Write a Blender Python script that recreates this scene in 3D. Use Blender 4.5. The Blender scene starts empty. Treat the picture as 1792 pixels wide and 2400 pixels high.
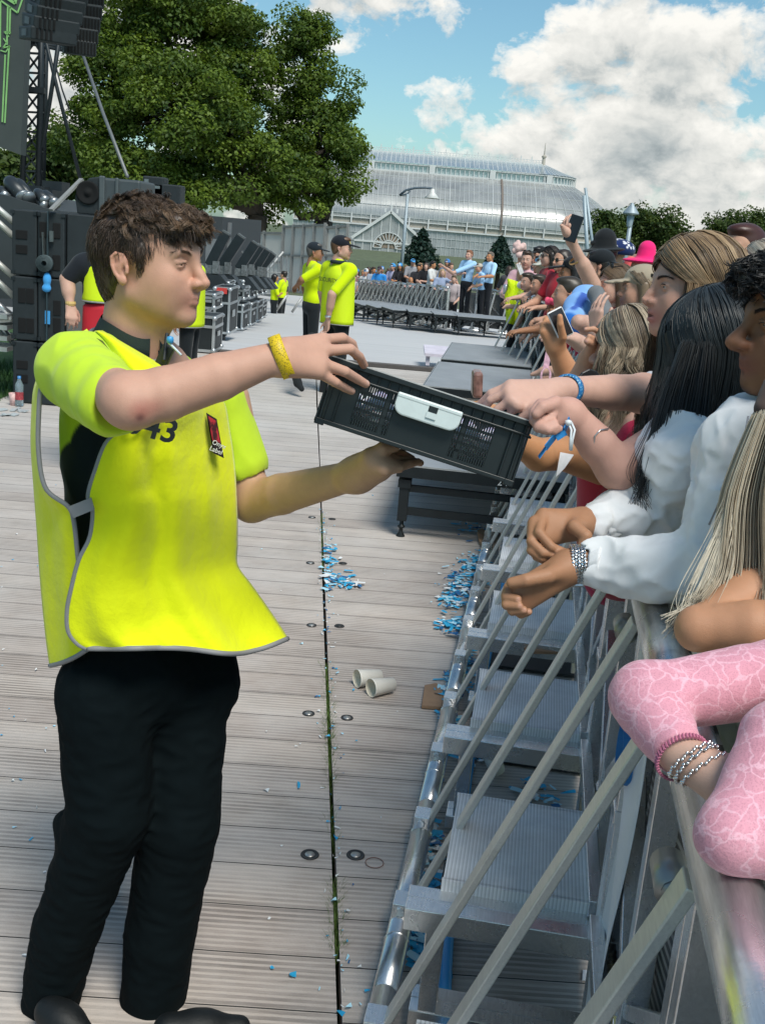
import bpy, bmesh, math, random
import numpy as np
from mathutils import Vector, Matrix, Euler

# ------------------------------------------------------------------ camera
SC = bpy.context.scene
COL = SC.collection
F = 2500.0; H = 1.75; YH = 545.0; ROLL = math.radians(4.8)
TH = math.atan((1200 - YH) / F)
cam_d = bpy.data.cameras.new("camera")
cam = bpy.data.objects.new("camera", cam_d); COL.objects.link(cam)
cam_d.sensor_fit = 'VERTICAL'; cam_d.sensor_height = 24.0
cam_d.lens = 24.0 * F / 2400.0
cam_d.clip_start = 0.05; cam_d.clip_end = 3000
cam.matrix_world = Matrix.Translation((0, 0, H)) @ Matrix.Rotation(math.pi/2 - TH, 4, 'X') @ Matrix.Rotation(ROLL, 4, 'Z')
SC.camera = cam

def ray(px, py):
    dx = px - 896; dy = py - 1200
    c, s = math.cos(ROLL), math.sin(ROLL)
    x = dx*c + dy*s; y = dy*c - dx*s
    return np.array([x, F*math.cos(TH) - y*math.sin(TH), -F*math.sin(TH) - y*math.cos(TH)])
def G(px, py, z=0.0):            # point of a level at height z seen there
    v = ray(px, py); return v*((z-H)/v[2]) + np.array([0, 0, H])
def W(px, py, Y):                # point at forward distance Y seen there
    v = ray(px, py); return v*(Y/v[1]) + np.array([0, 0, H])

# ------------------------------------------------------------------ sun, sky
SUN_EL = math.radians(56); SUN_AZ = math.radians(150)     # azimuth clockwise from +Y
sd = Vector((math.sin(SUN_AZ)*math.cos(SUN_EL), math.cos(SUN_AZ)*math.cos(SUN_EL), math.sin(SUN_EL)))
ld = bpy.data.lights.new("sun", 'SUN'); ld.energy = 1.9; ld.angle = math.radians(24); ld.color = (1.0, .95, .87)
sun = bpy.data.objects.new("sun", ld); COL.objects.link(sun)
sun.rotation_euler = sd.to_track_quat('Z', 'Y').to_euler()
SC.view_settings.view_transform = 'Standard'; SC.view_settings.look = 'None'
SC.view_settings.gamma = 1.0; SC.view_settings.exposure = 0.98
SC.render.film_transparent = False
SC.cycles.max_bounces = 6; SC.cycles.transparent_max_bounces = 12
SC.cycles.use_denoising = True

class NT:                         # tiny node-tree writer
    def __init__(s, tree): s.t = tree; s.n = tree.nodes; s.l = tree.links
    def add(s, typ, props=None, **ins):
        nd = s.n.new(typ)
        for k, v in (props or {}).items(): setattr(nd, k, v)
        for k, v in ins.items():
            key = int(k[1:]) if k[0] == 'i' and k[1:].isdigit() else k.replace('_', ' ')
            s.put(nd.inputs[key], v)
        return nd
    def put(s, sock, v):
        if isinstance(v, bpy.types.NodeSocket): s.l.new(v, sock)
        elif isinstance(v, bpy.types.Node): s.l.new(v.outputs[0], sock)
        else: sock.default_value = v
    def math(s, op, a, b=None, c=None, clamp=False):
        nd = s.n.new('ShaderNodeMath'); nd.operation = op; nd.use_clamp = clamp
        for i, v in enumerate((a, b, c)):
            if v is not None: s.put(nd.inputs[i], v)
        return nd.outputs[0]
    def vmath(s, op, a, b=None, out=0):
        nd = s.n.new('ShaderNodeVectorMath'); nd.operation = op
        s.put(nd.inputs[0], a)
        if b is not None: s.put(nd.inputs[1], b)
        return nd.outputs[out]
    def ramp(s, fac, stops, interp='LINEAR'):
        nd = s.n.new('ShaderNodeValToRGB'); s.put(nd.inputs[0], fac); cr = nd.color_ramp; cr.interpolation = interp
        while len(cr.elements) < len(stops): cr.elements.new(.5)
        for e, (p, c) in zip(cr.elements, stops):
            e.position = p; e.color = c if len(c) == 4 else (*c, 1)
        return nd.outputs[0]
    def mix(s, fac, a, b, typ='MIX'):
        nd = s.n.new('ShaderNodeMix'); nd.data_type = 'RGBA'; nd.blend_type = typ
        s.put(nd.inputs[0], fac)
        for i, v in ((6, a), (7, b)):
            if isinstance(v, tuple) and len(v) == 3: v = (*v, 1)
            s.put(nd.inputs[i], v)
        return nd.outputs[2]
    def noise(s, vec, scale, detail=4, rough=.55, dist=0.0, typ='FBM', out=0):
        nd = s.n.new('ShaderNodeTexNoise'); nd.noise_dimensions = '3D'
        if vec is not None: s.put(nd.inputs['Vector'], vec)
        nd.inputs['Scale'].default_value = scale; nd.inputs['Detail'].default_value = detail
        nd.inputs['Roughness'].default_value = rough; nd.inputs['Distortion'].default_value = dist
        return nd.outputs[out]

def build_world():
    w = bpy.data.worlds.new("World"); SC.world = w; w.use_nodes = True
    w.node_tree.nodes.clear(); t = NT(w.node_tree)
    sky = t.add('ShaderNodeTexSky', dict(sky_type='NISHITA', sun_disc=False, sun_elevation=SUN_EL, sun_rotation=SUN_AZ, altitude=50, air_density=1.0, dust_density=1.2, ozone_density=1.0))
    d = t.add('ShaderNodeTexCoord').outputs['Generated']
    dn = t.vmath('NORMALIZE', d)
    skyc = t.mix(1.0, sky.outputs[0], (.74, 1.0, .98), 'MULTIPLY')
    # cloud field in direction space, flattened towards the horizon
    sep = t.add('ShaderNodeSeparateXYZ', None, i0=dn)
    def field(off):
        v = t.vmath('ADD', dn, off)
        v = t.vmath('MULTIPLY', v, (1.0, 1.0, 1.45))
        warp = t.noise(v, 9.0, 4, .55, out=1)
        v2 = t.vmath('ADD', v, t.vmath('MULTIPLY', t.vmath('SUBTRACT', warp, (.5, .5, .5)), (.05, .05, .05)))
        n1 = t.noise(v2, 13.0, 10, .60)
        n2 = t.noise(v2, 4.2, 3, .5)
        m = t.math('ADD', t.math('MULTIPLY', n1, .72), t.math('MULTIPLY', n2, .28))
        # where the clouds stand: big cumulus on the right, bank above the glasshouse, wisps elsewhere
        blobs = [((1440, 40), .030, .17), ((1490, 95), .050, .19), ((1410, 150), .075, .24), ((1550, 165), .065, .24), ((1640, 165), .030, .18), ((1290, 150), .036, .20), ((1215, 158), .024, .15), ((1330, 220), .060, .20), ((1500, 270), .11, .25), ((1765, 310), .055, .19),
                 ((1240, 315), .050, .22), ((1130, 335), .045, .17), ((1030, 312), .045, .125), ((920, 292), .030, .10), ((1450, 370), .10, .21), ((1640, 400), .12, .22), ((1780, 420), .08, .2), ((1320, 380), .06, .2), ((1580, 500), .06, .16), ((1340, 505), .05, .15), ((1700, 520), .06, .15),
                 ((130, 190), .055, .21), ((150, 280), .06, .21), ((110, 380), .05, .19), ((700, -30), .035, .13), ((900, -30), .040, .12), ((60, 120), .05, .2), ((420, 200), .07, .18), ((620, 520), .05, .17), ((1700, 640), .3, .1), ((300, -400), .35, .16), ((1500, -600), .35, .14), ((2600, 300), .4, .16), ((-800, 300), .4, .16)]
        best = None
        for (p, r, a) in blobs:
            c = Vector(ray(*p)).normalized()
            dt = t.vmath('DISTANCE', t.vmath('ADD', dn, off), tuple(c), out=1)
            g = t.math('MULTIPLY', t.math('SUBTRACT', 1.0, t.math('POWER', t.math('DIVIDE', dt, r*1.25), 1.6), clamp=True), a)
            best = g if best is None else t.math('MAXIMUM', best, g)
        return t.math('ADD', m, best)
    m0 = field((0, 0, 0))
    m1 = field((-.004, -.008, .014))
    cov = t.ramp(m0, [(.60, (0, 0, 0)), (.63, (.6,)*3), (.675, (1, 1, 1))])
    emb = t.math('MULTIPLY_ADD', t.math('SUBTRACT', m0, m1), 4.2, .55, clamp=True)
    thick = t.ramp(m0, [(.62, (1.0,)*3), (.74, (.80,)*3), (.90, (.50,)*3)])
    shade = t.math('MULTIPLY', t.math('MULTIPLY_ADD', emb, .80, .42), thick)
    lum = t.ramp(shade, [(.22, (.155, .190, .205)), (.45, (.29, .32, .325)), (.70, (.48, .485, .465)), (1.0, (.63, .62, .585))])
    # low veil at the horizon
    hz = t.math('SUBTRACT', 1.0, t.math('MULTIPLY', t.math('ABSOLUTE', sep.outputs[2]), 7.0), clamp=True)
    bg_sky = t.add('ShaderNodeBackground', None, Color=skyc, Strength=.068)
    bg_cl = t.add('ShaderNodeBackground', None, Color=lum, Strength=.80)
    mixs = t.add('ShaderNodeMixShader', None, i0=cov, i1=bg_sky.outputs[0], i2=bg_cl.outputs[0])
    out = t.add('ShaderNodeOutputWorld'); t.l.new(mixs.outputs[0], out.inputs[0])
build_world()

# ------------------------------------------------------------------ materials
MATS = {}
def mat(name, color, rough=.6, metal=0.0, var=.12, vscale=8.0, bump=0.0, bscale=60.0, spec=.5, aniso=None, extra=None, sss=0.0, sheen=0.0, trans=0.0, alpha=None):
    if name in MATS: return MATS[name]
    m = bpy.data.materials.new(name); m.use_nodes = True; MATS[name] = m
    t = NT(m.node_tree); b = t.n['Principled BSDF']
    co = t.add('ShaderNodeTexCoord').outputs['Object']
    if aniso: co2 = t.vmath('MULTIPLY', co, aniso)
    else: co2 = co
    n = t.noise(co2, vscale, 6, .6)
    dk = tuple(c*(1-var) for c in color); lt = tuple(min(1, c*(1+var)) for c in color)
    c = t.ramp(n, [(.3, dk), (.7, lt)])
    if extra: c = extra(t, c, co)
    t.put(b.inputs['Base Color'], c)
    t.put(b.inputs['Roughness'], t.math('MULTIPLY_ADD', n, .16, rough-.08, clamp=True))
    b.inputs['Metallic'].default_value = metal; b.inputs['Specular IOR Level'].default_value = spec
    if sss: b.inputs['Subsurface Weight'].default_value = sss; b.inputs['Subsurface Radius'].default_value = (.6, .25, .15); b.inputs['Subsurface Scale'].default_value = .012
    if sheen: b.inputs['Sheen Weight'].default_value = sheen
    if trans: b.inputs['Transmission Weight'].default_value = trans
    if alpha is not None: b.inputs['Alpha'].default_value = alpha
    if bump:
        bp = t.add('ShaderNodeBump', None, Strength=bump, Distance=.01, Height=t.noise(co2, bscale, 5, .6))
        t.put(b.inputs['Normal'], bp.outputs[0])
    return m

def mat_attr(name, rough=.5, sss=0.0, var=.08, vscale=40.0, bump=0.0, bscale=300.0, sheen=0.0, spec=.4, metal=0.0, aniso=None):
    """material whose pigment comes from the mesh's own colour attribute"""
    if name in MATS: return MATS[name]
    m = bpy.data.materials.new(name); m.use_nodes = True; MATS[name] = m
    t = NT(m.node_tree); b = t.n['Principled BSDF']
    a = t.add('ShaderNodeAttribute', dict(attribute_name='Col')).outputs[0]
    co = t.add('ShaderNodeTexCoord').outputs['Object']
    n = t.noise(co, vscale, 5, .6)
    c = t.mix(1.0, a, t.ramp(n, [(.25, (1-var,)*3), (.75, (1+var if 1+var < 1 else 1.0,)*3)]), 'MULTIPLY')
    t.put(b.inputs['Base Color'], c)
    b.inputs['Roughness'].default_value = rough; b.inputs['Specular IOR Level'].default_value = spec
    b.inputs['Metallic'].default_value = metal
    if sss: b.inputs['Subsurface Weight'].default_value = sss; b.inputs['Subsurface Radius'].default_value = (.9, .35, .2); b.inputs['Subsurface Scale'].default_value = .006
    if sheen: b.inputs['Sheen Weight'].default_value = sheen
    if bump:
        bp = t.add('ShaderNodeBump', None, Strength=bump, Distance=.004, Height=t.noise(co, bscale, 4, .6))
        t.put(b.inputs['Normal'], bp.outputs[0])
    return m

# ------------------------------------------------------------------ object helpers
def tag(o, label=None, cat=None, group=None, kind=None):
    if label: o['label'] = label
    if cat: o['category'] = cat
    if group: o['group'] = group
    if kind: o['kind'] = kind
    return o
def empty(name, loc=(0, 0, 0), rotz=0.0, label=None, cat=None, group=None, parent=None):
    o = bpy.data.objects.new(name, None); COL.objects.link(o); o.location = loc; o.rotation_euler = (0, 0, rotz)
    o.empty_display_size = .1
    if parent: o.parent = parent
    return tag(o, label, cat, group)
def link_mesh(name, me, material=None, parent=None, smooth=False):
    o = bpy.data.objects.new(name, me); COL.objects.link(o)
    if material:
        for m in (material if isinstance(material, (list, tuple)) else [material]): me.materials.append(m)
    if parent:
        o.parent = parent
        if parent.parent is None: o.matrix_parent_inverse = parent.matrix_basis.inverted()
    if smooth: me.polygons.foreach_set('use_smooth', np.ones(len(me.polygons), bool))
    return o
def copy_tree(o, parent=None, **tg):
    c = o.copy(); COL.objects.link(c)
    if parent is not None: c.parent = parent
    for ch in list(o.children): copy_tree(ch, c)
    for k, v in tg.items(): c[k] = v
    return c

class MB:
    """collects solid pieces and links them as one mesh object"""
    def __init__(s): s.v = []; s.f = []; s.mi = []; s.cur = 0
    def face_add(s, vs, fs):
        n = len(s.v); s.v.extend([tuple(map(float, p)) for p in vs])
        for f in fs: s.f.append(tuple(n+i for i in f)); s.mi.append(s.cur)
    def box(s, c, size, rot=None):
        hx, hy, hz = [d/2 for d in size]
        P = [Vector((x, y, z)) for x in (-hx, hx) for y in (-hy, hy) for z in (-hz, hz)]
        if rot is not None:
            R = rot if isinstance(rot, Matrix) else Euler(rot).to_matrix()
            P = [R @ p for p in P]
        c = Vector(c)
        s.face_add([p+c for p in P], [(0, 1, 3, 2), (4, 6, 7, 5), (0, 4, 5, 1), (2, 3, 7, 6), (0, 2, 6, 4), (1, 5, 7, 3)])
    def bar(s, a, b, w, h=None, up=(0, 0, 1)):      # rectangular bar from a to b
        a = Vector(a); b = Vector(b); h = w if h is None else h
        d = (b-a); L = d.length
        if L < 1e-6: return
        d.normalize(); u = Vector(up)
        if abs(d.dot(u)) > .98: u = Vector((0, 1, 0))
        x = d.cross(u).normalized(); y = x.cross(d).normalized()
        P = []
        for q in (a, b):
            for sx, sy in ((-1, -1), (1, -1), (1, 1), (-1, 1)): P.append(q + x*sx*w/2 + y*sy*h/2)
        s.face_add(P, [(3, 2, 1, 0), (4, 5, 6, 7), (0, 1, 5, 4), (1, 2, 6, 5), (2, 3, 7, 6), (3, 0, 4, 7)])
    def tube(s, pts, r, n=10, caps=True, r2=None):
        pts = [Vector(p) for p in pts]; m = len(pts)
        rr = r if isinstance(r, (list, tuple, np.ndarray)) else [r + ((r2-r)*i/(m-1) if r2 is not None else 0) for i in range(m)]
        prev = None; P = []
        for i, p in enumerate(pts):
            d = (pts[min(i+1, m-1)] - pts[max(i-1, 0)]).normalized()
            if prev is None:
                u = Vector((0, 0, 1)) if abs(d.z) < .95 else Vector((1, 0, 0))
                x = d.cross(u).normalized()
            else:
                x = (prev - d*prev.dot(d)).normalized()
            prev = x; y = d.cross(x)
            for k in range(n):
                a = 2*math.pi*k/n; P.append(p + (x*math.cos(a) + y*math.sin(a))*rr[i])
        fs = []
        for i in range(m-1):
            for k in range(n):
                k2 = (k+1) % n; fs.append((i*n+k, i*n+k2, (i+1)*n+k2, (i+1)*n+k))
        if caps: fs.append(tuple(range(n-1, -1, -1))); fs.append(tuple((m-1)*n+k for k in range(n)))
        s.face_add(P, fs)
    def lathe(s, prof, axis_o=(0, 0, 0), n=24, M=None):
        P = []; fs = []; m = len(prof)
        for (r, z) in prof:
            for k in range(n):
                a = 2*math.pi*k/n; p = Vector((r*math.cos(a), r*math.sin(a), z))
                if M is not None: p = M @ p
                P.append(p + Vector(axis_o))
        for i in range(m-1):
            for k in range(n):
                k2 = (k+1) % n; fs.append((i*n+k, i*n+k2, (i+1)*n+k2, (i+1)*n+k))
        s.face_add(P, fs)
    def prism(s, poly, a, b):                       # polygon (list of 3D pts) swept from offset a to b
        n = len(poly); P = [Vector(p)+Vector(a) for p in poly] + [Vector(p)+Vector(b) for p in poly]
        s.face_add(P, [tuple(range(n-1, -1, -1)), tuple(range(n, 2*n))] + [(i, (i+1) % n, n+(i+1) % n, n+i) for i in range(n)])
    def grid(s, P, closed=False):                   # P[i][j] -> points
        m, n = len(P), len(P[0]); fs = []
        for i in range(m-1):
            for j in range(n if closed else n-1):
                j2 = (j+1) % n; fs.append((i*n+j, i*n+j2, (i+1)*n+j2, (i+1)*n+j))
        s.face_add([p for r in P for p in r], fs)
    def build(s, name, material=None, parent=None, smooth=False, bevel=0.0, solid=0.0, loc=None, sub=0):
        me = bpy.data.meshes.new(name)
        off = Vector(loc) if loc is not None else None
        vs = s.v if off is None else [(p[0]-off.x, p[1]-off.y, p[2]-off.z) for p in s.v]
        me.from_pydata(vs, [], s.f); me.update()
        bm = bmesh.new(); bm.from_mesh(me); bmesh.ops.recalc_face_normals(bm, faces=bm.faces); bm.to_mesh(me); bm.free()
        o = link_mesh(name, me, material, parent, smooth)
        if len(set(s.mi)) > 1: me.polygons.foreach_set('material_index', s.mi)
        if loc is not None: o.location = loc
        if solid: md = o.modifiers.new('solid', 'SOLIDIFY'); md.thickness = solid; md.offset = 0
        if sub: md = o.modifiers.new('sub', 'SUBSURF'); md.levels = sub; md.render_levels = sub
        if bevel: md = o.modifiers.new('bevel', 'BEVEL'); md.width = bevel; md.segments = 2; md.limit_method = 'ANGLE'; md.angle_limit = .6
        return o
def text_mesh(name, body, size, M, material, parent=None, extrude=.0008, align='CENTER', bold=0.0):
    c = bpy.data.curves.new(name, 'FONT'); c.body = body; c.size = size; c.extrude = extrude; c.align_x = align; c.align_y = 'CENTER'; c.offset = bold
    c.resolution_u = 3
    t = bpy.data.objects.new(name, c); COL.objects.link(t)
    dg = bpy.context.evaluated_depsgraph_get(); me = bpy.data.meshes.new_from_object(t.evaluated_get(dg))
    bpy.data.objects.remove(t); bpy.data.curves.remove(c)
    o = link_mesh(name, me, material, parent); me.transform(M)
    return o
def frame_m(o, x, y):                                # 4x4 with columns x, y, x*y and origin o
    x = Vector(x).normalized(); y = Vector(y); y = (y - x*y.dot(x)).normalized(); z = x.cross(y)
    return Matrix(((x.x, y.x, z.x, o[0]), (x.y, y.y, z.y, o[1]), (x.z, y.z, z.z, o[2]), (0, 0, 0, 1)))
# ================================================================== THE SETTING
ZF0, ZFS = 14.6, .045
def zfar(y):                                    # the pit slopes down beyond the first deck
    return 0.0 if y < ZF0 else -.03 - (min(y, 37.0) - ZF0)*ZFS
def GS(px, py):                                 # point of that slope
    v = ray(px, py)/1.0; s = v[2]/v[1]; y = (H + .03 - ZFS*ZF0)/(-s - ZFS)
    return v*(y/v[1]) + np.array([0, 0, H])
def seam_x(y): return .002 - .0865*(y - 2.056)
BU = Vector((.1348, .9909, 0)); BV = Vector((.9909, -.1348, 0)); BO = Vector((.136, 2.372, 0))   # the long barrier
def BP(u, v, z=0.0): return BO + BU*u + BV*v + Vector((0, 0, z))

def deck_mat(name, off, col=(.50, .437, .388)):
    def ex(t, c, co):
        v = t.add('ShaderNodeMapping', None, Vector=co, Location=(off, off*.37, 0), Rotation=(0, 0, math.radians(-1.5))).outputs[0]
        sx = t.add('ShaderNodeSeparateXYZ', None, i0=v)
        wob = t.math('MULTIPLY', t.math('SUBTRACT', t.noise(v, 3.0, 3), .5), .006)
        y = t.math('ADD', sx.outputs[1], wob)
        bi = t.math('FLOOR', t.math('DIVIDE', y, .19))
        fr = t.math('FRACT', t.math('DIVIDE', y, .19))
        gap = t.math('LESS_THAN', t.math('ABSOLUTE', t.math('SUBTRACT', fr, .5)), .488)        # joint between boards
        gr = t.math('FRACT', t.math('DIVIDE', y, .19/9))
        groove = t.ramp(t.math('ABSOLUTE', t.math('SUBTRACT', gr, .5)), [(.24, (.50,)*3), (.34, (1,)*3)])
        wear = t.noise(t.vmath('MULTIPLY', v, (.9, 5.0, 1)), 1.6, 7, .66)
        groove = t.mix(t.ramp(wear, [(.36, (0,)*3), (.66, (.9,)*3)]), groove, (1, 1, 1))         # grooves half filled with dust
        bt = t.add('ShaderNodeTexWhiteNoise', dict(noise_dimensions='1D'), W=bi).outputs[0]
        tone = t.ramp(bt, [(0, (.86, .84, .83)), (.5, (1, 1, 1)), (1, (1.0, .985, .96))])
        grain = t.ramp(t.noise(t.vmath('MULTIPLY', v, (2.0, 40, 1)), 4.0, 6, .7), [(.28, (.66, .65, .65)), (.5, (.98,)*3), (.75, (1, 1, 1))])
        dust = t.ramp(t.noise(v, 1.3, 7, .68), [(.42, (0,)*3), (.75, (.55,)*3)])
        c = t.mix(1, t.mix(1, t.mix(1, c, tone, 'MULTIPLY'), groove, 'MULTIPLY'), grain, 'MULTIPLY')
        c = t.mix(dust, c, (.59, .56, .53))
        st = t.ramp(t.noise(v, 2.2, 5, .75, 1.5), [(.66, (0,)*3), (.76, (.5,)*3)])
        c = t.mix(st, c, (.13, .115, .105))
        far = t.ramp(t.math('MULTIPLY', sx.outputs[1], .1), [(.5, (0,)*3), (.95, (.34,)*3)])       # the farther panels are grey metal
        c = t.mix(far, c, (.58, .58, .57))
        c = t.mix(t.math('SUBTRACT', 1.0, gap), c, (.035, .033, .03))
        return c
    return mat(name, col, .72, 0, .08, 2.0, bump=.25, bscale=140, extra=ex, spec=.35)

def build_ground():
    m = mat('far_ground', (.09, .11, .055), .9, 0, .35, 1.2, bump=.4, bscale=30)
    mb = MB()
    ys = [-3, 3, 8, ZF0, 18, 24, 30, 37, 60, 200, 700, 1800]
    xs = [-1500, -400, -100, -30, -8, 0, 8, 30, 100, 400, 1500]
    def gz(y): return -.10 if y < ZF0 else zfar(y) - .07
    mb.grid([[(x, y, gz(y)) for x in xs] for y in ys])
    tag(mb.build('ground', m), kind='structure')
    # deck: two runs of panels with an open joint between them
    for nm, sgn, off in (('deck', -1, 0.0), ('deck', 1, .083)):
        mb = MB(); yy = [-1.5, 1, 3, 5, 8, 11, 14.2]
        if sgn < 0: L = [-3.55]*7; R = [seam_x(y) - .006 - .004*math.sin(y*3) for y in yy]
        else: L = [seam_x(y) + .005 for y in yy]; R = [.62 + .1361*(y - 2.37) for y in yy]
        top = [[(L[i]+(R[i]-L[i])*q, y, 0) for q in (0, .5, 1)] for i, y in enumerate(yy)]
        mb.grid(top); n = len(yy)
        side = lambda X: mb.grid([[(X[i], yy[i], 0), (X[i], yy[i], -.06)] for i in range(n)])
        side(L); side(R)
        mb.face_add([(L[-1], 14.2, 0), (R[-1], 14.2, 0), (R[-1], 14.2, -.09), (L[-1], 14.2, -.09)], [(0, 1, 2, 3)])
        tag(mb.build(nm, deck_mat('deck_boards_%d' % (sgn+1), off)), kind='structure')
    # rubble and rubber ramp at the step, then the lower deck
    mb = MB(); mb.grid([[(-6, 14.15, -.05), (2.6, 14.15, -.05)], [(-6, 14.75, -.045), (2.6, 14.75, -.045)]])
    tag(mb.build('gravel_strip', mat('gravel', (.20, .19, .18), .9, 0, .6, 55, bump=1, bscale=120)), kind='structure')
    mb = MB(); mb.box((-1.2, 14.62, -.012), (5.2, .16, .05)); mb.box((-3.0, 14.25, -.01), (2.2, .12, .06))
    tag(mb.build('ramp_edge', mat('ramp_rubber', (.10, .09, .085), .8)), kind='structure')
    mb = MB(); y = [14.7, 20, 26, 32, 44]
    mb.grid([[(x, q, zfar(q)) for x in (-9, -4, 0, 4, 9)] for q in y])
    tag(mb.build('lower_deck', mat('lower_deck', (.50, .50, .50), .6, 0, .1, 1.5, bump=.1, bscale=8, aniso=(.3, 4, 1))), kind='structure')
    # lawn beside the speakers
    mb = MB(); mb.grid([[(-9, 4, -.03), (-3.5, 4, -.03)], [(-9, 16, -.03), (-3.5, 16, -.03)]])
    tag(mb.build('lawn', mat('lawn', (.035, .085, .02), .9, 0, .5, 25, bump=1, bscale=160)), kind='structure')
build_ground()

def grass_tufts():
    rng = random.Random(4)
    def blades(pts, name, col, hmin, hmax, wd):
        mb = MB()
        for (x, y, z) in pts:
            a = rng.uniform(0, 6.28); h = rng.uniform(hmin, hmax); l = rng.uniform(.2, .9)*h
            dx, dy = math.cos(a)*l, math.sin(a)*l; wx, wy = -math.sin(a)*wd, math.cos(a)*wd
            mb.face_add([(x-wx, y-wy, z), (x+wx, y+wy, z), (x+dx*.5+wx*.6, y+dy*.5+wy*.6, z+h*.7), (x+dx*.5-wx*.6, y+dy*.5-wy*.6, z+h*.7), (x+dx, y+dy, z+h)], [(0, 1, 2, 3), (3, 2, 4)])
        return mb.build(name, col)
    pts = []
    for k in range(3400):
        y = rng.choice((rng.uniform(2.75, 4.15), rng.uniform(3.1, 4.1), rng.uniform(5.4, 6.5), rng.gauss(3.5, .12), rng.uniform(2.3, 2.6)))
        pts.append((seam_x(y) + rng.gauss(0, .007), y, rng.uniform(-.052, -.028)))
    o = blades(pts, 'seam_grass', mat('seam_grass', (.075, .13, .022), .8, 0, .4, 30), .03, .055, .0012)
    tag(o, 'green grass growing up through the joint between the deck panels', 'grass', kind='stuff')
    pts = [(rng.uniform(-5.6, -3.5), rng.uniform(7.6, 12), -.03) for k in range(9000)]
    o = blades(pts, 'lawn_grass', mat('lawn_grass', (.04, .10, .02), .8, 0, .45, 6), .05, .11, .004)
    tag(o, 'dark green lawn grass at the foot of the speaker stacks', 'grass', kind='stuff')
grass_tufts()

# ------------------------------------------------------------------ trees
LEAF = mat_attr('leaf', .55, 0, .25, 3.0, spec=.3)
def leaf_translucent():
    m = LEAF; t = NT(m.node_tree); b = t.n['Principled BSDF']; out = [n for n in t.n if n.type == 'OUTPUT_MATERIAL'][0]
    src = b.inputs['Base Color'].links[0].from_socket
    tr = t.add('ShaderNodeBsdfTranslucent', None, Color=t.mix(1, src, (1.0, 1.0, .55), 'MULTIPLY')); mx = t.add('ShaderNodeMixShader', None, i0=.38, i1=b.outputs[0], i2=tr.outputs[0]); t.l.new(mx.outputs[0], out.inputs[0])
leaf_translucent()
BARK = mat('bark', (.055, .04, .03), .9, 0, .3, 6, bump=.8, bscale=25)
def leaf_cloud(name, clumps, n_per, leaf, cols, parent, rng, gap=.0, droop=.25):
    """leaves scattered round every clump centre: (x, y, z, rx, ry, rz)"""
    g = np.random.default_rng(rng.randrange(1 << 30)); V = []; C = []
    for (c, r) in clumps:
        base = rng.random(); nn = int(n_per*rng.uniform(.6, 1.3))
        d = g.normal(0, 1, (nn, 3)); d /= np.linalg.norm(d, axis=1)[:, None] + 1e-9
        p = np.array(c) + d*np.array(r)*(g.uniform(.25, 1.0, (nn, 1))**.5)
        nrm = d*.5 + np.stack([g.normal(0, .5, nn), g.normal(0, .5, nn), .55 + g.normal(0, .35, nn)], 1); nrm /= np.linalg.norm(nrm, axis=1)[:, None]
        u = np.cross(nrm, g.normal(0, 1, (nn, 3))); u /= np.linalg.norm(u, axis=1)[:, None]+1e-9
        w = np.cross(nrm, u); s = leaf*g.uniform(.6, 1.3, (nn, 1)); q = p - nrm*s*droop
        V.append(np.stack([q-u*s, p-w*s*.55+u*s*.1, q+u*s, p+w*s*.55+u*s*.1], 1).reshape(-1, 3))
        f = np.clip(base*.6 + g.random((nn, 1))*.4, 0, 1); C.append(np.array(cols[0])*(1-f) + np.array(cols[1])*f)
    V = np.concatenate(V).astype(np.float32); C = np.concatenate(C); n = len(V)//4
    me = bpy.data.meshes.new(name); me.vertices.add(len(V)); me.vertices.foreach_set('co', V.ravel())
    me.loops.add(4*n); me.loops.foreach_set('vertex_index', np.arange(4*n, dtype=np.int32))
    me.polygons.add(n); me.polygons.foreach_set('loop_start', np.arange(0, 4*n, 4, dtype=np.int32))
    me.update(calc_edges=True)
    at = me.attributes.new('Col', 'FLOAT_COLOR', 'POINT')
    cc = np.ones((4*n, 4), np.float32); cc[:, :3] = np.repeat(C, 4, axis=0); at.data.foreach_set('color', cc.ravel())
    return link_mesh(name, me, LEAF, parent)
def branch(mb, a, b, r0, r1, rng, n=5, wob=.06):
    a = np.array(a, float); b = np.array(b, float); L = np.linalg.norm(b-a); pts = []
    for i in range(n+1):
        q = i/n; p = a + (b-a)*q + np.array([rng.gauss(0, 1) for _ in range(3)])*L*wob*math.sin(math.pi*q)
        p[2] += L*.06*math.sin(math.pi*q); pts.append(p)
    mb.tube(pts, [r0+(r1-r0)*i/n for i in range(n+1)], 8)
def big_tree(lobes, Y, base, seed, label, cols, dens=1.0, leaf=.2, clump_r=.85, n_per=34):
    rng = random.Random(seed)
    root = empty('broadleaf_tree', tuple(base), 0, label, 'tree', 'large trees by the stage')
    mb = MB(); clumps = []; b = np.array(base, float)
    fork = b + np.array([0, 0, 3.0])
    branch(mb, b, fork, .55, .4, rng, 4, .02)
    for (px, py, rx, ry, dy) in lobes:
        c = W(px, py, Y+dy); k = (Y+dy)/F; R = np.array([rx*k, max(rx, ry)*k*.85, ry*k])
        branch(mb, fork, c, .22, .06, rng, 6, .05)
        n = int(dens*55*R[0]*R[2])
        for i in range(n):
            d = np.array([rng.gauss(0, 1) for _ in range(3)]); d /= np.linalg.norm(d)
            if d[2] < -.5 and rng.random() < .4: continue
            rad = rng.uniform(.55, 1.05)
            p = c + d*R*rad
            s = clump_r*rng.uniform(.55, 1.15)
            clumps.append((p, (s, s, s*.62)))
            if rng.random() < .22: branch(mb, c + (p-c)*.15, p, .06, .015, rng, 4, .06)
    mb.build('trunk', BARK, root, True)
    leaf_cloud('crown', clumps, n_per, leaf, cols, root, rng)
    return root
GREEN = ((.018, .060, .018), (.22, .31, .04))
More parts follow.
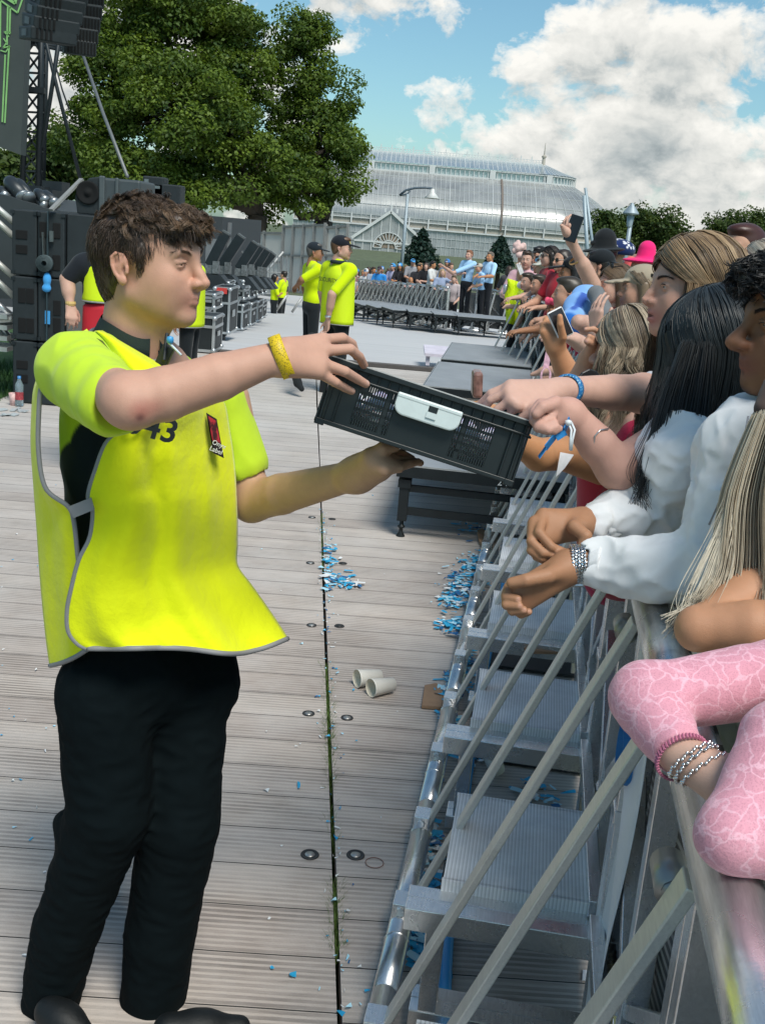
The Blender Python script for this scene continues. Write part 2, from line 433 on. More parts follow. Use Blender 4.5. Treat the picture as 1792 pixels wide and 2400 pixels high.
base1 = np.array([-6.2, 46, -1.0])
big_tree([(400, 100, 190, 160, 0), (255, 190, 100, 110, -1), (220, 330, 95, 75, -1), (410, 280, 190, 120, -2), (555, 170, 75, 115, 1), (545, 330, 105, 100, -1.5),
          (330, 405, 150, 75, -2.5), (470, 460, 120, 55, -2), (300, 60, 90, 70, 1), (500, 40, 90, 70, 1)], 46, base1, 11, 'huge dense green tree rising behind the stage speakers', GREEN, .20, .088, .95, 330)
big_tree([(708, 125, 62, 85, 2), (745, 240, 78, 85, 2), (764, 350, 75, 75, 1), (690, 330, 70, 90, 2), (695, 430, 100, 60, 0), (792, 430, 45, 45, 1), (600, 465, 90, 45, 0)],
         46, np.array([-3.6, 48, -1.0]), 12, 'narrower green tree beside the glasshouse, its crown touching the huge one', GREEN, .26, .088, .85, 300)
def small_tree(px, py, Y, rx, ry, label, seed, cols=GREEN, group='trees along the skyline', leaf=.3, n=60, cr=1.2, per=26):
    rng = random.Random(seed); c = W(px, py, Y); k = Y/F; R = np.array([rx*k, rx*k*.8, ry*k])
    root = empty('background_tree', (c[0], c[1], -1), 0, label, 'tree', group)
    mb = MB(); branch(mb, (c[0], c[1], -1.0), (c[0], c[1], c[2]+R[2]*.2), .35, .08, rng, 4, .03)
    cl = []
    for i in range(n):
        d = np.array([rng.gauss(0, 1) for _ in range(3)]); d /= np.linalg.norm(d)
        p = c + d*R*rng.uniform(.3, 1.0); s = cr*rng.uniform(.6, 1.2); cl.append((p, (s, s, s*.7)))
        if rng.random() < .25: branch(mb, c, p, .08, .02, rng, 3)
    mb.build('trunk', BARK, root, True); leaf_cloud('crown', cl, per, leaf, cols, root, rng)
for i, (px, py, Y, rx, ry, lb) in enumerate([
        (30, 420, 60, 70, 75, 'green tree low behind the lighting tower'), (140, 380, 62, 75, 70, 'bushy green tree between the tower and the huge tree'), (215, 400, 64, 60, 70, 'green tree half hidden by the boxy stage monitor'),
        (1422, 535, 110, 34, 42, 'small leafy tree just right of the glasshouse end'), (1490, 525, 112, 38, 48, 'tree with a ragged windblown top behind the crowd lantern'), (1555, 540, 112, 55, 50, 'broad dark tree behind the long haired woman'),
        (1700, 545, 120, 55, 45, 'sparse topped tree above the dark haired man'), (1775, 545, 118, 55, 60, 'bright green tree at the right edge of the sky'), (1620, 575, 125, 90, 30, 'low green tree behind the woman with highlighted hair'), (1460, 570, 120, 60, 25, 'low round tree under the windblown one')]):
    small_tree(px, py, Y, rx, ry, lb, 40+i, ((.03, .07, .02), (.12, .17, .04)), leaf=.20, n=80 if px < 300 else 65, cr=1.1, per=70)
def conifer(px, ptop, pbot, Y, wpx, label, seed):
    rng = random.Random(seed); t = W(px, ptop, Y); b = W(px, pbot, Y); h = t[2]+1.0
    root = empty('spruce_tree', (t[0], t[1], -1), 0, label, 'tree', 'spruces before the glasshouse')
    mb = MB(); mb.tube([(t[0], t[1], -1), (t[0], t[1], t[2])], .16, 8, r2=.02); mb.build('trunk', BARK, root, True)
    cl = []; Rm = wpx*Y/F/2; n = 26
    for i in range(n):
        q = i/n; z = t[2] - .2 - q*(t[2]-b[2]); R = Rm*(q**.8)*rng.uniform(.85, 1.1) + .06
        m = int(6+14*q)
        for j in range(m):
            a = 6.28*(j+rng.random()*.6)/m; r = R*rng.uniform(.45, 1.0)
            cl.append(((t[0]+math.cos(a)*r, t[1]+math.sin(a)*r, z - r*.18), (.34*(.4+q), .34*(.4+q), .12)))
    leaf_cloud('crown', cl, 12, .12, ((.012, .035, .028), (.05, .10, .075)), root, rng, droop=.1)
conifer(992, 532, 625, 62, 110, 'blue green spruce just right of the street lamp', 3)
conifer(1176, 548, 625, 62, 66, 'smaller spruce behind the men in pale blue shirts', 5)

# ------------------------------------------------------------------ glasshouse
def build_glasshouse():
    Y0 = 170.0; k = Y0/F
    def X(px): return (px-896)*k*1.0
    xr = X(1400) ; R = 13.0; xc = xr - R; xl = X(640); yc = Y0 + R
    zg = 3.3; zt = 11.2; zr = 14.3
    root = empty('glasshouse', ((xl+xr)/2, yc, -1), 0, 'long white Victorian glasshouse with a curved glass roof behind the crowd', 'building')
    glass = mat('glasshouse_glass', (.27, .28, .28), .25, .25, .22, .25, extra=lambda t, c, co: t.mix(t.ramp(t.noise(t.vmath('MULTIPLY', co, (.5, .5, 1.6)), .35, 6, .65), [(.35, (0,)*3), (.65, (.75,)*3)]), c, (.44, .44, .42)))
    white = mat('glasshouse_white', (.58, .59, .58), .6, 0, .06, 1.0)
    stone = mat('glasshouse_stone', (.42, .38, .32), .8, 0, .15, 1.0)
    # plan stations: front straight, rounded end, back straight ; outward normals
    st = [((x, Y0), (0, -1)) for x in np.arange(xl, xc, .74)]
    na = 26
    st += [((xc, yc), (math.sin(a), -math.cos(a))) for a in np.linspace(0, math.pi, na)]
    cap = len(st)
    def at(i, inset, z):
        (x, y), n = st[i]
        r = R - inset
        if i < cap-na: return (x, yc - r, z)
        return (xc + n[0]*r, yc + n[1]*r, z)
    prof = [(0.0, zg), (-.05, 4.1), (.05, 4.9), (.35, 5.7), (.85, 6.5), (1.5, 7.3), (2.35, 8.1), (3.4, 8.9), (4.7, 9.7), (6.1, 10.4), (7.6, zt)]
    nst = len(st)
    mb = MB(); mb.grid([[at(i, *p) for p in prof] for i in range(nst)]); mb.build('roof', glass, root, True)
    mb = MB(); mb.grid([[at(i, 0, z) for z in (-1.2, 2.6)] for i in range(nst)]); mb.build('wall', mat('glasshouse_wall_glass', (.34, .36, .37), .25, .2, .2, .6), root)
    mb = MB()
    for i in range(0, nst):
        w = .055
        if i % 9 == 5: w = .10
        for a, b in zip(prof[:-1], prof[1:]): mb.bar(at(i, a[0]-.06, a[1]), at(i, b[0]-.06, b[1]), w, .1)
    for p in prof[1:-1:2]:
        for i in range(nst-1): mb.bar(at(i, p[0]-.05, p[1]), at(i+1, p[0]-.05, p[1]), .07, .07)
    mb.build('glazing_bars', mat('glazing_bar_paint', (.46, .48, .48), .5), root)
    mb = MB()
    i0 = int((X(1108)-xl)/.74)
    for a, b in zip(prof[:-1], prof[1:]): mb.bar(at(i0, a[0]-.14, a[1]), at(i0, b[0]-.14, b[1]), .32, .2)
    mb.build('downpipe', mat('rusty_pipe', (.16, .13, .11), .8), root)
    mb = MB()
    for i in range(nst):
        mb.bar(at(i, -.05, -1.2), at(i, -.05, 2.6), .07, .08)
        if i < nst-1:
            for z in (.2, 1.4): mb.bar(at(i, -.04, z), at(i+1, -.04, z), .07, .07)
    mb.build('wall_bars', mat('glazing_bar_paint', (.46, .48, .48), .5), root)
    mb = MB()                                   # gallery: two rails, posts, dark strip
    for i in range(nst-1):
        mb.bar(at(i, -.15, 2.62), at(i+1, -.15, 2.62), .3, .22); mb.bar(at(i, -.1, 3.55), at(i+1, -.1, 3.55), .22, .12)
        if i % 2 == 0 and i % 4 == 0: mb.bar(at(i, -.2, 2.6), at(i, -.2, 4.15), .20, .2)
    mb.build('gallery', white, root)
    mb = MB(); mb.grid([[at(i, .1, z) for z in (2.6, 3.6)] for i in range(nst)]); mb.build('gallery_back', stone, root)
    # lantern
    ins = 7.6; pl = [(ins, zt), (ins, zt+1.2), (ins-.25, zt+1.35), (ins+2.2, zt+2.1), (R-.5, zr)]
    st2 = list(range(nst))
    mb = MB(); mb.grid([[at(i, *p) for p in pl[2:]] for i in st2]); mb.build('lantern_roof', mat('lantern_glass', (.36, .42, .45), .15, .4, .1, .4), root, True)
    mb = MB()
    for i in st2[:-1]:
        mb.bar(at(i, ins, zt), at(i+1, ins, zt), .3, .25); mb.bar(at(i, ins, zt+1.2), at(i+1, ins, zt+1.2), .35, .2)
        mb.bar(at(i, ins, zt), at(i, ins, zt+1.2), .12, .12)
        if i % 13 == 2: mb.bar(at(i, ins-.1, zt-.1), at(i, ins-.1, zt+1.3), .9, .3)
        for a, b in zip(pl[2:-1], pl[3:]): mb.bar(at(i, a[0]-.05, a[1]), at(i, b[0]-.05, b[1]), .06, .08)
    mb.build('lantern_frame', white, root)
    mb = MB(); mb.grid([[at(i, ins+.25, z) for z in (zt, zt+1.2)] for i in st2]); mb.build('lantern_glazing', mat('lantern_light', (.50, .57, .59), .2, .3), root)
    mb = MB(); a = Vector((xl, yc-.5, zr)); b = Vector((xc, yc-.5, zr)); mb.bar(a, b, .5, .25)
    for q in np.arange(xl, xc, .5): mb.bar((q, yc-.5, zr), (q, yc-.5, zr+.62), .09, .05)
    mb.bar(a+Vector((0, 0, .62)), b+Vector((0, 0, .62)), .08, .08); mb.bar(a+Vector((0, 0, .3)), b+Vector((0, 0, .3)), .08, .08)
    for q in np.arange(xl, xc, 1.75): mb.bar((q, yc-.5, zr), (q, yc-.5, zr+1.15), .16, .1)
    mb.build('ridge_cresting', white, root)
    mb = MB(); mb.tube([(xc, yc-.5, zr-.2), (xc, yc-.5, zr+.9), (xc, yc-.5, zr+1.2), (xc, yc-.5, zr+3.4)], [.3, .26, .12, .04], 8); mb.lathe([(.05, -.35), (.38, -.1), (.38, .1), (.05, .35)], (xc, yc-.5, zr+1.25), 10)
    mb.build('finial', stone, root)
    # porch gable with a fan window
    p0 = W(908, 605, Y0-4); cx = p0[0]; zw = p0[2]
    yp = Y0-5.0; hw = 5.2; ze = .6; za = 4.6
    mb = MB(); mb.prism([(cx-hw, yp, -1.2), (cx+hw, yp, -1.2), (cx+hw, yp, ze), (cx, yp, za), (cx-hw, yp, ze)], (0, 0, 0), (0, 5, 0))
    pg = mb.build('porch', mat('porch_glass', (.34, .35, .35), .3, .2, .2, .8), root)
    mb = MB(); mb.bar((cx-hw-.4, yp-.1, ze-.1), (cx, yp-.1, za+.15), .5, .4); mb.bar((cx+hw+.4, yp-.1, ze-.1), (cx, yp-.1, za+.15), .5, .4)
    mb.bar((cx-hw, yp-.1, .2), (cx+hw, yp-.1, .2), .2, .25)
    for q in np.arange(-hw, hw+.1, 1.3): mb.bar((cx+q, yp-.06, -1.2), (cx+q, yp-.06, ze+(za-ze)*(1-abs(q)/hw)), .12, .1)
    for q in (-.9, 0, .9): mb.bar((cx+q, yp+2, za), (cx+q, yp+2, za+1.0-abs(q)*.4), .3, .3)
    mb.build('gable_trim', white, pg)
    mb = MB(); n = 12; zc = -.6; r = 2.3
    for rr in (r, 1.1):
        for i in range(n): a0, a1 = math.pi*i/n, math.pi*(i+1)/n; mb.bar((cx+rr*math.cos(a0), yp-.15, zc+rr*math.sin(a0)), (cx+rr*math.cos(a1), yp-.15, zc+rr*math.sin(a1)), .16, .14)
    for i in range(0, n+1, 1): a0 = math.pi*i/n; mb.bar((cx+1.1*math.cos(a0), yp-.15, zc+1.1*math.sin(a0)), (cx+r*math.cos(a0), yp-.15, zc+r*math.sin(a0)), .1, .1)
    fw = mb.build('fan_window', white, pg)
    mb = MB(); mb.face_add([(cx, yp-.05, zc)] + [(cx+r*math.cos(math.pi*i/16), yp-.05, zc+r*math.sin(math.pi*i/16)) for i in range(17)], [(0, i+1, i+2) for i in range(16)])
    mb.build('pane', mat('fan_pane', (.22, .17, .13), .3, 0, .4, 2), fw)
build_glasshouse()

# ------------------------------------------------------------------ street lamps, poles
def street_lamp():
    Y = 50; g = W(941, 640, Y); t = W(955, 455, Y); x, z = t[0], t[2]
    root = empty('street_lamp', (x, Y, -1), 0, 'tall grey street lamp with a curved arm and bell shade before the glasshouse', 'street lamp')
    st = mat('lamp_paint', (.30, .36, .40), .5, .2)
    mb = MB(); mb.tube([(x, Y, -1), (x, Y, z)], .085, 10, r2=.07); mb.build('pole', st, root, True)
    dk = mat('lamp_arm_paint', (.07, .10, .13), .5)
    mb = MB(); mb.tube([(x-.36, Y, z-.08), (x-.1, Y, z+.16), (x+.3, Y, z+.29), (x+.75, Y, z+.34), (x+1.08, Y, z+.33)], .05, 8); mb.tube([(x-.36, Y, z-.08), (x-.05, Y, z-.02), (x+.1, Y, z+.16)], .04, 8); mb.build('arm', dk, root, True)
    mb = MB(); mb.lathe([(.05, .12), (.09, .1), (.12, -.05), (.34, -.28), (.33, -.30), (.10, -.1)], (x+1.1, Y, z+.2), 18); mb.build('shade', mat('lamp_shade', (.62, .62, .60), .4), root, True)
street_lamp()
def far_lantern():
    Y = 70; t = W(1475, 520, Y); x, z = t[0], t[2]
    root = empty('lantern_post', (x, Y, -1), 0, 'grey lantern post with a conical head above the crowd on the right', 'street lamp')
    m = mat('lamp_paint', (.30, .36, .40))
    mb = MB(); mb.tube([(x, Y, -1), (x+.05, Y, z+.25)], .17, 8, r2=.13); mb.build('pole', m, root, True)
    mb = MB(); mb.lathe([(.08, .95), (.12, .85), (.5, .35), (.52, .28), (.1, .2), (.24, .15), (.17, -.5)], (x, Y, z+.2), 14); mb.build('lamp_head', m, root, True)
far_lantern()
for i, (a, b) in enumerate((((1368, 458), (1376, 600)), ((1371, 440), (1388, 575)))):
    A = W(*a, 90); B = W(*b, 90); mb = MB(); mb.tube([tuple(B + (B-A)*.9), tuple(A)], .16 if i == 0 else .12, 8)
    tag(mb.build('mast', mat('mast_steel', (.33, .40, .44), .5, .3), smooth=True), ('thicker upright steel mast at the glasshouse end', 'thin leaning steel mast crossing the thicker one')[i], 'mast', 'masts by the glasshouse')
# low red roof strip and pale roof line at far right
mb = MB(); a = W(1400, 588, 100); b = W(1600, 600, 100); mb.prism([(a[0], 100, -1), (a[0]+14, 100, -1), (a[0]+14, 100, a[2]), (a[0], 100, a[2])], (0, 0, 0), (0, 6, 0))
tag(mb.build('low_building', mat('red_roof', (.42, .25, .20), .8, 0, .2, .5)), 'low reddish building with a flat roof beyond the crowd on the right', 'building')

# ------------------------------------------------------------------ hoarding
def hoarding():
    m = mat('hoarding_panel', (.47, .46, .42), .75, 0, .07, 1.2); mf = mat('hoarding_frame', (.20, .20, .19), .6, .3)
    grp = 'white hoarding panels at the end of the pit'
    def panel(xa, ya_t, xb, yb_t, ybot, Ya, Yb, n, label):
        A = W(xa, ya_t, Ya); B = W(xb, yb_t, Yb); zb = W(xa, ybot, Ya)[2]
        root = empty('hoarding', ((A[0]+B[0])/2, (Ya+Yb)/2, zb), 0, label, 'fence panel', grp)
        mb = MB(); mb.grid([[(A[0], Ya, zb), (A[0], Ya, A[2])], [(B[0], Yb, zb), (B[0], Yb, B[2])]]); mb.build('panel', m, root, solid=.05)
        mb = MB()
        d = Vector((B[0]-A[0], Yb-Ya, 0)); nn = Vector((d.y, -d.x, 0)).normalized()*.06
        for i in range(n+1):
            q = i/n; x = A[0]+d.x*q; y = Ya+d.y*q; zt = A[2]+(B[2]-A[2])*q; mb.bar((x+nn.x, y+nn.y, zb), (x+nn.x, y+nn.y, zt+.05), .09, .06)
        for q in (.02, .55, .99): mb.bar((A[0]+nn.x, Ya+nn.y, zb+(A[2]-zb)*q), (B[0]+nn.x, Yb+nn.y, zb+(B[2]-zb)*q), .07, .07)
        mb.build('frame', mf, root)
    panel(535, 543, 668, 545, 680, 40, 38, 3, 'low grey hoarding panel behind the tilted lights')
    panel(668, 530, 766, 526, 680, 37, 35, 4, 'tallest pale hoarding panel behind the two security stewards')
    panel(768, 532, 818, 528, 680, 35, 34.5, 2, 'narrow hoarding panel behind the capped steward head')
    A = W(790, 605, 48); B = W(905, 612, 48)
    mb = MB(); mb.box(((A[0]+B[0])/2+.4, 48, (A[2]-1.2)/2), (B[0]-A[0]+1, .12, A[2]+1.2)); tag(mb.build('green_hoarding', mat('green_board', (.13, .16, .11), .8)), 'low olive green hoarding in front of the glasshouse porch', 'fence panel')
hoarding()
# ================================================================== BODIES: smooth-blended distance fields meshed as one surface
def surface_net(D, org, res):
    nx, ny, nz = D.shape; S = D < 0
    c = np.zeros((nx-1, ny-1, nz-1), np.uint8)
    for dx in (0, 1):
        for dy in (0, 1):
            for dz in (0, 1): c += S[dx:nx-1+dx, dy:ny-1+dy, dz:nz-1+dz]
    act = np.argwhere((c > 0) & (c < 8))
    if len(act) == 0: return np.zeros((0, 3)), np.zeros((0, 4), int)
    idm = -np.ones(c.shape, np.int32); idm[tuple(act.T)] = np.arange(len(act))
    cs = [(dx, dy, dz) for dx in (0, 1) for dy in (0, 1) for dz in (0, 1)]
    val = np.stack([D[act[:, 0]+o[0], act[:, 1]+o[1], act[:, 2]+o[2]] for o in cs], 1)
    pos = np.zeros((len(act), 3)); cnt = np.zeros(len(act))
    for i in range(8):
        for j in range(i+1, 8):
            if sum(abs(a-b) for a, b in zip(cs[i], cs[j])) != 1: continue
            a, b = val[:, i], val[:, j]; m = (a < 0) != (b < 0)
            t = np.where(m, a/np.where(m, a-b, 1), 0)
            p = np.array(cs[i]) + t[:, None]*(np.array(cs[j])-np.array(cs[i]))
            pos[m] += p[m]; cnt[m] += 1
    V = (act + pos/np.maximum(cnt, 1)[:, None])*res + org
    Q = []
    for ax in range(3):
        sl = [slice(1, n-1) for n in D.shape]; sl2 = list(sl)
        sl[ax] = slice(0, D.shape[ax]-1); sl2[ax] = slice(1, D.shape[ax])
        A = S[tuple(sl)]; B = S[tuple(sl2)]
        e = np.argwhere(A != B)
        if len(e) == 0: continue
        fl = A[tuple(e.T)]; o = np.array([1, 1, 1]); o[ax] = 0; g = e + o
        u = np.zeros(3, int); u[(ax+1) % 3] = 1; w = np.zeros(3, int); w[(ax+2) % 3] = 1
        q = np.stack([idm[tuple((g-u-w).T)], idm[tuple((g-w).T)], idm[tuple(g.T)], idm[tuple((g-u).T)]], 1)
        q[~fl] = q[~fl][:, ::-1]; Q.append(q)
    Q = np.concatenate(Q); return V, Q[(Q >= 0).all(1)]

def mesh_np(name, V, Q, cols=None, material=None, parent=None, smooth=True):
    V = np.asarray(V, np.float32); Q = np.asarray(Q, np.int32); n = len(Q); k = Q.shape[1]
    me = bpy.data.meshes.new(name); me.vertices.add(len(V)); me.vertices.foreach_set('co', V.ravel())
    me.loops.add(n*k); me.loops.foreach_set('vertex_index', Q.ravel())
    me.polygons.add(n); me.polygons.foreach_set('loop_start', np.arange(0, n*k, k, dtype=np.int32)); me.update(calc_edges=True)
    if cols is not None:
        at = me.attributes.new('Col', 'FLOAT_COLOR', 'POINT'); cc = np.ones((len(V), 4), np.float32); cc[:, :3] = cols; at.data.foreach_set('color', cc.ravel())
    return link_mesh(name, me, material, parent, smooth)

def caplin(P, a, b, ra, rb):
    ba = b-a; L = float(ba @ ba) + 1e-12
    t = np.clip(((P-a) @ ba)/L, 0, 1)
    return np.linalg.norm(P - a - t[..., None]*ba, axis=-1) - (ra + (rb-ra)*t)

class Body:
    def __init__(s, res=.004, col=(.5, .3, .2)): s.res = res; s.p = []; s.M = Matrix.Identity(4); s.col = col; s.paint = []; s.noise = None
    def T(s, p): return np.array((s.M @ Vector(p))[:])
    def sc(s): return s.M.to_scale()[0]
    def cap(s, a, b, ra, rb=None, k=.012, col=None, neg=False):
        rb = ra if rb is None else rb; c = s.sc()
        s.p.append(('c', s.T(a), s.T(b), ra*c, rb*c, k*c, col or s.col, neg))
    def chain(s, pts, rs, k=.012, col=None):
        for i in range(len(pts)-1): s.cap(pts[i], pts[i+1], rs[i], rs[i+1], k if i == 0 else min(k, rs[i]*.15), col)
    def ell(s, c, r, rot=None, k=.012, col=None, neg=False):
        R = s.M.to_3x3().normalized()
        if rot is not None: R = R @ (rot if isinstance(rot, Matrix) else Euler(rot).to_matrix())
        q = s.sc(); s.p.append(('e', s.T(c), np.array(R), np.array(r)*q, 0, k*q, col or s.col, neg))
    def sph(s, c, r, **kw): s.ell(c, (r, r, r), **kw)
    def dist(s, pr, P):
        if pr[0] == 'c': return caplin(P, pr[1], pr[2], pr[3], pr[4])
        q = (P - pr[1]) @ pr[2]; r = pr[3]
        k0 = np.linalg.norm(q/r, axis=-1); k1 = np.linalg.norm(q/(r*r), axis=-1)
        return k0*(k0-1)/np.maximum(k1, 1e-9)
    def bbox(s, pr):
        if pr[0] == 'c':
            r = max(pr[3], pr[4]); return np.minimum(pr[1], pr[2])-r, np.maximum(pr[1], pr[2])+r
        e = np.abs(pr[2]) @ pr[3]; return pr[1]-e, pr[1]+e
    def dab(s, c, r, col, st=1.0, soft=.5): s.paint.append((s.T(c), s.T(c), r*s.sc(), col, st, soft))
    def stroke(s, a, b, r, col, st=1.0, soft=.5): s.paint.append((s.T(a), s.T(b), r*s.sc(), col, st, soft))
    def raw(s):
        res = s.res; pos = [p for p in s.p if not p[7]]
        bb = [s.bbox(p) for p in pos]; lo = np.min([b[0] for b in bb], 0)-3*res; hi = np.max([b[1] for b in bb], 0)+3*res
        n = np.ceil((hi-lo)/res).astype(int)+1
        D = np.full(n, .5, np.float32); ax = [lo[i]+res*np.arange(n[i]) for i in range(3)]
        seq = s.p if s.noise is None else pos + [None] + [p for p in s.p if p[7]]
        for pr in seq:
            if pr is None: D += s.noise(ax, D); continue
            b0, b1 = s.bbox(pr); m = pr[5] + 2.5*res
            i0 = np.maximum(np.floor((b0-m-lo)/res).astype(int), 0); i1 = np.minimum(np.ceil((b1+m-lo)/res).astype(int)+1, n)
            if (i1 <= i0).any(): continue
            P = np.stack(np.meshgrid(*[ax[i][i0[i]:i1[i]] for i in range(3)], indexing='ij'), -1)
            d = s.dist(pr, P).astype(np.float32); sl = tuple(slice(i0[i], i1[i]) for i in range(3)); o = D[sl]; k = pr[5]
            if pr[7]:
                h = np.maximum(k - np.abs(o + d), 0)/k; D[sl] = np.maximum(o, -d) + h*h*k*.25
            else:
                h = np.maximum(k - np.abs(o - d), 0)/k; D[sl] = np.minimum(o, d) - h*h*k*.25
        V, Q = surface_net(D, lo, res)
        W_ = np.full(len(V), 1e-9); C = np.zeros((len(V), 3))
        for pr in pos:
            b0, b1 = s.bbox(pr); m = np.all((V > b0-.03) & (V < b1+.03), axis=1)
            if not m.any(): continue
            w = np.exp(-np.clip(s.dist(pr, V[m]), -.0, 1)/.005); W_[m] += w; C[m] += w[:, None]*np.array(pr[6])
        C /= W_[:, None]
        for a, b, r, col, st, soft in s.paint:
            d = caplin(V, a, b, r, r) + r; f = np.clip((1 - d/r)/max(soft, 1e-3), 0, 1); f = f*f*(3-2*f)*st
            C = C*(1-f[:, None]) + np.array(col)*f[:, None]
        return V, Q, C
    def build(s, name, material, parent=None, loc=None):
        V, Q, C = s.raw(); return mesh_np(name, V, Q, C, material, parent)
def build_joined(name, bodies, material, parent=None):
    Vs, Qs, Cs, n = [], [], [], 0
    for b in bodies:
        V, Q, C = b.raw(); Vs.append(V); Qs.append(Q+n); Cs.append(C); n += len(V)
    return mesh_np(name, np.concatenate(Vs), np.concatenate(Qs), np.concatenate(Cs), material, parent)

def strands(name, P, R, C, material, parent=None, sides=3):
    """P (N,m,3) polylines, R (N,m) radii, C (N,3) pigments -> one mesh of thin tubes"""
    P = np.asarray(P, float); N, m, _ = P.shape; R = np.asarray(R)
    T = np.gradient(P, axis=1); T /= np.linalg.norm(T, axis=2, keepdims=True)+1e-9
    ref = np.where(np.abs(T[:, :, 2:3]) > .9, np.array([1., 0, 0]), np.array([0, 0, 1.]))
    X = np.cross(T, ref); X /= np.linalg.norm(X, axis=2, keepdims=True)+1e-9; Y = np.cross(T, X)
    V = np.stack([P + (X*math.cos(a)+Y*math.sin(a))*R[..., None] for a in [2*math.pi*k/sides for k in range(sides)]], 2)   # N,m,s,3
    i = np.arange(N)[:, None, None]*m*sides; j = np.arange(m-1)[None, :, None]*sides; k = np.arange(sides)[None, None, :]; k2 = (k+1) % sides
    Q = np.stack([i+j+k, i+j+k2, i+j+sides+k2, i+j+sides+k], -1).reshape(-1, 4)
    return mesh_np(name, V.reshape(-1, 3), Q, np.repeat(np.asarray(C), m*sides, axis=0), material, parent)

SKIN = mat_attr('skin', .50, .05, .13, 34, bump=.22, bscale=620, spec=.30)
HAIR = mat_attr('hair', .42, 0, .25, 60, spec=.5)
CLOTH = mat_attr('cloth', .85, 0, .06, 60, bump=.15, bscale=700, sheen=.15, spec=.2)
TONE = dict(pale=(.60, .36, .27), fair=(.56, .31, .21), tan=(.50, .235, .115), mid=(.36, .18, .10), brown=(.235, .115, .058), dark=(.10, .05, .03))

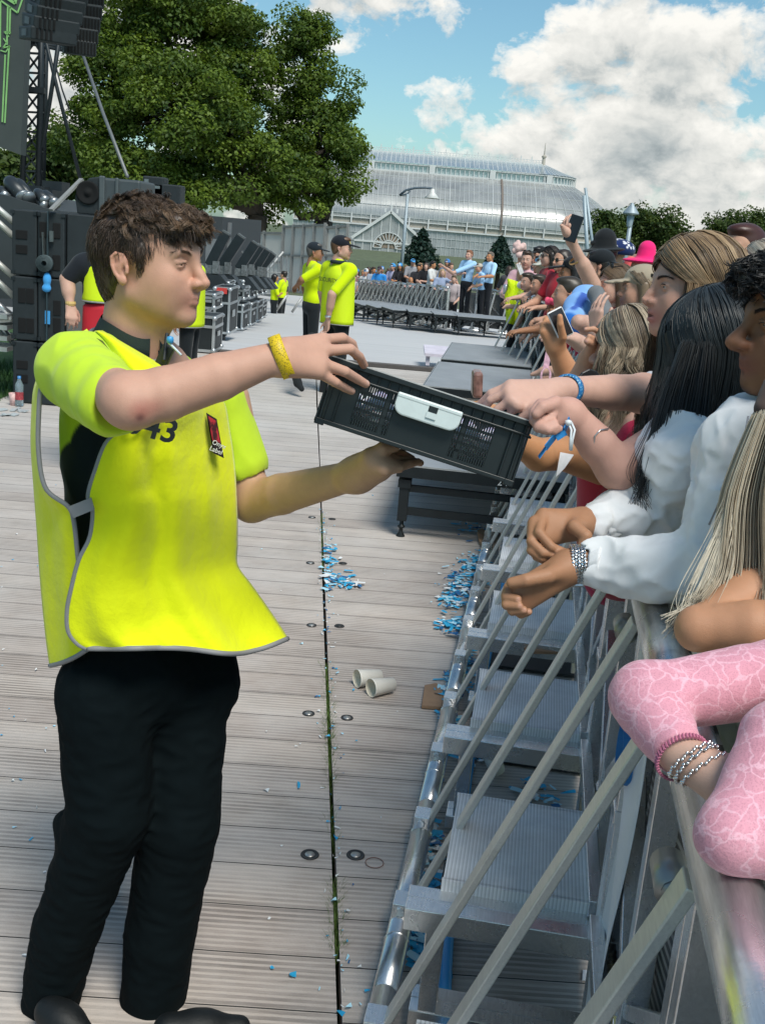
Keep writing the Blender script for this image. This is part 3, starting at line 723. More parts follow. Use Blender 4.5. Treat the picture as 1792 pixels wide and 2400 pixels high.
def lerp(a, b, t): return tuple(x+(y-x)*t for x, y in zip(a, b))
def head(b, female=False, tone='fair', brow=(.06, .035, .02), lips=None, beard=0.0, eye='down', detail=True, lash=False, mouth_open=0.0, nose=1.0):
    """a head in its own frame: x forward, y to its left, z up, origin between the ears"""
    sk = TONE[tone] if isinstance(tone, str) else tone; red = lerp(sk, (.55, .16, .12), .35); b.col = sk
    f = 1 if female else 0
    b.ell((-.014, 0, .040), (.094, .073, .078), k=.02)
    b.ell((.030, 0, .02), (.060, .064, .075), k=.03)
    b.ell((.036, 0, -.035), (.052, .053-.003*f, .062), k=.03)
    for sy in (-1, 1):
        b.cap((-.002, sy*.050, -.052), (.066, sy*.014, -.088), .019-.003*f, .016-.002*f, k=.03)
        b.ell((.054, sy*.041, -.020), (.028, .019, .024), k=.03, col=lerp(sk, red, .25)); b.ell((.040, sy*.036, -.050), (.036, .021, .034), k=.035, col=lerp(sk, red, .12))
        b.cap((.082, sy*.040, .026), (.090, sy*.014, .023), .010-.003*f, .011-.003*f, k=.018)
    b.sph((.077, 0, -.090), .0165-.002*f, k=.022)
    b.ell((.074, 0, -.048), (.025, .028, .024), k=.022)
    # eye sockets, lids
    for sy in (-1, 1):
        b.sph((.100, sy*.033, .008), .017, k=.016, neg=True)
        b.ell((.0765, sy*.033, .008), (.0138, .0158, .0128), k=.004)
        if b.res < .0031 and abs(b.sc()-1) < .2: b.cap((.094, sy*.0225, .0072 if eye == 'down' else .0085), (.0865, sy*.0450, .0060 if eye == 'down' else .0078), .0028 if eye == 'down' else .0042, .0020 if eye == 'down' else .0030, k=.0012, neg=True)
        b.cap((.0905, sy*.024, .0125), (.083, sy*.046, .0115), .0028, .0024, k=.004)
    n = nose
    nc = lerp(sk, red, .5)
    b.cap((.090, 0, .020), (.108*n+.000, 0, -.012), .0075-.001*f, .0085-.0015*f, k=.014)
    b.cap((.108*n, 0, -.012), (.118*n, 0, -.026), .0085-.0015*f, .0098-.002*f, k=.008, col=nc)
    for sy in (-1, 1):
        b.ell((.103*n, sy*.0125, -.029), (.0115, .007, .0082), k=.008, col=nc)
        b.sph((.108*n, sy*.0072, -.0375), .0035, k=.003, neg=True)
    b.cap((.098, 0, -.040), (.115*n, 0, -.034), .006, .005, k=.006)
    lc = lips or lerp(sk, (.42, .10, .09), .55); o = mouth_open
    for sy in (-1, 1):
        b.chain([(.0985, 0, -.054), (.0955, sy*.010, -.0535), (.0765, sy*.0270, -.0540)], [.0050, .0050, .0030], k=.005, col=lc)
        b.chain([(.0965, 0, -.0640-o), (.0935, sy*.010, -.0635-o), (.0765, sy*.0260, -.0555-o*.4)], [.0056, .0054, .0030], k=.005, col=lc)
    b.stroke((.104, 0, -.0592-o*.5), (.104, 0, -.0592-o*.5), .001, lc)
    # ears
    for sy in (-1, 1):
        y = sy*.074; ec = lerp(sk, red, .45)
        tilt = lambda x, z: (x*.80 - z*.15 - .010, z*.86 + x*.08 - .004)
        pts = [(.010, -.004), (.012, .014), (.006, .027), (-.008, .032), (-.019, .024), (-.022, .008), (-.017, -.010), (-.008, -.024)]
        pp = []
        for i, (x, z) in enumerate(pts):
            X, Z = tilt(x, z); pp.append((X, y + sy*(.004 + .007*min(1, max(0, -x/.02+.3))), Z))
        b.ell((tilt(-.004, .004)[0], y+sy*.006, tilt(-.004, .004)[1]), (.014, .005, .022), rot=(0, -.18, sy*-.2), k=.006, col=ec)
        b.chain(pp, [.0030, .0033, .0034, .0034, .0034, .0033, .0033, .0042], k=.004, col=lerp(sk, red, .75))
        X, Z = tilt(-.002, -.026); b.ell((X, y+sy*.008, Z), (.0080, .0050, .0090), k=.006, col=ec)
        X, Z = tilt(.006, -.002); b.ell((X, y+sy*.0115, Z), (.0050, .0070, .0088), k=.003, neg=True)
        X, Z = tilt(-.008, .016); b.ell((X, y+sy*.0135, Z), (.0050, .0040, .0080), rot=(0, .4, 0), k=.004, neg=True)
        b.cap((tilt(.012, .0)[0], y+sy*.006, tilt(.012, .0)[1]), (tilt(.010, -.010)[0], y+sy*.007, tilt(.010, -.010)[1]), .0036, k=.004, col=ec)
        b.dab((tilt(.005, -.003)[0], y+sy*.006, tilt(.005, -.003)[1]), .0085, lerp(sk, (.10, .03, .02), .8), .9, .7); b.dab((tilt(-.008, .016)[0], y+sy*.008, tilt(-.008, .016)[1]), .007, lerp(sk, (.2, .06, .04), .7), .6, .8)  # dark dabs paint the shade of the ear hollows
        # painted features: brow, lashes, iris, white
        for q in range(6):
            u = q/5; p = (.098-.020*u*u-.001, sy*(.016+.036*u), .0275+.0065*math.sin(u*2.4)-.003)
            u2 = (q+1)/5 if q < 5 else u; p2 = (.098-.020*u2*u2-.001, sy*(.016+.036*u2), .0275+.0065*math.sin(u2*2.4)-.003)
            if q < 5: b.stroke(p, p2, (.0046 if not female else .0050)*(1-.55*u), brow, .8 if not female else .9, .8)
        ey = .0065 if eye == 'down' else .0075
        if b.res < .0031: continue
        b.stroke((.0905, sy*.024, ey-.001), (.0845, sy*.043, ey-.0015), .0034 if eye == 'down' else .0050, (.62, .58, .54), .9, .4)
        b.stroke((.0930, sy*.031, ey-.001), (.0920, sy*.034, ey-.001), .0036 if eye == 'down' else .0046, (.045, .03, .02), .95, .4)
        b.stroke((.0915, sy*.023, ey+.0030), (.0840, sy*.0465, ey+.0020), .0022 if not lash else .0036, (.03, .018, .012), .85, .6)
        b.stroke((.0905, sy*.025, ey-.0055), (.0845, sy*.043, ey-.0055), .0014, lerp(sk, (.2, .06, .04), .5), .6, .6)
    mz = -.0592 - o*.5
    b.stroke((.1040, 0, mz), (.0800, -.0275, mz+.0018), .0017+o*.6, (.10, .025, .02), .9, .5); b.stroke((.1040, 0, mz), (.0800, .0275, mz+.0018), .0017+o*.6, (.10, .025, .02), .9, .5)
    if beard:
        bc = lerp(sk, (.05, .035, .03), .8)
        rng = random.Random(3)
        for sy in (-1, 1):
            b.stroke((-.004, sy*.066, -.035), (.03, sy*.055, -.075), .03, bc, beard*.55, 1.0); b.stroke((.03, sy*.055, -.075), (.075, sy*.012, -.1), .026, bc, beard*.6, 1.0)
            b.stroke((.100, sy*.006, -.045), (.084, sy*.024, -.052), .008, bc, beard*.7, 1.0)
    b.col = sk

def face_details(root, M, brow=(.05, .03, .02), eye='down', lash=.0008, iris=(.05, .03, .018), gaze=(1, 0, -.3), n=130, seed=1, mouth=0.0, lipcol=(.12, .03, .025)):
    rng = np.random.default_rng(seed); R3 = np.array(M.to_3x3()); t3 = np.array(M.translation)
    q = np.linspace(0, 1, 5)[:, None]
    for sy in (-1, 1):
        P, C = [], []
        for k in range(n):
            u = rng.random(); th = .0026*(1-.55*u); p = np.array([.0975-.020*u*u, sy*(.0155+.037*u), .0272+.0065*math.sin(u*2.4)-.003 + rng.uniform(-th, th)]); d = np.array([-.18-.3*u, sy*.8, .55-.75*u]) + rng.normal(0, .15, 3); d /= np.linalg.norm(d)
            P.append(p + d*rng.uniform(.006, .010)*q + np.array([.0022, 0, 0])*np.sin(q*3)); C.append(np.array(brow)*rng.uniform(.7, 1.3))
        P = np.array(P) @ R3.T + t3; strands('eyebrow', P, np.tile(.00042*(1-.6*q[:, 0]), (len(P), 1)), np.array(C), HAIR, root)
        # eyeball with iris, lash line
        e = Vector((.0765, sy*.033, .008)); V = []; F_ = []; CC = []; g = Vector(gaze).normalized(); r = .0122
        for i in range(17):
            th = math.pi*i/16
            for j in range(20):
                ph = 6.2832*j/20; v = Vector((math.cos(th), math.sin(th)*math.cos(ph), math.sin(th)*math.sin(ph))); rot = Vector((1, 0, 0)).rotation_difference(g); v = rot @ v; V.append((M @ (e + v*r))[:]); CC.append((.01, .01, .01) if th < .22 else (iris if th < .50 else (.50, .46, .43)))
        for i in range(16):
            for j in range(20): F_.append((i*20+j, i*20+(j+1) % 20, (i+1)*20+(j+1) % 20, (i+1)*20+j))
        mesh_np('eye', V, F_, CC, mat_attr('eyeball', .15, 0, .02), root)
        mb = MB(); z0 = .0098 if eye == 'down' else .0128; pts = [(.0912, sy*.0215, z0-.0028), (.0912, sy*.028, z0), (.0900, sy*.035, z0+.0006), (.0868, sy*.042, z0-.0008), (.0835, sy*.0475, z0-.0030)]
        mb.tube([M @ Vector(p) for p in resample(pts, 12)], [lash*(.5+.5*math.sin(3.14*i/11)) for i in range(12)], 6); mb.build('eyelash', mat('lash_dark', (.015, .010, .008), .7), root, True)
    pts = [(.0808, -.0295, -.0528), (.0868, -.0215, -.0572-mouth*.3), (.0950, -.0110, -.0590-mouth*.5), (.0992, 0, -.0592-mouth*.5), (.0950, .0110, -.0590-mouth*.5), (.0868, .0215, -.0572-mouth*.3), (.0808, .0295, -.0528)]
    mb = MB(); mb.tube([M @ Vector(p) for p in resample(pts, 25)], [(.0009+mouth*.5)*(.35+.65*math.sin(3.1416*i/24)) for i in range(25)], 6); mb.build('mouth_line', mat('mouth_%d' % int(lipcol[0]*1000), lipcol, .6), root, True)
def resample(pts, n):
    pts = np.array(pts, float); out = []
    for u in np.linspace(0, 1, n):
        x = u*(len(pts)-1); i = min(int(x), len(pts)-2); f = x-i
        p0, p1, p2, p3 = pts[max(i-1, 0)], pts[i], pts[i+1], pts[min(i+2, len(pts)-1)]
        out.append(.5*((2*p1)+(-p0+p2)*f+(2*p0-5*p1+4*p2-p3)*f*f+(-p0+3*p1-3*p2+p3)*f**3))
    return np.array(out)
def orient(o, fwd, up=(0, 0, 1), s=1.0):
    f = Vector(fwd).normalized(); l = Vector(up).cross(f).normalized(); u = f.cross(l)
    return Matrix(((f.x*s, l.x*s, u.x*s, o[0]), (f.y*s, l.y*s, u.y*s, o[1]), (f.z*s, l.z*s, u.z*s, o[2]), (0, 0, 0, 1)))
def finger(b, pts, r0=.0088, nail=None, k=.006):
    n = len(pts); rs = [r0*(1.0-.26*i/(n-1)) for i in range(n)]
    b.chain(pts, rs, k=k)
    a, c = np.array(pts[-2]), np.array(pts[-1])
    if nail is not None:
        nn = np.array(nail[:3]); q = c + (c-a)/np.linalg.norm(c-a)*r0*.15 + nn/np.linalg.norm(nn)*r0*.85
        b.dab(q, r0*.75, nail[3] if len(nail) > 3 else (.62, .36, .30), .8, .5)
def hand_generic(b, wrist, d, n, side=1, curl=.5, spread=.10, scale=1.0, thumb=.4, curls=None):
    """wrist point, direction of the fingers, normal of the back of the hand; side +1 puts the thumb along d x n"""
    d = np.array(d, float); d /= np.linalg.norm(d); n = np.array(n, float); n -= d*(n @ d); n /= np.linalg.norm(n); t = np.cross(d, n)*side
    w = np.array(wrist, float); s = scale
    for i, (o, L, pl) in enumerate([(.030, .072, .088), (.010, .080, .092), (-.011, .074, .088), (-.030, .058, .080)]):
        k0 = w + t*o*.45*s + d*.012*s; k1 = w + t*o*s + d*pl*s + n*(.004 - abs(i-1.3)*.002)*s
        b.cap(k0, k1, .017*s, .0125*s, k=.014)
        a = 0; p = k1; pts = [k1]; c = (curls[i] if curls else curl)
        sp = t*(spread*(1.2-i*.8))
        for seg, f in zip((.44, .32, .24), (1.0, 1.25, .8)):
            a += c*f; p = p + (d*math.cos(a) - n*math.sin(a) + sp*math.cos(a))*L*seg*s*1.08; pts.append(p)
        finger(b, pts, .0088*s*(1 if i < 3 else .88), nail=tuple(n*math.cos(a)+d*math.sin(a)))
    th0 = w + d*.022*s + t*.018*s - n*.006*s; th1 = th0 + (d*.55 + t*.62 - n*.25*thumb*2)*.042*s; th2 = th1 + (d*.85 + t*.25 - n*thumb)*.034*s; th3 = th2 + (d*.95 - n*thumb*.9)*.026*s
    b.chain([th0, th1, th2, th3], [.016*s, .0125*s, .0105*s, .0085*s], k=.014)
# ================================================================== THE STEWARD WITH THE CRATE
LIME = (.52, .72, .03); HIVIS = (.72, .80, .0); NAVY = (.006, .014, .017); GREY = (.26, .26, .27)
def build_steward():
    root = empty('person', (-.55, 2.08, 0), 0, 'young steward with curly brown hair and yellow bib holding out a black crate', 'person')
    O = W(350, 622, 2.08); fw = Vector((.955, -.29, .03))
    hb = Body(.0022); hb.M = orient(O, fw, (.01, -.02, 1), 1.0)
    head(hb, False, (.60, .335, .235), (.09, .055, .03), beard=.30, eye='down', lips=(.50, .235, .18))
    sk = hb.col
    # neck into the collar
    hb.cap((-.030, 0, -.045), (-.052, 0, -.165), .052, .055, k=.03); hb.cap((-.052, 0, -.165), (-.06, 0, -.25), .055, .062, k=.01)
    hb.cap((.02, .0, -.085), (-.005, 0, -.17), .030, .030, k=.03)
    hb.dab((.012, -.058, -.115), .0022, (.12, .05, .03), .8)
    hb.M = Matrix.Identity(4)
    # right arm, held out
    S = W(180, 868, 1.965); E = W(300, 938, 1.74); Wr = W(648, 838, 1.80)
    ab = Body(.0030, col=(.58, .325, .235))
    ab.chain([S, S*.45+E*.55, E], [.045, .044, .043], k=.02)
    m1 = W(385, 924, 1.755); m2 = W(512, 884, 1.78)
    ab.chain([E, m1, m2, Wr], [.0435, .0450, .0395, .0262], k=.02)
    ab.sph(W(318, 958, 1.72), .026, k=.03)
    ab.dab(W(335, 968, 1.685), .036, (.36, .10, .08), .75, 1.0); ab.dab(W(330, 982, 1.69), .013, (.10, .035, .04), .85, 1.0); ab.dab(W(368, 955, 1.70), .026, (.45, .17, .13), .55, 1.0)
    # right hand: knuckles and fingers over the crate rim
    K = [W(756, 797, 1.875), W(757, 822, 1.855), W(751, 850, 1.835), W(744, 872, 1.825)]
    for i, kp in enumerate(K):
        q = Wr + (np.array([0, .014, .010]), np.array([0, .004, .006]), np.array([0, -.004, -.004]), np.array([0, -.010, -.010]))[i]
        ab.cap(q*.8+kp*.2, kp, .0195 if i in (1, 2) else .018, .0128, k=.018)
    NL = (.64, .40, .33)
    finger(ab, [K[0], W(802, 792, 1.91), W(825, 806, 1.945), W(835, 836, 1.96)], .0102)
    finger(ab, [K[1], W(820, 818, 1.885), W(842, 836, 1.915), W(853, 856, 1.945)], .0102)
    finger(ab, [K[2], W(808, 871, 1.855), W(838, 889, 1.895), W(857, 900, 1.915)], .0102, nail=(.2, -.7, .7, NL))
    finger(ab, [K[3], W(785, 896, 1.848), W(808, 909, 1.88), W(824, 917, 1.90)], .0092, nail=(.2, -.7, .7, NL))
    ab.chain([Wr+np.array([.02, .03, -.0]), W(735, 850, 1.92), W(780, 860, 1.975), W(800, 880, 1.99)], [.02, .014, .011, .009], k=.02)
    # left arm, under the crate
    S2 = W(535, 935, 2.28); E2 = W(590, 1176, 2.245); W2 = W(838, 1112, 2.06)
    lb = Body(.0034, col=(.56, .33, .21))
    lb.chain([S2, E2], [.046, .041], k=.02); n1 = E2*.7+W2*.3
    lb.chain([E2, n1, W2], [.043, .043, .029], k=.02)
    P1 = W(885, 1092, 2.03)
    lb.cap(W2, P1, .029, .030, k=.03)
    for i, (a, c, d) in enumerate([((905, 1068, 2.06), (940, 1062, 2.10), (965, 1075, 2.13)), ((915, 1078, 2.03), (955, 1078, 2.07), (985, 1085, 2.12)), ((915, 1092, 2.00), (950, 1090, 2.03), (980, 1082, 2.08)), ((900, 1100, 1.98), (935, 1098, 2.0), (958, 1085, 2.04))]):
        lb.cap(W2, W(*a), .018, .013, k=.02); finger(lb, [W(*a), W(*c), W(*d)], .010)
    lb.chain([W2, W(872, 1075, 2.0), W(896, 1052, 1.995), W(925, 1048, 2.01)], [.026, .022, .0135, .010], k=.03)
    # trunk (under the clothes)
    C0 = W(330, 860, 2.10); C1 = W(345, 1450, 2.10)
    tb = Body(.012, col=sk)
    tb.ell(C0 + np.array([.01, .06, -.12]), (.11, .09, .18), k=.05); tb.ell(C0*.4+C1*.6 + np.array([0, .06, 0]), (.10, .09, .18), k=.05)
    body = build_joined('body', [hb, ab, lb, tb], SKIN, root)
    face_details(root, orient(O, fw, (.01, -.02, 1), 1.0), (.085, .052, .033), 'down', .0007, (.06, .04, .02), (1, 0, -.28), n=62)
    return root, hb.M, O, fw, dict(S=S, E=E, Wr=Wr, S2=S2, E2=E2, W2=W2)
STEW, _, STEW_O, STEW_F, SJ = build_steward()

def steward_hair():
    M = orient(STEW_O, STEW_F, (.01, -.02, 1), 1.0)
    b = Body(.0035, col=(.060, .038, .027)); b.M = M
    b.ell((-.018, 0, .044), (.097, .0775, .079), k=.02); b.ell((-.056, 0, -.012), (.050, .064, .078), k=.03)
    b.ell((.018, 0, .084), (.076, .064, .028), k=.02); b.ell((.080, 0, .084), (.028, .052, .018), k=.02)
    b.ell((.112, 0, -.040), (.096, .13, .112), k=.016, neg=True)
    for sy in (-1, 1):
        b.ell((-.010, sy*.085, -.010), (.026, .03, .037), k=.010, neg=True)
        b.cap((.024, sy*.069, .035), (.020, sy*.0685, -.004), .009, .005, k=.012)
        b.ell((.010, sy*.07, -.085), (.046, .05, .066), k=.02, neg=True)
    hair = b.build('hair', HAIR, STEW)
    V, Q, C = b.raw()
    Mi = np.array(M.inverted()); L = V @ Mi[:3, :3].T + Mi[:3, 3]
    rng = np.random.default_rng(5); R3 = np.array(M.to_3x3()); t3 = np.array(M.translation)
    nr = lambda p: (lambda v: v/np.linalg.norm(v))((p - np.array([-.01, 0, .015]))*np.array([1, 1.2, 1]))
    P, R, Cc = [], [], []; m = 10; q = np.linspace(0, 1, m)[:, None]
    istop = lambda p: p[2] > .072 - .35*max(0, p[0]-.02) or p[0] > .06
    top = [i for i in range(len(L)) if istop(L[i])]; side = [i for i in range(len(L)) if not istop(L[i]) or L[i][2] < .085]
    # wavy locks on top, swept forwards, lifting at the brow
    for i in rng.choice(top, 330):
        p0 = L[i]; n0 = nr(p0); fr = max(0, (p0[0]-.03)/.07)
        d = np.array([.9, rng.normal(-.15, .35), .05+.05*fr]) + rng.normal(0, .18, 3); d -= n0*(d @ n0)*.85; d /= np.linalg.norm(d)
        s = np.cross(d, n0); ln = rng.uniform(.030, .050)*(1-.25*min(fr, 1)); ph = rng.uniform(0, 6.28); w = rng.uniform(4.5, 8.0); amp = rng.uniform(.0045, .0085)*(1+.3*fr)
        lift = rng.uniform(.002, .008); f0 = rng.random(); curl = rng.uniform(-.008, .008)*(1+fr)
        guide = d*ln*q*.95 + n0*(lift*np.sin(q*2.5)) + (s*np.sin(q*w+ph)*1.1 + n0*np.cos(q*w+ph)*.7)*amp*(q**.7) - np.array([0, 0, 1.0])*curl*q*q
        for k in range(26):
            off = rng.normal(0, .0052, 3); off -= n0*(off @ n0)
            pts = p0 + off*(1-.62*q) - n0*.002 + guide*rng.uniform(.82, 1.08) + rng.normal(0, .0007, (m, 3))*q
            f = min(1, max(0, f0*.6 + rng.random()*.4 + .25*fr - .1))
            P.append(pts); R.append(.00072*(1-.75*q[:, 0]**2)); Cc.append(lerp((.055, .035, .024), (.25, .155, .09), f**1.6))
    for i in rng.choice(side, 7000):
        p = L[i]; n0 = nr(p); low = p[2] < .03
        ln = rng.uniform(.010, .020) if low else rng.uniform(.020, .036)
        d = np.array([-.15 if p[0] < .0 else .12, 0, -1.0]) + rng.normal(0, .2, 3); d -= n0*(d @ n0)*.95; d /= np.linalg.norm(d)
        f = rng.random()**1.6; wv = math.sin(p[0]*160+p[2]*90)*.003
        pts = p - n0*.0012 + d*ln*q + n0*(.0030*np.sin(q*3.1)) + np.cross(d, n0)*wv*np.sin(q*3)
        P.append(pts); R.append(.00062*(1-.7*q[:, 0]**2)); Cc.append(lerp((.040, .027, .020), (.13, .085, .058), f))
    P = np.array(P) @ R3.T + t3
    strands('hair_strands', P, np.array(R), np.array(Cc), HAIR, hair)
steward_hair()

# ---- clothes
def wrinkle(amp, sc, seed, dirs=5):
    rng = np.random.default_rng(seed); K = rng.normal(0, 1, (dirs, 3)); K /= np.linalg.norm(K, axis=1)[:, None]; K *= sc*rng.uniform(.5, 1.6, (dirs, 1)); ph = rng.uniform(0, 6.28, dirs)
    def fn(ax, D):
        X, Y, Z = np.meshgrid(*ax, indexing='ij', sparse=True)
        w1 = .6*np.sin(X*sc*.35+Z*sc*.5+ph[0]) + .6*np.sin(Y*sc*.4-Z*sc*.3+ph[1])
        o = sum(np.sin(k[0]*X+k[1]*Y+k[2]*Z+p+w1*1.6) for k, p in zip(K, ph))/dirs
        return (amp*(np.abs(o)*4.6-.8)).astype(np.float32)
    return fn
def ribbon(mb, pts, r): mb.tube(pts, r, 8)
def px_path(pts): return [W(*p) for p in pts]
def steward_clothes():
    b = Body(.0045, col=LIME); b.noise = wrinkle(.0011, 55, 3)
    se = W(262, 940, 1.80); sh = W(178, 868, 1.965)
    b.chain([sh, sh*.5+se*.5, se], [.066, .066, .062], k=.04)                                   # right sleeve
    b.cap(W(285, 825, 2.08), sh, .045, .060, k=.04); b.cap(W(330, 860, 2.15), W(490, 930, 2.25), .06, .055, k=.05)
    ls = W(515, 945, 2.265); le = W(568, 1085, 2.255)
    b.chain([ls, le], [.060, .056], k=.03)
    for (z, px, a, c) in ((970, 290, .135, .115), (1120, 300, .140, .125), (1290, 305, .135, .12), (1400, 320, .13, .12)):
        b.ell(W(px, z, 2.135), (a, .085, .13), rot=(0, 0, .85), k=.08)
    ax = (se-sh)/np.linalg.norm(se-sh); q = se + ax*.035
    b.cap(q+ax*.045, q+ax*.3, .060, .062, k=.004, neg=True)
    ax2 = (le-ls)/np.linalg.norm(le-ls); q2 = le+ax2*.06; b.cap(q2, q2+ax2*.2, .052, .054, k=.004, neg=True)
    nv = (.008, .016, .02)
    b.stroke(W(215, 1120, 2.02), W(215, 1330, 2.02), .085, nv, 1.0, .10)
    b.stroke(W(240, 1050, 2.02), W(330, 1020, 2.02), .065, nv, 1.0, .10)
    b.stroke(le+ax2*.035+np.array([-.05, 0, -.01]), le+ax2*.05+np.array([.0, .0, -.015]), .02, nv, 1.0, .2)
    b.build('shirt', CLOTH, STEW)
    # collar
    c = W(306, 792, 2.09); ux = Vector(W(385, 842, 2.03) - W(235, 752, 2.13)).normalized(); uz = Vector((-.20, .05, 1)); M = frame_m((0, 0, 0), ux, Vector((-ux.y, ux.x, .05))); 
    rows = []
    for (r, h) in ((.058, .030), (.0625, .014), (.0675, -.008), (.0650, -.010), (.056, .02)):
        row = []
        for k in range(40):
            a = 2*math.pi*(k+.5)/40*.965 + .06
            v = Vector((r*1.16*math.cos(a), r*.98*math.sin(a), h + .004*math.sin(3*a)))
            row.append(np.array(M.to_3x3() @ v) + c)
        rows.append(row)
    mb = MB(); mb.grid(rows); mb.build('collar', mat('collar_navy', (.012, .024, .026), .85, bump=.2, bscale=400), STEW, True)
    mb = MB(); rr = []
    for k in range(33):
        a = -2.9 + 5.6*k/32; v = Vector((.082*math.cos(a), .072*math.sin(a), -.013)); rr.append(np.array(M.to_3x3() @ v)+c)
    mb.tube(rr, .0042, 8); neck_trim = mb
    # bib front
    Lp = [(222, 776, 2.03), (252, 815, 1.985), (276, 860, 1.955), (300, 930, 1.945), (290, 1000, 1.94), (250, 1039, 1.935), (225, 1102, 1.93), (208, 1162, 1.93), (219, 1195, 1.93), (212, 1259, 1.93), (186, 1314, 1.925), (169, 1378, 1.92), (159, 1429, 1.92), (161, 1478, 1.92), (182, 1508, 1.92), (206, 1520, 1.92)]
    Rp = [(240, 776, 2.02), (368, 850, 2.03), (430, 880, 2.09), (505, 920, 2.17), (527, 950, 2.19), (537, 1005, 2.20), (545, 1055, 2.20), (551, 1110, 2.20), (554, 1165, 2.20), (556, 1220, 2.20), (556, 1275, 2.20), (557, 1322, 2.19), (590, 1365, 2.17), (622, 1405, 2.16), (650, 1440, 2.15), (674, 1471, 2.14)]
    n = 90; L = resample(Lp, n); Rr = resample(Rp, n); m = 70; rows = []
    for i in range(n):
        v = i/(n-1); row = []
        for j in range(m):
            u = j/(m-1); p = L[i]*(1-u) + Rr[i]*u
            bulge = (.085 if v > .15 else .04+.3*v)*math.sin(math.pi*u)**.8
            sag = (46*math.exp(-((u-.80)/.26)**2) + 14*math.sin(math.pi*min(1, u*1.2)))*max(0, (v-.60)/.40)**1.8
            x = p[0]; y = p[1] + sag
            fold = .010*v*math.sin(u*15+v*2.2+math.sin(v*5)) + .006*math.sin(u*26-v*7)*v + .007*math.exp(-((u-.78-.05*v)/.05)**2)*math.sin(v*9)*(1 if v < .7 else .4)
            fold += .012*math.exp(-((u-.42-.20*(v-.35))/.07)**2)*max(0, 1-abs(v-.5)*2.2) - .010*math.exp(-((u-.24-.05*v)/.05)**2)*max(0, v-.25)
            fold += .0035*math.sin(u*9+v*34)*max(0, v-.5) + .003*math.sin(v*60+u*13)*max(0, .55-v)
            edge = min(1, u*7, (1-u)*9)
            row.append(W(x, y, p[2] - bulge + fold*edge))
        rows.append(row)
    hv = mat('hi_vis_yellow', (.74, .80, .004), .75, 0, .03, 12, bump=.55, bscale=16, sheen=.2, spec=.2)
    mb = MB(); mb.grid(rows); bib = mb.build('bib', hv, STEW, True, solid=.003)
    FR = np.array(rows)
    # bib back
    Lb = [(205, 772, 2.06), (150, 806, 2.05), (105, 850, 2.05), (82, 905, 2.05), (76, 960, 2.05), (74, 1040, 2.05), (79, 1120, 2.05), (87, 1230, 2.05), (95, 1350, 2.05), (104, 1450, 2.05), (112, 1520, 2.05), (118, 1560, 2.05)]
    Rb = [(215, 785, 2.02), (172, 806, 1.99), (120, 852, 1.96), (98, 905, 1.94), (92, 960, 1.935), (91, 1060, 1.93), (108, 1145, 1.925), (160, 1187, 1.925), (174, 1225, 1.93), (184, 1314, 1.945), (200, 1430, 1.955), (205, 1522, 1.955)]
    Lb = resample(Lb, 70); Rb = resample(Rb, 70); rows = []
    for i in range(70):
        v = i/69; row = []
        for j in range(24):
            u = j/23; p = Lb[i]*(1-u)+Rb[i]*u
            row.append(W(p[0], p[1] + 10*math.sin(math.pi*u)*max(0, v-.8)*3, p[2] + .006*math.sin(u*9+v*6)*math.sin(math.pi*u) - .012*math.sin(math.pi*u)))
        rows.append(row)
    mb = MB(); mb.grid(rows); mb.build('bib_back', hv, STEW, True, solid=.003); BR = np.array(rows)
    tr = mat('bib_trim', (.23, .23, .235), .6, 0, .05, 40)
    mb = neck_trim
    mb.tube(list(FR[24:, 0]), .0052, 8); mb.tube(list(FR[-1, :]), .0055, 8); mb.tube(list(BR[1:, -1]), .0045, 8); mb.tube(list(BR[-1, :]), .0052, 8)
    mb.build('trim', tr, STEW, True)
    mb = MB(); A = [W(160, 1188, 1.905), W(214, 1166, 1.905), W(222, 1194, 1.905), W(173, 1214, 1.905)]
    mb.face_add(A, [(0, 1, 2, 3)]); mb.build('strap', tr, STEW, solid=.003)
    mb = MB(); mb.tube([W(206, 785, 1.97), W(240, 800, 1.955), W(262, 830, 1.945), W(276, 862, 1.935)], .0016, 6); mb.build('seam', mat('seam_dark', (.10, .12, .02), .8), STEW)
    # number and badge on the chest
    ux = Vector(W(394, 1022, 1.995)-W(318, 1003, 1.975)); uy = Vector((.05, -.16, 1))
    T = frame_m(tuple(W(357, 1003, 1.925)), ux, uy)
    text_mesh('number', '043', .064, T, mat('print_navy', (.01, .018, .024), .8), bib, bold=.0012)
    def patch(pts, Y, n=6):
        p = [np.array(W(x, y, Y+dy)) for x, y, dy in pts]; g = []
        for i in range(n+1):
            g.append([(p[0]*(1-j/n)+p[1]*j/n)*(1-i/n) + (p[3]*(1-j/n)+p[2]*j/n)*i/n for j in range(n+1)])
        return g
    mb = MB(); mb.grid(patch([(483, 967, -.035), (508, 982, -.010), (525, 1074, -.005), (500, 1062, -.03)], 2.12))
    bd = mb.build('badge', mat('badge_black', (.018, .012, .013), .7), bib)
    def red(t, c, co): return t.mix(t.ramp(t.noise(co, 45, 3), [(.45, (0,)*3), (.55, (1,)*3)]), c, (.06, .01, .012))
    mb = MB(); mb.grid(patch([(487, 974, -.042), (506, 986, -.017), (517, 1040, -.012), (498, 1032, -.037)], 2.12)); mb.build('badge_picture', mat('badge_red', (.50, .03, .04), .7, extra=red), bd)
    ux = Vector(W(524, 1055, 2.1)-W(500, 1045, 2.09)); T = frame_m(tuple(W(510, 1049, 2.088)), ux, (.12, -.1, 1))
    text_mesh('badge_text', 'Onyx\nLabel', .0135, T, mat('print_white', (.75, .75, .73), .7), bd)
    # wristband
    a = W(640, 842, 1.798); d = Vector(W(684, 832, 1.802) - a); w0 = Vector(W(660, 836, 1.80)); L2 = .0215
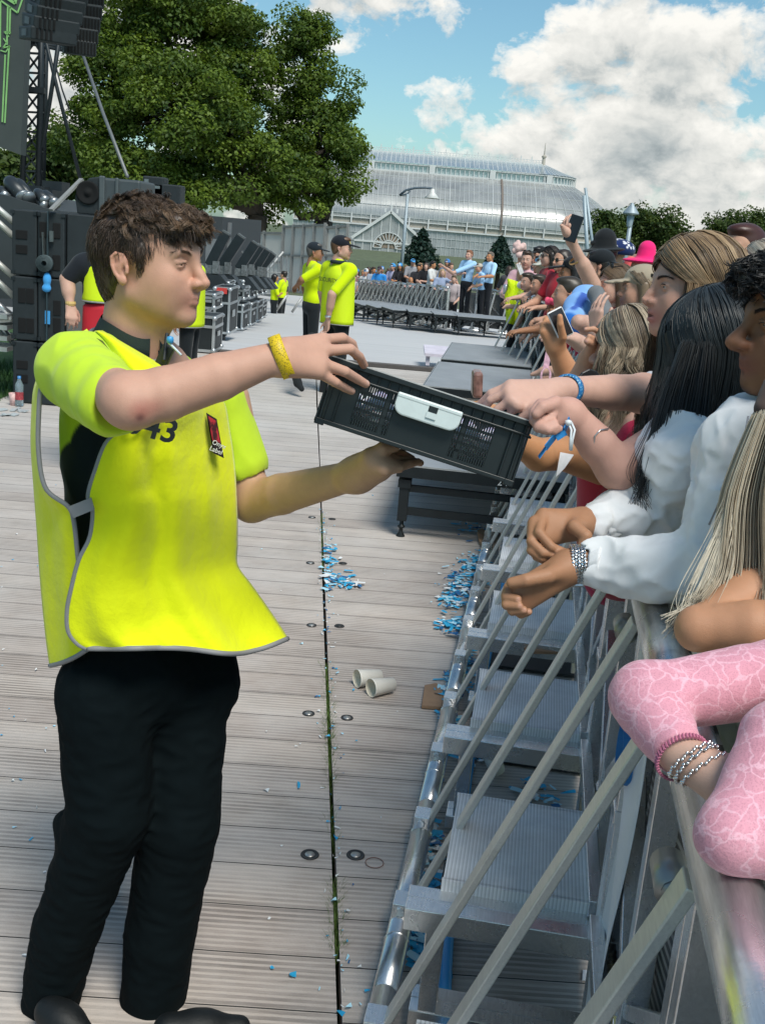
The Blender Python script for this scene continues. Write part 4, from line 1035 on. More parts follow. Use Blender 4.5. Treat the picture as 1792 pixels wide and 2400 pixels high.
    M = Matrix.Translation(w0) @ d.to_track_quat('Z', 'Y').to_matrix().to_4x4() @ Matrix.Rotation(-.14, 4, 'X')
    def ink(t, c, co):
        s = t.noise(t.vmath('MULTIPLY', co, (1, 1, 1)), 420, 2, .5); return t.mix(t.ramp(s, [(.56, (0,)*3), (.60, (.75,)*3)]), c, (.16, .11, .01))
    mb = MB(); mb.lathe([(.0290, -L2/2), (.0336, -L2/2), (.0340, 0), (.0336, L2/2), (.0290, L2/2)], (0, 0, 0), 36, M @ Matrix.Diagonal((.88, 1.12, 1, 1)))
    mb.build('wristband', mat('wristband_yellow', (.72, .50, .01), .5, extra=ink), STEW, True)
    # trousers
    b = Body(.005, col=(.0035, .0070, .0085)); b.noise = lambda ax, D, a=wrinkle(.0012, 26, 9), c=wrinkle(.0012, 85, 4): a(ax, D)+c(ax, D)
    hp = W(335, 1560, 2.10)
    b.ell(hp, (.135, .105, .16), rot=(0, 0, .7), k=.06)
    b.cap(W(240, 1540, 2.07), W(482, 1545, 2.19), .066, .066, k=.03); b.cap(W(222, 1610, 2.06), W(487, 1605, 2.19), .070, .072, k=.04)
    R0, R1, R2 = W(245, 1640, 2.03), W(255, 1905, 2.0), W(158, 2170, 2.03); R3_ = W(116, 2350, 2.05)
    b.chain([R0, R1, R2, R3_], [.100, .086, .074, .066], k=.03)
    L0, L1, L2_ = W(432, 1640, 2.17), W(420, 1930, 2.10), W(376, 2190, 2.10); L3 = W(356, 2375, 2.09)
    b.chain([L0, L1, L2_, L3], [.098, .088, .080, .074], k=.03)
    b.cap(W(146, 1928, 2.02), W(200, 1950, 2.02), .018, .06, k=.05)
    b.build('trousers', mat_attr('black_trousers', .9, 0, .25, 30, bump=.25, bscale=500, spec=.08), STEW)
    mb = mat_attr('black_shoe', .6, 0, .2, 20, bump=.2, bscale=120)
    for (h, t_) in (((118, 2372), (190, 2420)), ((395, 2412), (560, 2408))):
        a = G(h[0], h[1], .05); c = G(t_[0], t_[1], .035); s = Body(.006, col=(.004, .006, .007)); d = (c-a)
        s.cap(a, a+d*.5, .034, .036, k=.03); s.cap(a+d*.4, c, .034, .026, k=.03)
        s.build('shoe', mb, STEW)
steward_clothes()
# ================================================================== THE CRATE
def build_crate():
    TL, TR, BR, BL = W(785, 838, 1.955), W(1247, 990, 1.955), W(1190, 1133, 1.955), W(724, 972, 1.955)
    ex = Vector(TR-TL); w = ex.length; ex.normalize()
    ez = Vector((TL-BL)+(TR-BR))*.5; h = ez.length; ez = (ez - ex*ez.dot(ex)).normalized(); ey = ez.cross(ex)
    if ey.y < 0: ey = -ey
    ey = (ey + Vector((0, 0, -.14))).normalized(); ez = ex.cross(ey).normalized()
    if ez.z < 0: ez = -ez
    o = Vector((TL+TR)/2); dp = .29
    M = Matrix(((ex.x, ey.x, ez.x, o.x), (ex.y, ey.y, ez.y, o.y), (ex.z, ey.z, ez.z, o.z), (0, 0, 0, 1)))
    root = empty('crate', (0, 0, 0), 0, 'black slotted plastic crate with a white handle held out over the barrier', 'crate'); root.matrix_world = M
    blk = mat('crate_plastic', (.006, .010, .011), .42, 0, .15, 20, spec=.5)
    def part(mb, name, m, par=root, **k):
        o = mb.build(name, m, par, **k)
        if par is root: o.matrix_parent_inverse = Matrix.Identity(4)
        return o
    hw = w/2; wall = .004
    mb = MB()
    def slotted(y, t):
        # vertical strips and rails leave real slots
        def blk_(x0, x1, z0, z1): mb.box(((x0+x1)/2, y, (z0+z1)/2), (x1-x0, t, z1-z0))
        z0, z1 = -h+.012, -.030
        xs = [(-hw+.004, -hw+.062), (-.060, .060), (hw-.062, hw-.004)]
        for a, c in xs: blk_(a, c, -h, 0)
        for (a, c) in ((-hw+.062, -.060), (.060, hw-.062)):
            blk_(a, c, -h, z0); blk_(a, c, z1, 0)
            nr = 5 if True else 4; rows = np.linspace(z0, z1, 6)
            for zr in rows[1:-1]: blk_(a, c, zr-.0028, zr+.0028)
            n = 15
            for k in range(n+1):
                x = a + (c-a)*k/n; ww = .0015
                if (k == 12 and a < 0) or (k == 3 and a > 0): ww = .0055
                blk_(x-ww, x+ww, z0, z1)
    slotted(0, wall); slotted(dp, wall)
    for sx in (-1, 1): mb.box((sx*hw, dp/2, -h/2), (wall, dp, h))
    mb.box((0, dp/2, -h), (w, dp, .004))
    part(mb, 'walls', blk)
    mb = MB()                                            # rims, ribs and feet edge
    for y in (-.006, dp+.006): mb.box((0, y, -.004), (w+.014, .018, .010)); mb.box((0, y+(-.003 if y < 0 else .003), -.026), (w+.006, .010, .004))
    for sx in (-1, 1): mb.box((sx*(hw+.004), dp/2, -.004), (.012, dp+.02, .010)); mb.box((sx*(hw+.003), dp/2, -.028), (.008, dp, .004))
    for x in np.linspace(-hw+.01, hw-.01, 19): mb.box((x, -.007, -.015), (.0025, .009, .020))
    for x in (-hw+.03, hw-.03, hw-.012, -hw+.012): mb.box((x, -.006, -h/2-.008), (.004, .010, h-.03))
    for y in (-.005, dp+.005): mb.box((0, y, -h+.003), (w+.004, .016, .008))
    for sx in (-1, 1): mb.box((sx*(hw-.008), -.010, -h+.001), (.018, .008, .012))
    part(mb, 'rim', blk, bevel=.0012)
    mb = MB()                                            # pale strip standing in for light caught along the near rim
    mb.box((0, -.0135, .0012), (w+.01, .0030, .0022)); part(mb, 'rim_highlight', mat('rim_highlight', (.42, .42, .41), .5))
    # white handle hung on the near side
    P = []; a = .062
    zt, zb = -.027, -.062
    pr = [(-a, zt), (-a, zt-.016)] + [(-a+.019*(1-math.cos(q)), zt-.016-.019*math.sin(q)) for q in np.linspace(.2, math.pi/2, 6)]
    pr += [(-x, z) for x, z in pr[::-1]]
    mb = MB()
    for x0, x1 in ((-1, 1),):
        mb.prism([(x, -.016, z) for x, z in pr], (0, 0, 0), (0, -.009, 0))
    mb.bar((-a, -.020, zt), (a, -.020, zt), .012, .010)
    hd = part(mb, 'handle', mat('handle_white', (.56, .63, .62), .35, 0, .06, 40), bevel=.003)
    mb = MB(); mb.box((.008, -.0255, zt-.012), (.017, .002, .020)); part(mb, 'clip_slot', blk, hd)
    mb = MB(); mb.box((.008, -.0265, zt-.019), (.019, .003, .011)); part(mb, 'clip', mat('handle_white', (.56, .63, .62)), hd)
    for s in (-1, 1): pass
    return M, w, h, dp
CRATE_M, CR_W, CR_H, CR_D = build_crate()

def crate_contents():
    rng = random.Random(8); base = None
    wm = mat('packet_white', (.78, .76, .82), .5, 0, .04, 30); pm = mat('packet_print', (.32, .25, .55), .5)
    k = 0
    for ix in range(6):
        for iy in range(3):
            x = -CR_W/2 + .04 + ix*(CR_W-.08)/5; y = .050 + iy*.095
            b = Body(.006, col=(.88, .86, .90)); hh = .034
            c = CRATE_M @ Vector((x+rng.uniform(-.006, .006), y, -CR_H+.008+hh))
            M = CRATE_M.copy(); M.translation = c; b.M = M @ Matrix.Rotation(rng.uniform(-.2, .2), 4, 'Z')
            b.ell((0, 0, 0), (.036, .047, hh*1.15), k=.01); b.cap((0, 0, hh*.7), (0, 0, hh*.95), .012, k=.008, col=(.30, .25, .6))
            o = b.build('water_pouch', mat_attr('pouch', .45, .2, .05), None)
            tag(o, 'white water pouches lying in the black crate', 'pouch', 'pouches in the crate'); k += 1
crate_contents()
# ================================================================== BARRIERS
def scratch(t, c, co):
    n = t.noise(t.vmath('MULTIPLY', co, (6, 60, 60)), 4, 5, .7)
    c = t.mix(t.ramp(n, [(.35, (0,)*3), (.75, (.5,)*3)]), c, (.38, .38, .375))
    return t.mix(t.ramp(t.noise(co, 9, 5, .7), [(.60, (0,)*3), (.75, (.55,)*3)]), c, (.24, .235, .22))
ALU = mat('aluminium', (.80, .80, .80), .27, .85, .08, 6, extra=scratch, bump=.05, bscale=90)
ALU_D = mat('aluminium_dull', (.60, .60, .57), .45, .6, .1, 5, extra=scratch)
PITCH = .853
def tread_ex(t, c, co):
    s = t.add('ShaderNodeSeparateXYZ', None, i0=co); f = t.math('FRACT', t.math('MULTIPLY', s.outputs[1], 120))
    return t.mix(1, t.mix(t.ramp(t.noise(co, 6, 6, .7), [(.4, (0,)*3), (.7, (.6,)*3)]), c, (.52, .53, .55)), t.ramp(f, [(.0, (.62,)*3), (.35, (1,)*3), (.8, (1,)*3), (1, (.62,)*3)]), 'MULTIPLY')
def perf_ex(t, c, co):
    s = t.add('ShaderNodeSeparateXYZ', None, i0=co); f = t.math('FRACT', t.math('MULTIPLY', t.math('ADD', s.outputs[2], t.math('MULTIPLY', s.outputs[0], .25)), 46))
    return t.mix(t.ramp(f, [(.38, (0,)*3), (.48, (1,)*3)]), c, (.07, .07, .068))
def make_barrier():
    root = empty('crowd_barrier')
    y = lambda v: -v
    mb = MB(); mb.tube([(-.28, 0, .062), (.565, 0, .062)], .030, 16)
    for u in (-.10, .40): mb.tube([(u, 0, .062), (u+.004, 0, .062)], .0335, 16)
    mb.build('base_tube', ALU, root, True)
    mb = MB(); mb.tube([(-.285, y(.436), 1.13), (.567, y(.436), 1.13)], .0355, 32); mb.build('top_rail', ALU, root, True)
    for u in (0, PITCH/2):
        mb = MB(); mb.bar((u, y(.012), .088), (u, y(.415), 1.085), .016, .046, (1, 0, 0)); s = mb.build('strut', ALU_D, root, bevel=.0025)
        mb = MB(); mb.box((u, y(-.002), .10), (.062, .045, .05)); mb.tube([(u-.036, y(-.004), .105), (u+.036, y(-.004), .105)], .013, 8); mb.tube([(u, y(-.026), .105), (u, y(-.012), .105)], .014, 8); mb.build('hinge', ALU, s, bevel=.002)
        mb = MB(); mb.tube([(u+.035, y(.405), 1.045), (u+.095, y(.405), 1.045)], .022, 14); mb.tube([(u+.030, y(.405), 1.045), (u+.035, y(.405), 1.045)], .014, 10); mb.tube([(u+.022, y(.405), 1.045), (u+.030, y(.405), 1.045)], .008, 8); mb.build('roller', mat('roller_grey', (.30, .30, .29), .4, .6), s, True)
    mb = MB(); mb.box((-.045, y(.268), .352), (.388, .33, .006)); mb.bar((-.24, y(.10), .34), (-.24, y(.435), .34), .012, .03); mb.bar((.15, y(.10), .345), (.15, y(.435), .345), .012, .02)
    mb.build('tread', mat('tread_plate', (.82, .83, .84), .5, .1, .08, 8, extra=tread_ex), root)
    mb = MB()
    for u in (-.262, .545):
        mb.bar((u, y(.03), .30), (u, y(.52), .30), .045, .055); mb.bar((u, y(.475), 0), (u, y(.475), 1.09), .042, .06, (0, 1, 0)); mb.bar((u, y(.06), .05), (u, y(.52), .05), .045, .04)
        mb.bar((u, y(.10), .07), (u, y(.10), .30), .04, .04)
        mb.box((u, y(.475), .62), (.05, .068, .03))
    mb.bar((-.262, y(.475), .12), (.545, y(.475), .72), .04, .03); mb.bar((.545, y(.475), .16), (-.262, y(.475), .76), .035, .025); mb.bar((.14, y(.475), .05), (.14, y(.475), 1.09), .04, .045)
    mb.bar((-.26, y(.44), .352), (.545, y(.44), .352), .03, .04); mb.bar((-.26, y(.50), .30), (.545, y(.50), .30), .03, .05)
    mb.bar((.15, y(.40), .06), (.15, y(.40), .34), .03, .03)
    mb.build('frame', ALU, root, bevel=.002)
    mb = MB(); mb.box((.14, y(.525), .57), (.84, .006, .92)); mb.build('mesh_panel', mat('mesh_panel', (.36, .36, .35), .5, .5, .1, 6, extra=perf_ex), root)
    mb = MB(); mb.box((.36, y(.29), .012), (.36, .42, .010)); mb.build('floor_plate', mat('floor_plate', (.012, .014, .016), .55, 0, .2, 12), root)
    return root
BAR0 = make_barrier()
BYAW = math.atan2(BU.y, BU.x)
tag(BAR0, cat='barrier')
def put_barrier(p, yaw, label, group, first=[True]):
    o = BAR0 if first[0] else copy_tree(BAR0); first[0] = False
    o.location = p; o.rotation_euler = (0, 0, yaw); tag(o, label, 'barrier', group)
    return o
for k in range(-3, 11):
    p = BP(k*PITCH, 0)
    lab = {-3: 'aluminium barrier section at the very bottom right corner of the picture, under the pink sleeve', -2: 'aluminium barrier section right below the lace sleeves, its long rail nearest', -1: 'aluminium barrier section under the tanned arm', 0: 'aluminium barrier section with the nearest whole tread plate', 1: 'aluminium barrier section under the white jacket sleeves', 2: 'aluminium barrier section below the silver wristwatch hands'}.get(k, 'aluminium barrier section in the straight run beside the black risers')
    put_barrier(p, BYAW, lab, 'barriers along the near crowd')
q0 = BP(10.6*PITCH, 0); yw = math.atan2(2.15, -.25)
for k in range(3): put_barrier(q0 + Vector((math.cos(yw), math.sin(yw), 0))*(k*PITCH+.2), yw, 'aluminium barrier section in the bend beyond the black risers', 'barriers along the near crowd')
def far_run(a, b, label):
    a = Vector(a); b = Vector(b); d = (b-a); n = max(1, int(d.length/PITCH)); d.normalize(); yw = math.atan2(d.y, d.x)
    for k in range(n):
        p = a + d*(k*PITCH+.28); put_barrier((p.x, p.y, zfar(p.y)), yw, label, 'barriers before the far crowd')
fr0 = W(1200, 700, 28.6); fr1 = W(1012, 700, 29.8); fr2 = W(795, 700, 38.5)
far_run((fr0[0], 28.6, 0), (fr1[0], 29.8, 0), 'far barrier section facing us below the men in pale blue shirts')
far_run((fr1[0], 29.8, 0), (fr2[0], 38.5, 0), 'far barrier section in the slanting run before the packed crowd')

# ================================================================== RISERS
RB = mat('riser_black', (.010, .014, .016), .5, .3, .2, 10)
def make_riser(L=2.0, Wd=1.0, h=.45):
    root = empty('stage_riser')
    mb = MB(); mb.box((0, 0, h-.011), (Wd-.02, L-.02, .022)); mb.build('platform_top', mat('riser_top', (.25, .27, .29), .55, 0, .15, 4, bump=.1, bscale=60), root)
    mb = MB()
    for s in (-1, 1): mb.box((s*(Wd/2-.015), 0, h-.038), (.03, L, .075)); mb.box((0, s*(L/2-.015), h-.038), (Wd-.06, .03, .075))
    mb.build('edge_frame', RB, root)
    mb = MB()
    for s in (-1, 1): mb.box((s*(Wd/2-.002), 0, h-.004), (.006, L+.004, .010)); mb.box((0, s*(L/2-.002), h-.004), (Wd, .006, .010))
    mb.build('edge_strip', mat('edge_strip', (.45, .46, .46), .4, .6), root)
    for sx in (-1, 1):
        for sy in (-1, 1):
            x, y = sx*(Wd/2-.05), sy*(L/2-.06)
            mb = MB(); mb.box((x, y, (h-.1+.10)/2+.0), (.055, .055, h-.20)); mb.box((x, y, h-.12), (.075, .075, .05)); lg = mb.build('leg', RB, root)
            mb = MB(); mb.lathe([(.012, .10), (.012, .072), (.022, .066), (.022, .056), (.012, .052), (.012, .03), (.027, .004), (.027, 0), (0, 0)], (x, y, 0), 14); mb.build('foot', RB, lg, True)
    mb = MB(); mb.bar((0, -L/2+.06, h-.06), (0, L/2-.06, h-.06), .03, .04); mb.bar((-Wd/2+.05, 0, h-.06), (Wd/2-.05, 0, h-.06), .03, .035); mb.bar((-Wd/2+.05, -L/2+.06, h-.045), (-Wd/2+.05, L/2-.06, h-.045), .03, .04); mb.bar((Wd/2-.05, -L/2+.06, h-.045), (Wd/2-.05, L/2-.06, h-.045), .03, .04)
    for sy in (-1, 1):
        y = sy*(L/2-.06); mb.bar((-Wd/2+.05, y, .16), (Wd/2-.05, y, .16), .03, .045); mb.bar((-Wd/2+.05, y, h-.15), (Wd/2-.05, y, h-.15), .03, .04)
    for sx in (-1, 1):
        x = sx*(Wd/2-.05); mb.bar((x, -L/2+.06, .17), (x, -L/2+.45, h-.06), .035, .05); mb.bar((x, L/2-.06, .17), (x, L/2-.45, h-.06), .035, .05)
    mb.build('brace', RB, root)
    return root
RIS0 = make_riser()
def put_riser(x, y, z, yaw, label, group, first=[True]):
    o = RIS0 if first[0] else copy_tree(RIS0); first[0] = False
    o.location = (x, y, z); o.rotation_euler = (0, 0, yaw); tag(o, label, 'stage riser', group)
yw = -.10
put_riser(.66, 7.04, 0, yw, 'black riser table with screw feet seen under the crate', 'risers beside the straight barrier')
put_riser(.86, 10.5, 0, yw, 'black topped riser just above the reaching hand', 'risers beside the straight barrier')
put_riser(1.10, 12.8, 0, yw, 'farthest black topped riser beside the barrier feet', 'risers beside the straight barrier')
mb = MB(); mb.box((1.15, 15.4, .16), (1.5, 1.2, .04)); mb.box((.45, 15.0, .08), (.05, .3, .14)); mb.box((1.7, 15.0, .08), (.05, .3, .14))
tag(mb.build('white_sheet_table', mat('sheet_lilac', (.62, .58, .66), .6)), 'pale lilac board lying behind the black topped risers', 'board')
T = Matrix.Translation((.70, 6.03, .405)) @ Matrix.Rotation(math.pi/2, 4, 'X')
text_mesh('stencil_text', '2 IIII', .06, T, mat('print_white', (.75, .75, .73), .7), RIS0)
rp = [W(x, 745, Y) for x, Y in ((855, 34), (885, 32.5), (915, 31), (950, 29.5), (990, 28.4), (1045, 27.6), (1105, 27.2), (1160, 27))]
for i, p in enumerate(rp):
    ya = -1.25 if i < 5 else -1.5
    put_riser(p[0], p[1], zfar(p[1]) + (0.05), ya, ('narrow black riser frame in the row before the far barrier' if i < 4 else 'wide dark riser in the row before the far barrier'), 'risers before the far crowd')

# ================================================================== STAGE SIDE
SPK = mat('speaker_paint', (.016, .022, .025), .6, 0, .15, 20, bump=.25, bscale=400, spec=.4)
HOLE = mat('hole_black', (.0015, .002, .0025), .9)
DKM = mat('dark_steel', (.020, .026, .030), .5, .4, .2, 10)
def px_box(x0, y0, x1, y1, Y, D):                     # real box whose near face covers that part of the view
    a = W(x0, y0, Y); b = W(x1, y1, Y); m = W((x0+x1)/2, (y0+y1)/2, Y)
    w = np.linalg.norm(W(x1, (y0+y1)/2, Y) - W(x0, (y0+y1)/2, Y)); h = abs(W((x0+x1)/2, y0, Y)[2] - W((x0+x1)/2, y1, Y)[2])
    return m, w, h, D
def speaker_stack():
    Y = 9.45; k = Y/F*1.0
    rows = [(-.02, .72), (.70, 1.40), (1.40, 2.14)]
    z_t = W(90, 493, Y)[2]; z_b = 0.0; hh = (z_t-z_b)/3
    xs = [W(28, 700, Y)[0], W(88, 700, Y)[0], W(152, 700, Y)[0], W(238, 700, Y)[0]]
    names = ['bottom', 'middle', 'top']
    for c in range(3):
        for r in range(3):
            x0, x1 = xs[c], xs[c+1]; z0 = z_b + r*hh; w = x1-x0
            root = empty('subwoofer', ((x0+x1)/2, Y+.4, z0), 0, '%s black subwoofer cabinet of the %s column in the stack' % (names[r], ['left', 'strapped middle', 'right'][c]), 'speaker', 'stacked black subwoofers')
            mb = MB(); yy = Y + (.0 if c < 2 else .03); mb.box(((x0+x1)/2, yy+.4, z0+hh/2), (w-.008, .8, hh-.010)); mb.build('cabinet', SPK if not (c == 2 and r < 2) else mat('speaker_side', (.10, .105, .10), .6, 0, .1, 10), root, bevel=.012)
            if c < 2:
                pts = [(.30, .62), (.30, .40)] if r != 1 else [(.30, .70), (.62, .70), (.30, .24), (.62, .24)]
                if c == 1: pts = [(.22, .72), (.70, .72), (.70, .24)] if r == 2 else ([(.72, .55), (.72, .28)] if r == 1 else [(.30, .6), (.7, .5)])
                for (u, v) in pts:
                    pw, ph = (.10, .075) if r != 1 and c == 0 else (.065, .13)
                    mb = MB(); mb.box((x0+w*(u+.1 if c == 0 else u), yy-.002, z0+hh*v), (pw, .012, ph)); mb.build('handle_recess', HOLE, root, bevel=.004)
                mb = MB()
                for (u, v) in ((.06, .05), (.94, .05), (.06, .95), (.94, .95)): mb.box((x0+w*u, yy-.004, z0+hh*v), (.035, .01, .03))
                mb.build('corner_plate', DKM, root)
    # ratchet strap with its rolled tail
    xs_ = W(112, 700, Y)[0]
    root = empty('ratchet_strap', (xs_, Y-.01, 0), 0, 'blue grey ratchet strap hanging down the speaker stack with its tail rolled up', 'strap')
    mb = MB(); mb.bar((xs_+.01, Y-.012, z_t), (xs_-.0, Y-.012, .45), .05, .006, (1, 0, 0)); mb.build('webbing', mat('strap_web', (.03, .055, .065), .7), root)
    cz = W(105, 617, Y-.05)
    mb = MB(); M = Matrix.Rotation(math.pi/2, 4, 'X')
    for r in (.065, .055, .045, .034, .024): mb.lathe([(r, -.025), (r+.006, -.025), (r+.006, .025), (r, .025)], (cz[0], Y-.045, cz[2]), 20, M)
    mb.build('strap_roll', mat('strap_roll', (.06, .085, .09), .7), root, True)
    mb = MB(); mb.bar((cz[0]-.01, Y-.03, cz[2]+.06), (cz[0]-.02, Y-.03, cz[2]+.26), .055, .006, (1, 0, 0)); mb.box((cz[0]+.055, Y-.03, cz[2]+.23), (.03, .03, .09)); mb.build('ratchet', mat('ratchet_grey', (.11, .13, .13), .5, .4), root)
    b = Body(.006, col=(.06, .34, .72)); p = W(111, 655, Y-.03); b.ell(p, (.035, .03, .06), k=.02); b.ell(p-np.array([.005, 0, .075]), (.04, .03, .035), k=.02)
    tag(b.build('blue_cloth', CLOTH), 'crumpled bright blue cloth tied to the speaker stack', 'cloth')
    mb = MB(); p = W(112, 744, Y-.018); mb.box(tuple(p), (.045, .008, .115)); mb.build('blue_end', mat('blue_web', (.05, .30, .62), .6), root)
    # monitor loudspeaker lying on top
    Ym = 9.6; x0 = W(176, 450, Ym)[0]; x1 = W(330, 450, Ym)[0]; zb = z_t+.0; zt = W(240, 414, Ym)[2]
    root = empty('stage_monitor', ((x0+x1)/2, Ym, zb), 0, 'big black stage monitor lying on its side on the speaker stack', 'speaker')
    xm = W(235, 450, Ym)[0]
    mb = MB(); h = zt-zb
    mb.prism([(x0+.02, Ym, zb), (xm, Ym, zb), (xm, Ym, zt), (x0+.12, Ym, zt-.02), (x0-.0, Ym, zb+h*.45)], (0, 0, 0), (0, .55, 0)); mb.build('cabinet', SPK, root, bevel=.01)
    mb = MB(); mb.box(((xm+x1)/2, Ym+.29, zb+h/2+.004), (x1-xm-.01, .58, h-.02)); mb.build('rear_cabinet', mat('speaker_grey', (.045, .058, .064), .55, 0, .1, 10), root, bevel=.02)
    mb = MB(); mb.box((xm+.02, Ym-.012, zb+h/2), (.05, .03, h+.012)); mb.box((xm+(x1-xm)*.42, Ym-.01, zb+h/2), (.03, .025, h)); mb.build('side_rib', mat('rib_grey', (.07, .085, .09), .5), root, bevel=.01)
    cx = x0+(xm-x0)*.52; cz = zb+h*.56
    mb = MB(); M = Matrix.Rotation(math.pi/2, 4, 'X'); mb.lathe([(.10, -.004), (.10, .012), (.085, .012), (.055, -.0), (.03, .0), (.022, .012), (0, .014)], (cx, Ym-.004, cz), 28, M); mb.build('driver', HOLE, root, True)
    # pale brace bar leaning over the stack
    a = W(120, 492, 9.4); c = W(192, 420, 9.7); mb = MB(); mb.bar(tuple(a), tuple(c), .045, .02); tag(mb.build('brace_bar', mat('brace_grey', (.30, .30, .285), .5, .2)), 'pale grey brace bar leaning on the speaker stack below the monitor', 'brace')
speaker_stack()

def tower():
    Y = 22.0
    P = lambda x, y, dy=0: Vector(W(x, y, Y+dy))
    root = empty('lighting_tower', tuple(P(85, 440)), 0, 'black box truss tower standing behind the speaker stack', 'truss tower')
    def post(mb, x0, x1, dy, r=.05): a = P(x0, -60, dy); b = P(x1, 452, dy); mb.tube([b, a], r, 8)
    for (x0, x1, dy) in ((69, 53, 0), (101, 90, 0), (112, 100, .5)):
        mb = MB(); post(mb, x0, x1, dy, .06); mb.build('chord', DKM, root, True)
    mb = MB(); n = 11
    for i in range(n):
        y0, y1 = -60+i*46, -60+(i+1)*46; xa = lambda y: 69-16*(y+60)/512; xb = lambda y: 101-11*(y+60)/512
        mb.bar(P(xa(y0), y0), P(xb(y1), y1), .035); mb.bar(P(xb(y0), y0), P(xa(y1), y1), .035)
        mb.bar(P(xa(y0), y0), P(xb(y0), y0+2), .04); mb.bar(P(xb(y0), y0), P(xb(y0)+10, y0+2, .5), .03)
    mb.bar(P(60, 208), P(106, 214), .14, .10)
    mb.build('lacing', DKM, root)
    # header beams to the left
    mb = MB(); mb.tube([P(-40, 70), P(70, 62)], .05, 8); mb.tube([P(-40, 83), P(70, 80)], .05, 8); mb.tube([P(62, 95, .3), P(150, 112, .6)], .035, 8); mb.tube([P(62, 100, .3), P(150, 118, .6)], .035, 8); mb.build('cross_beam', DKM, root, True)
    for i, (a, b, r, lab) in enumerate((((80, -20), (190, 425), .035, 'thick dark guy line slanting from the tower to the monitor'), ((148, 30), (100, 345), .04, 'dark tensioned line crossing in front of the sky beside the tower'), ((130, 150), (162, 255), .015, 'thin guy wire in front of the pale cloud'), ((192, 120), (299, 414), .03, 'long grey guy rod from the hanging speaker down to the monitor'))):
        A = W(*a, 20.5); Bp = W(*b, 20.5 if i != 3 else 17); mb = MB(); mb.tube([tuple(A), tuple(A*.5+Bp*.5+np.array([0, 0, -.05])), tuple(Bp)], r, 6)
        tag(mb.build('guy_line', DKM if i < 3 else mat('guy_grey', (.16, .17, .17), .5, .3), smooth=True), lab, 'cable', 'lines round the tower')
    # video screen side panel
    Ys = 21.2
    A, Bq, Cq, Dq = W(-60, -60, Ys), W(66, -60, Ys), W(49, 363, Ys), W(-60, 322, Ys)
    sr = empty('video_screen', tuple(Dq), 0, 'tall dark grey screen panel with thin green line artwork at the left edge', 'screen')
    mb = MB(); mb.prism([A, Bq, Cq, Dq], (0, 0, 0), (0, .3, 0)); mb.build('panel', mat('screen_panel', (.045, .055, .052), .6, 0, .08, 3), sr)
    gm = bpy.data.materials.new('green_line'); gm.use_nodes = True; MATS['green_line'] = gm
    bs = gm.node_tree.nodes['Principled BSDF']; bs.inputs['Base Color'].default_value = (.25, .5, .15, 1); bs.inputs['Emission Color'].default_value = (.25, .6, .2, 1); bs.inputs['Emission Strength'].default_value = .08
    nt = NT(gm.node_tree); nt.put(bs.inputs['Base Color'], nt.ramp(nt.noise(nt.add('ShaderNodeTexCoord').outputs['Object'], 3), [(.3, (.14, .30, .10)), (.7, (.22, .42, .15))]))
    mb = MB()
    def ln(pts, w=.028):
        for p, q in zip(pts[:-1], pts[1:]): mb.bar(tuple(W(*p, Ys-.02)), tuple(W(*q, Ys-.02)), w, .012, (0, 1, 0))
    ln([(-10, -8), (42, 30), (56, -10)]); ln([(8, -10), (36, 8), (40, -12)], .05); ln([(19, 14), (17, 105)]); ln([(25, 16), (23, 80)]); ln([(2, 0), (1, 110)])
    ln([(13, 128), (6, 286)]); ln([(22, 108), (12, 288)]); ln([(9, 90), (16, 100), (8, 112), (24, 108), (14, 122), (2, 118)], .02); ln([(26, 76), (10, 74), (22, 86)], .02)
    mb.build('line_artwork', gm, sr)
    # hanging line arrays
    def array(x, y, dx, dy, n, w, d, Ya, yaw, lab, top):
        r = empty('line_array', tuple(W(x, y, Ya)), 0, lab, 'speaker', 'hanging line arrays')
        for i in range(n):
            c = W(x+dx*i, y+dy*i, Ya); hh = abs(dy)*Ya/F*1.0
            R = Euler((.10+.07*i, .0, yaw)).to_matrix()
            mb = MB(); mb.box(tuple(c), (w, d, hh*.97), R); b = mb.build('cabinet', SPK, r, bevel=.02)
            mb = MB()
            for q in range(9 if top else 4): mb.box(tuple(np.array(c)+np.array((R @ Vector(((q-4)*w*.1+ .02, -d/2-.006, 0)))[:])), (w*.045, .02, hh*.72), R)
            mb.build('grille', HOLE, b)
            mb = MB(); mb.box(tuple(np.array(c)+np.array((R @ Vector((-w/2-.004, 0, 0)))[:])), (.02, d*.35, hh*.5), R); mb.build('rigging_plate', mat('rigging_grey', (.05, .065, .075), .5, .3), b)
    array(112, 84, 7, -28, 5, .62, .75, 16, .55, 'nearer dark line array hanging above the tower, its cabinets tilted', False)
    array(186, 112, 4.5, -31, 5, .46, .55, 17, .35, 'line array with slotted white grille hanging beside the huge tree', True)
tower()

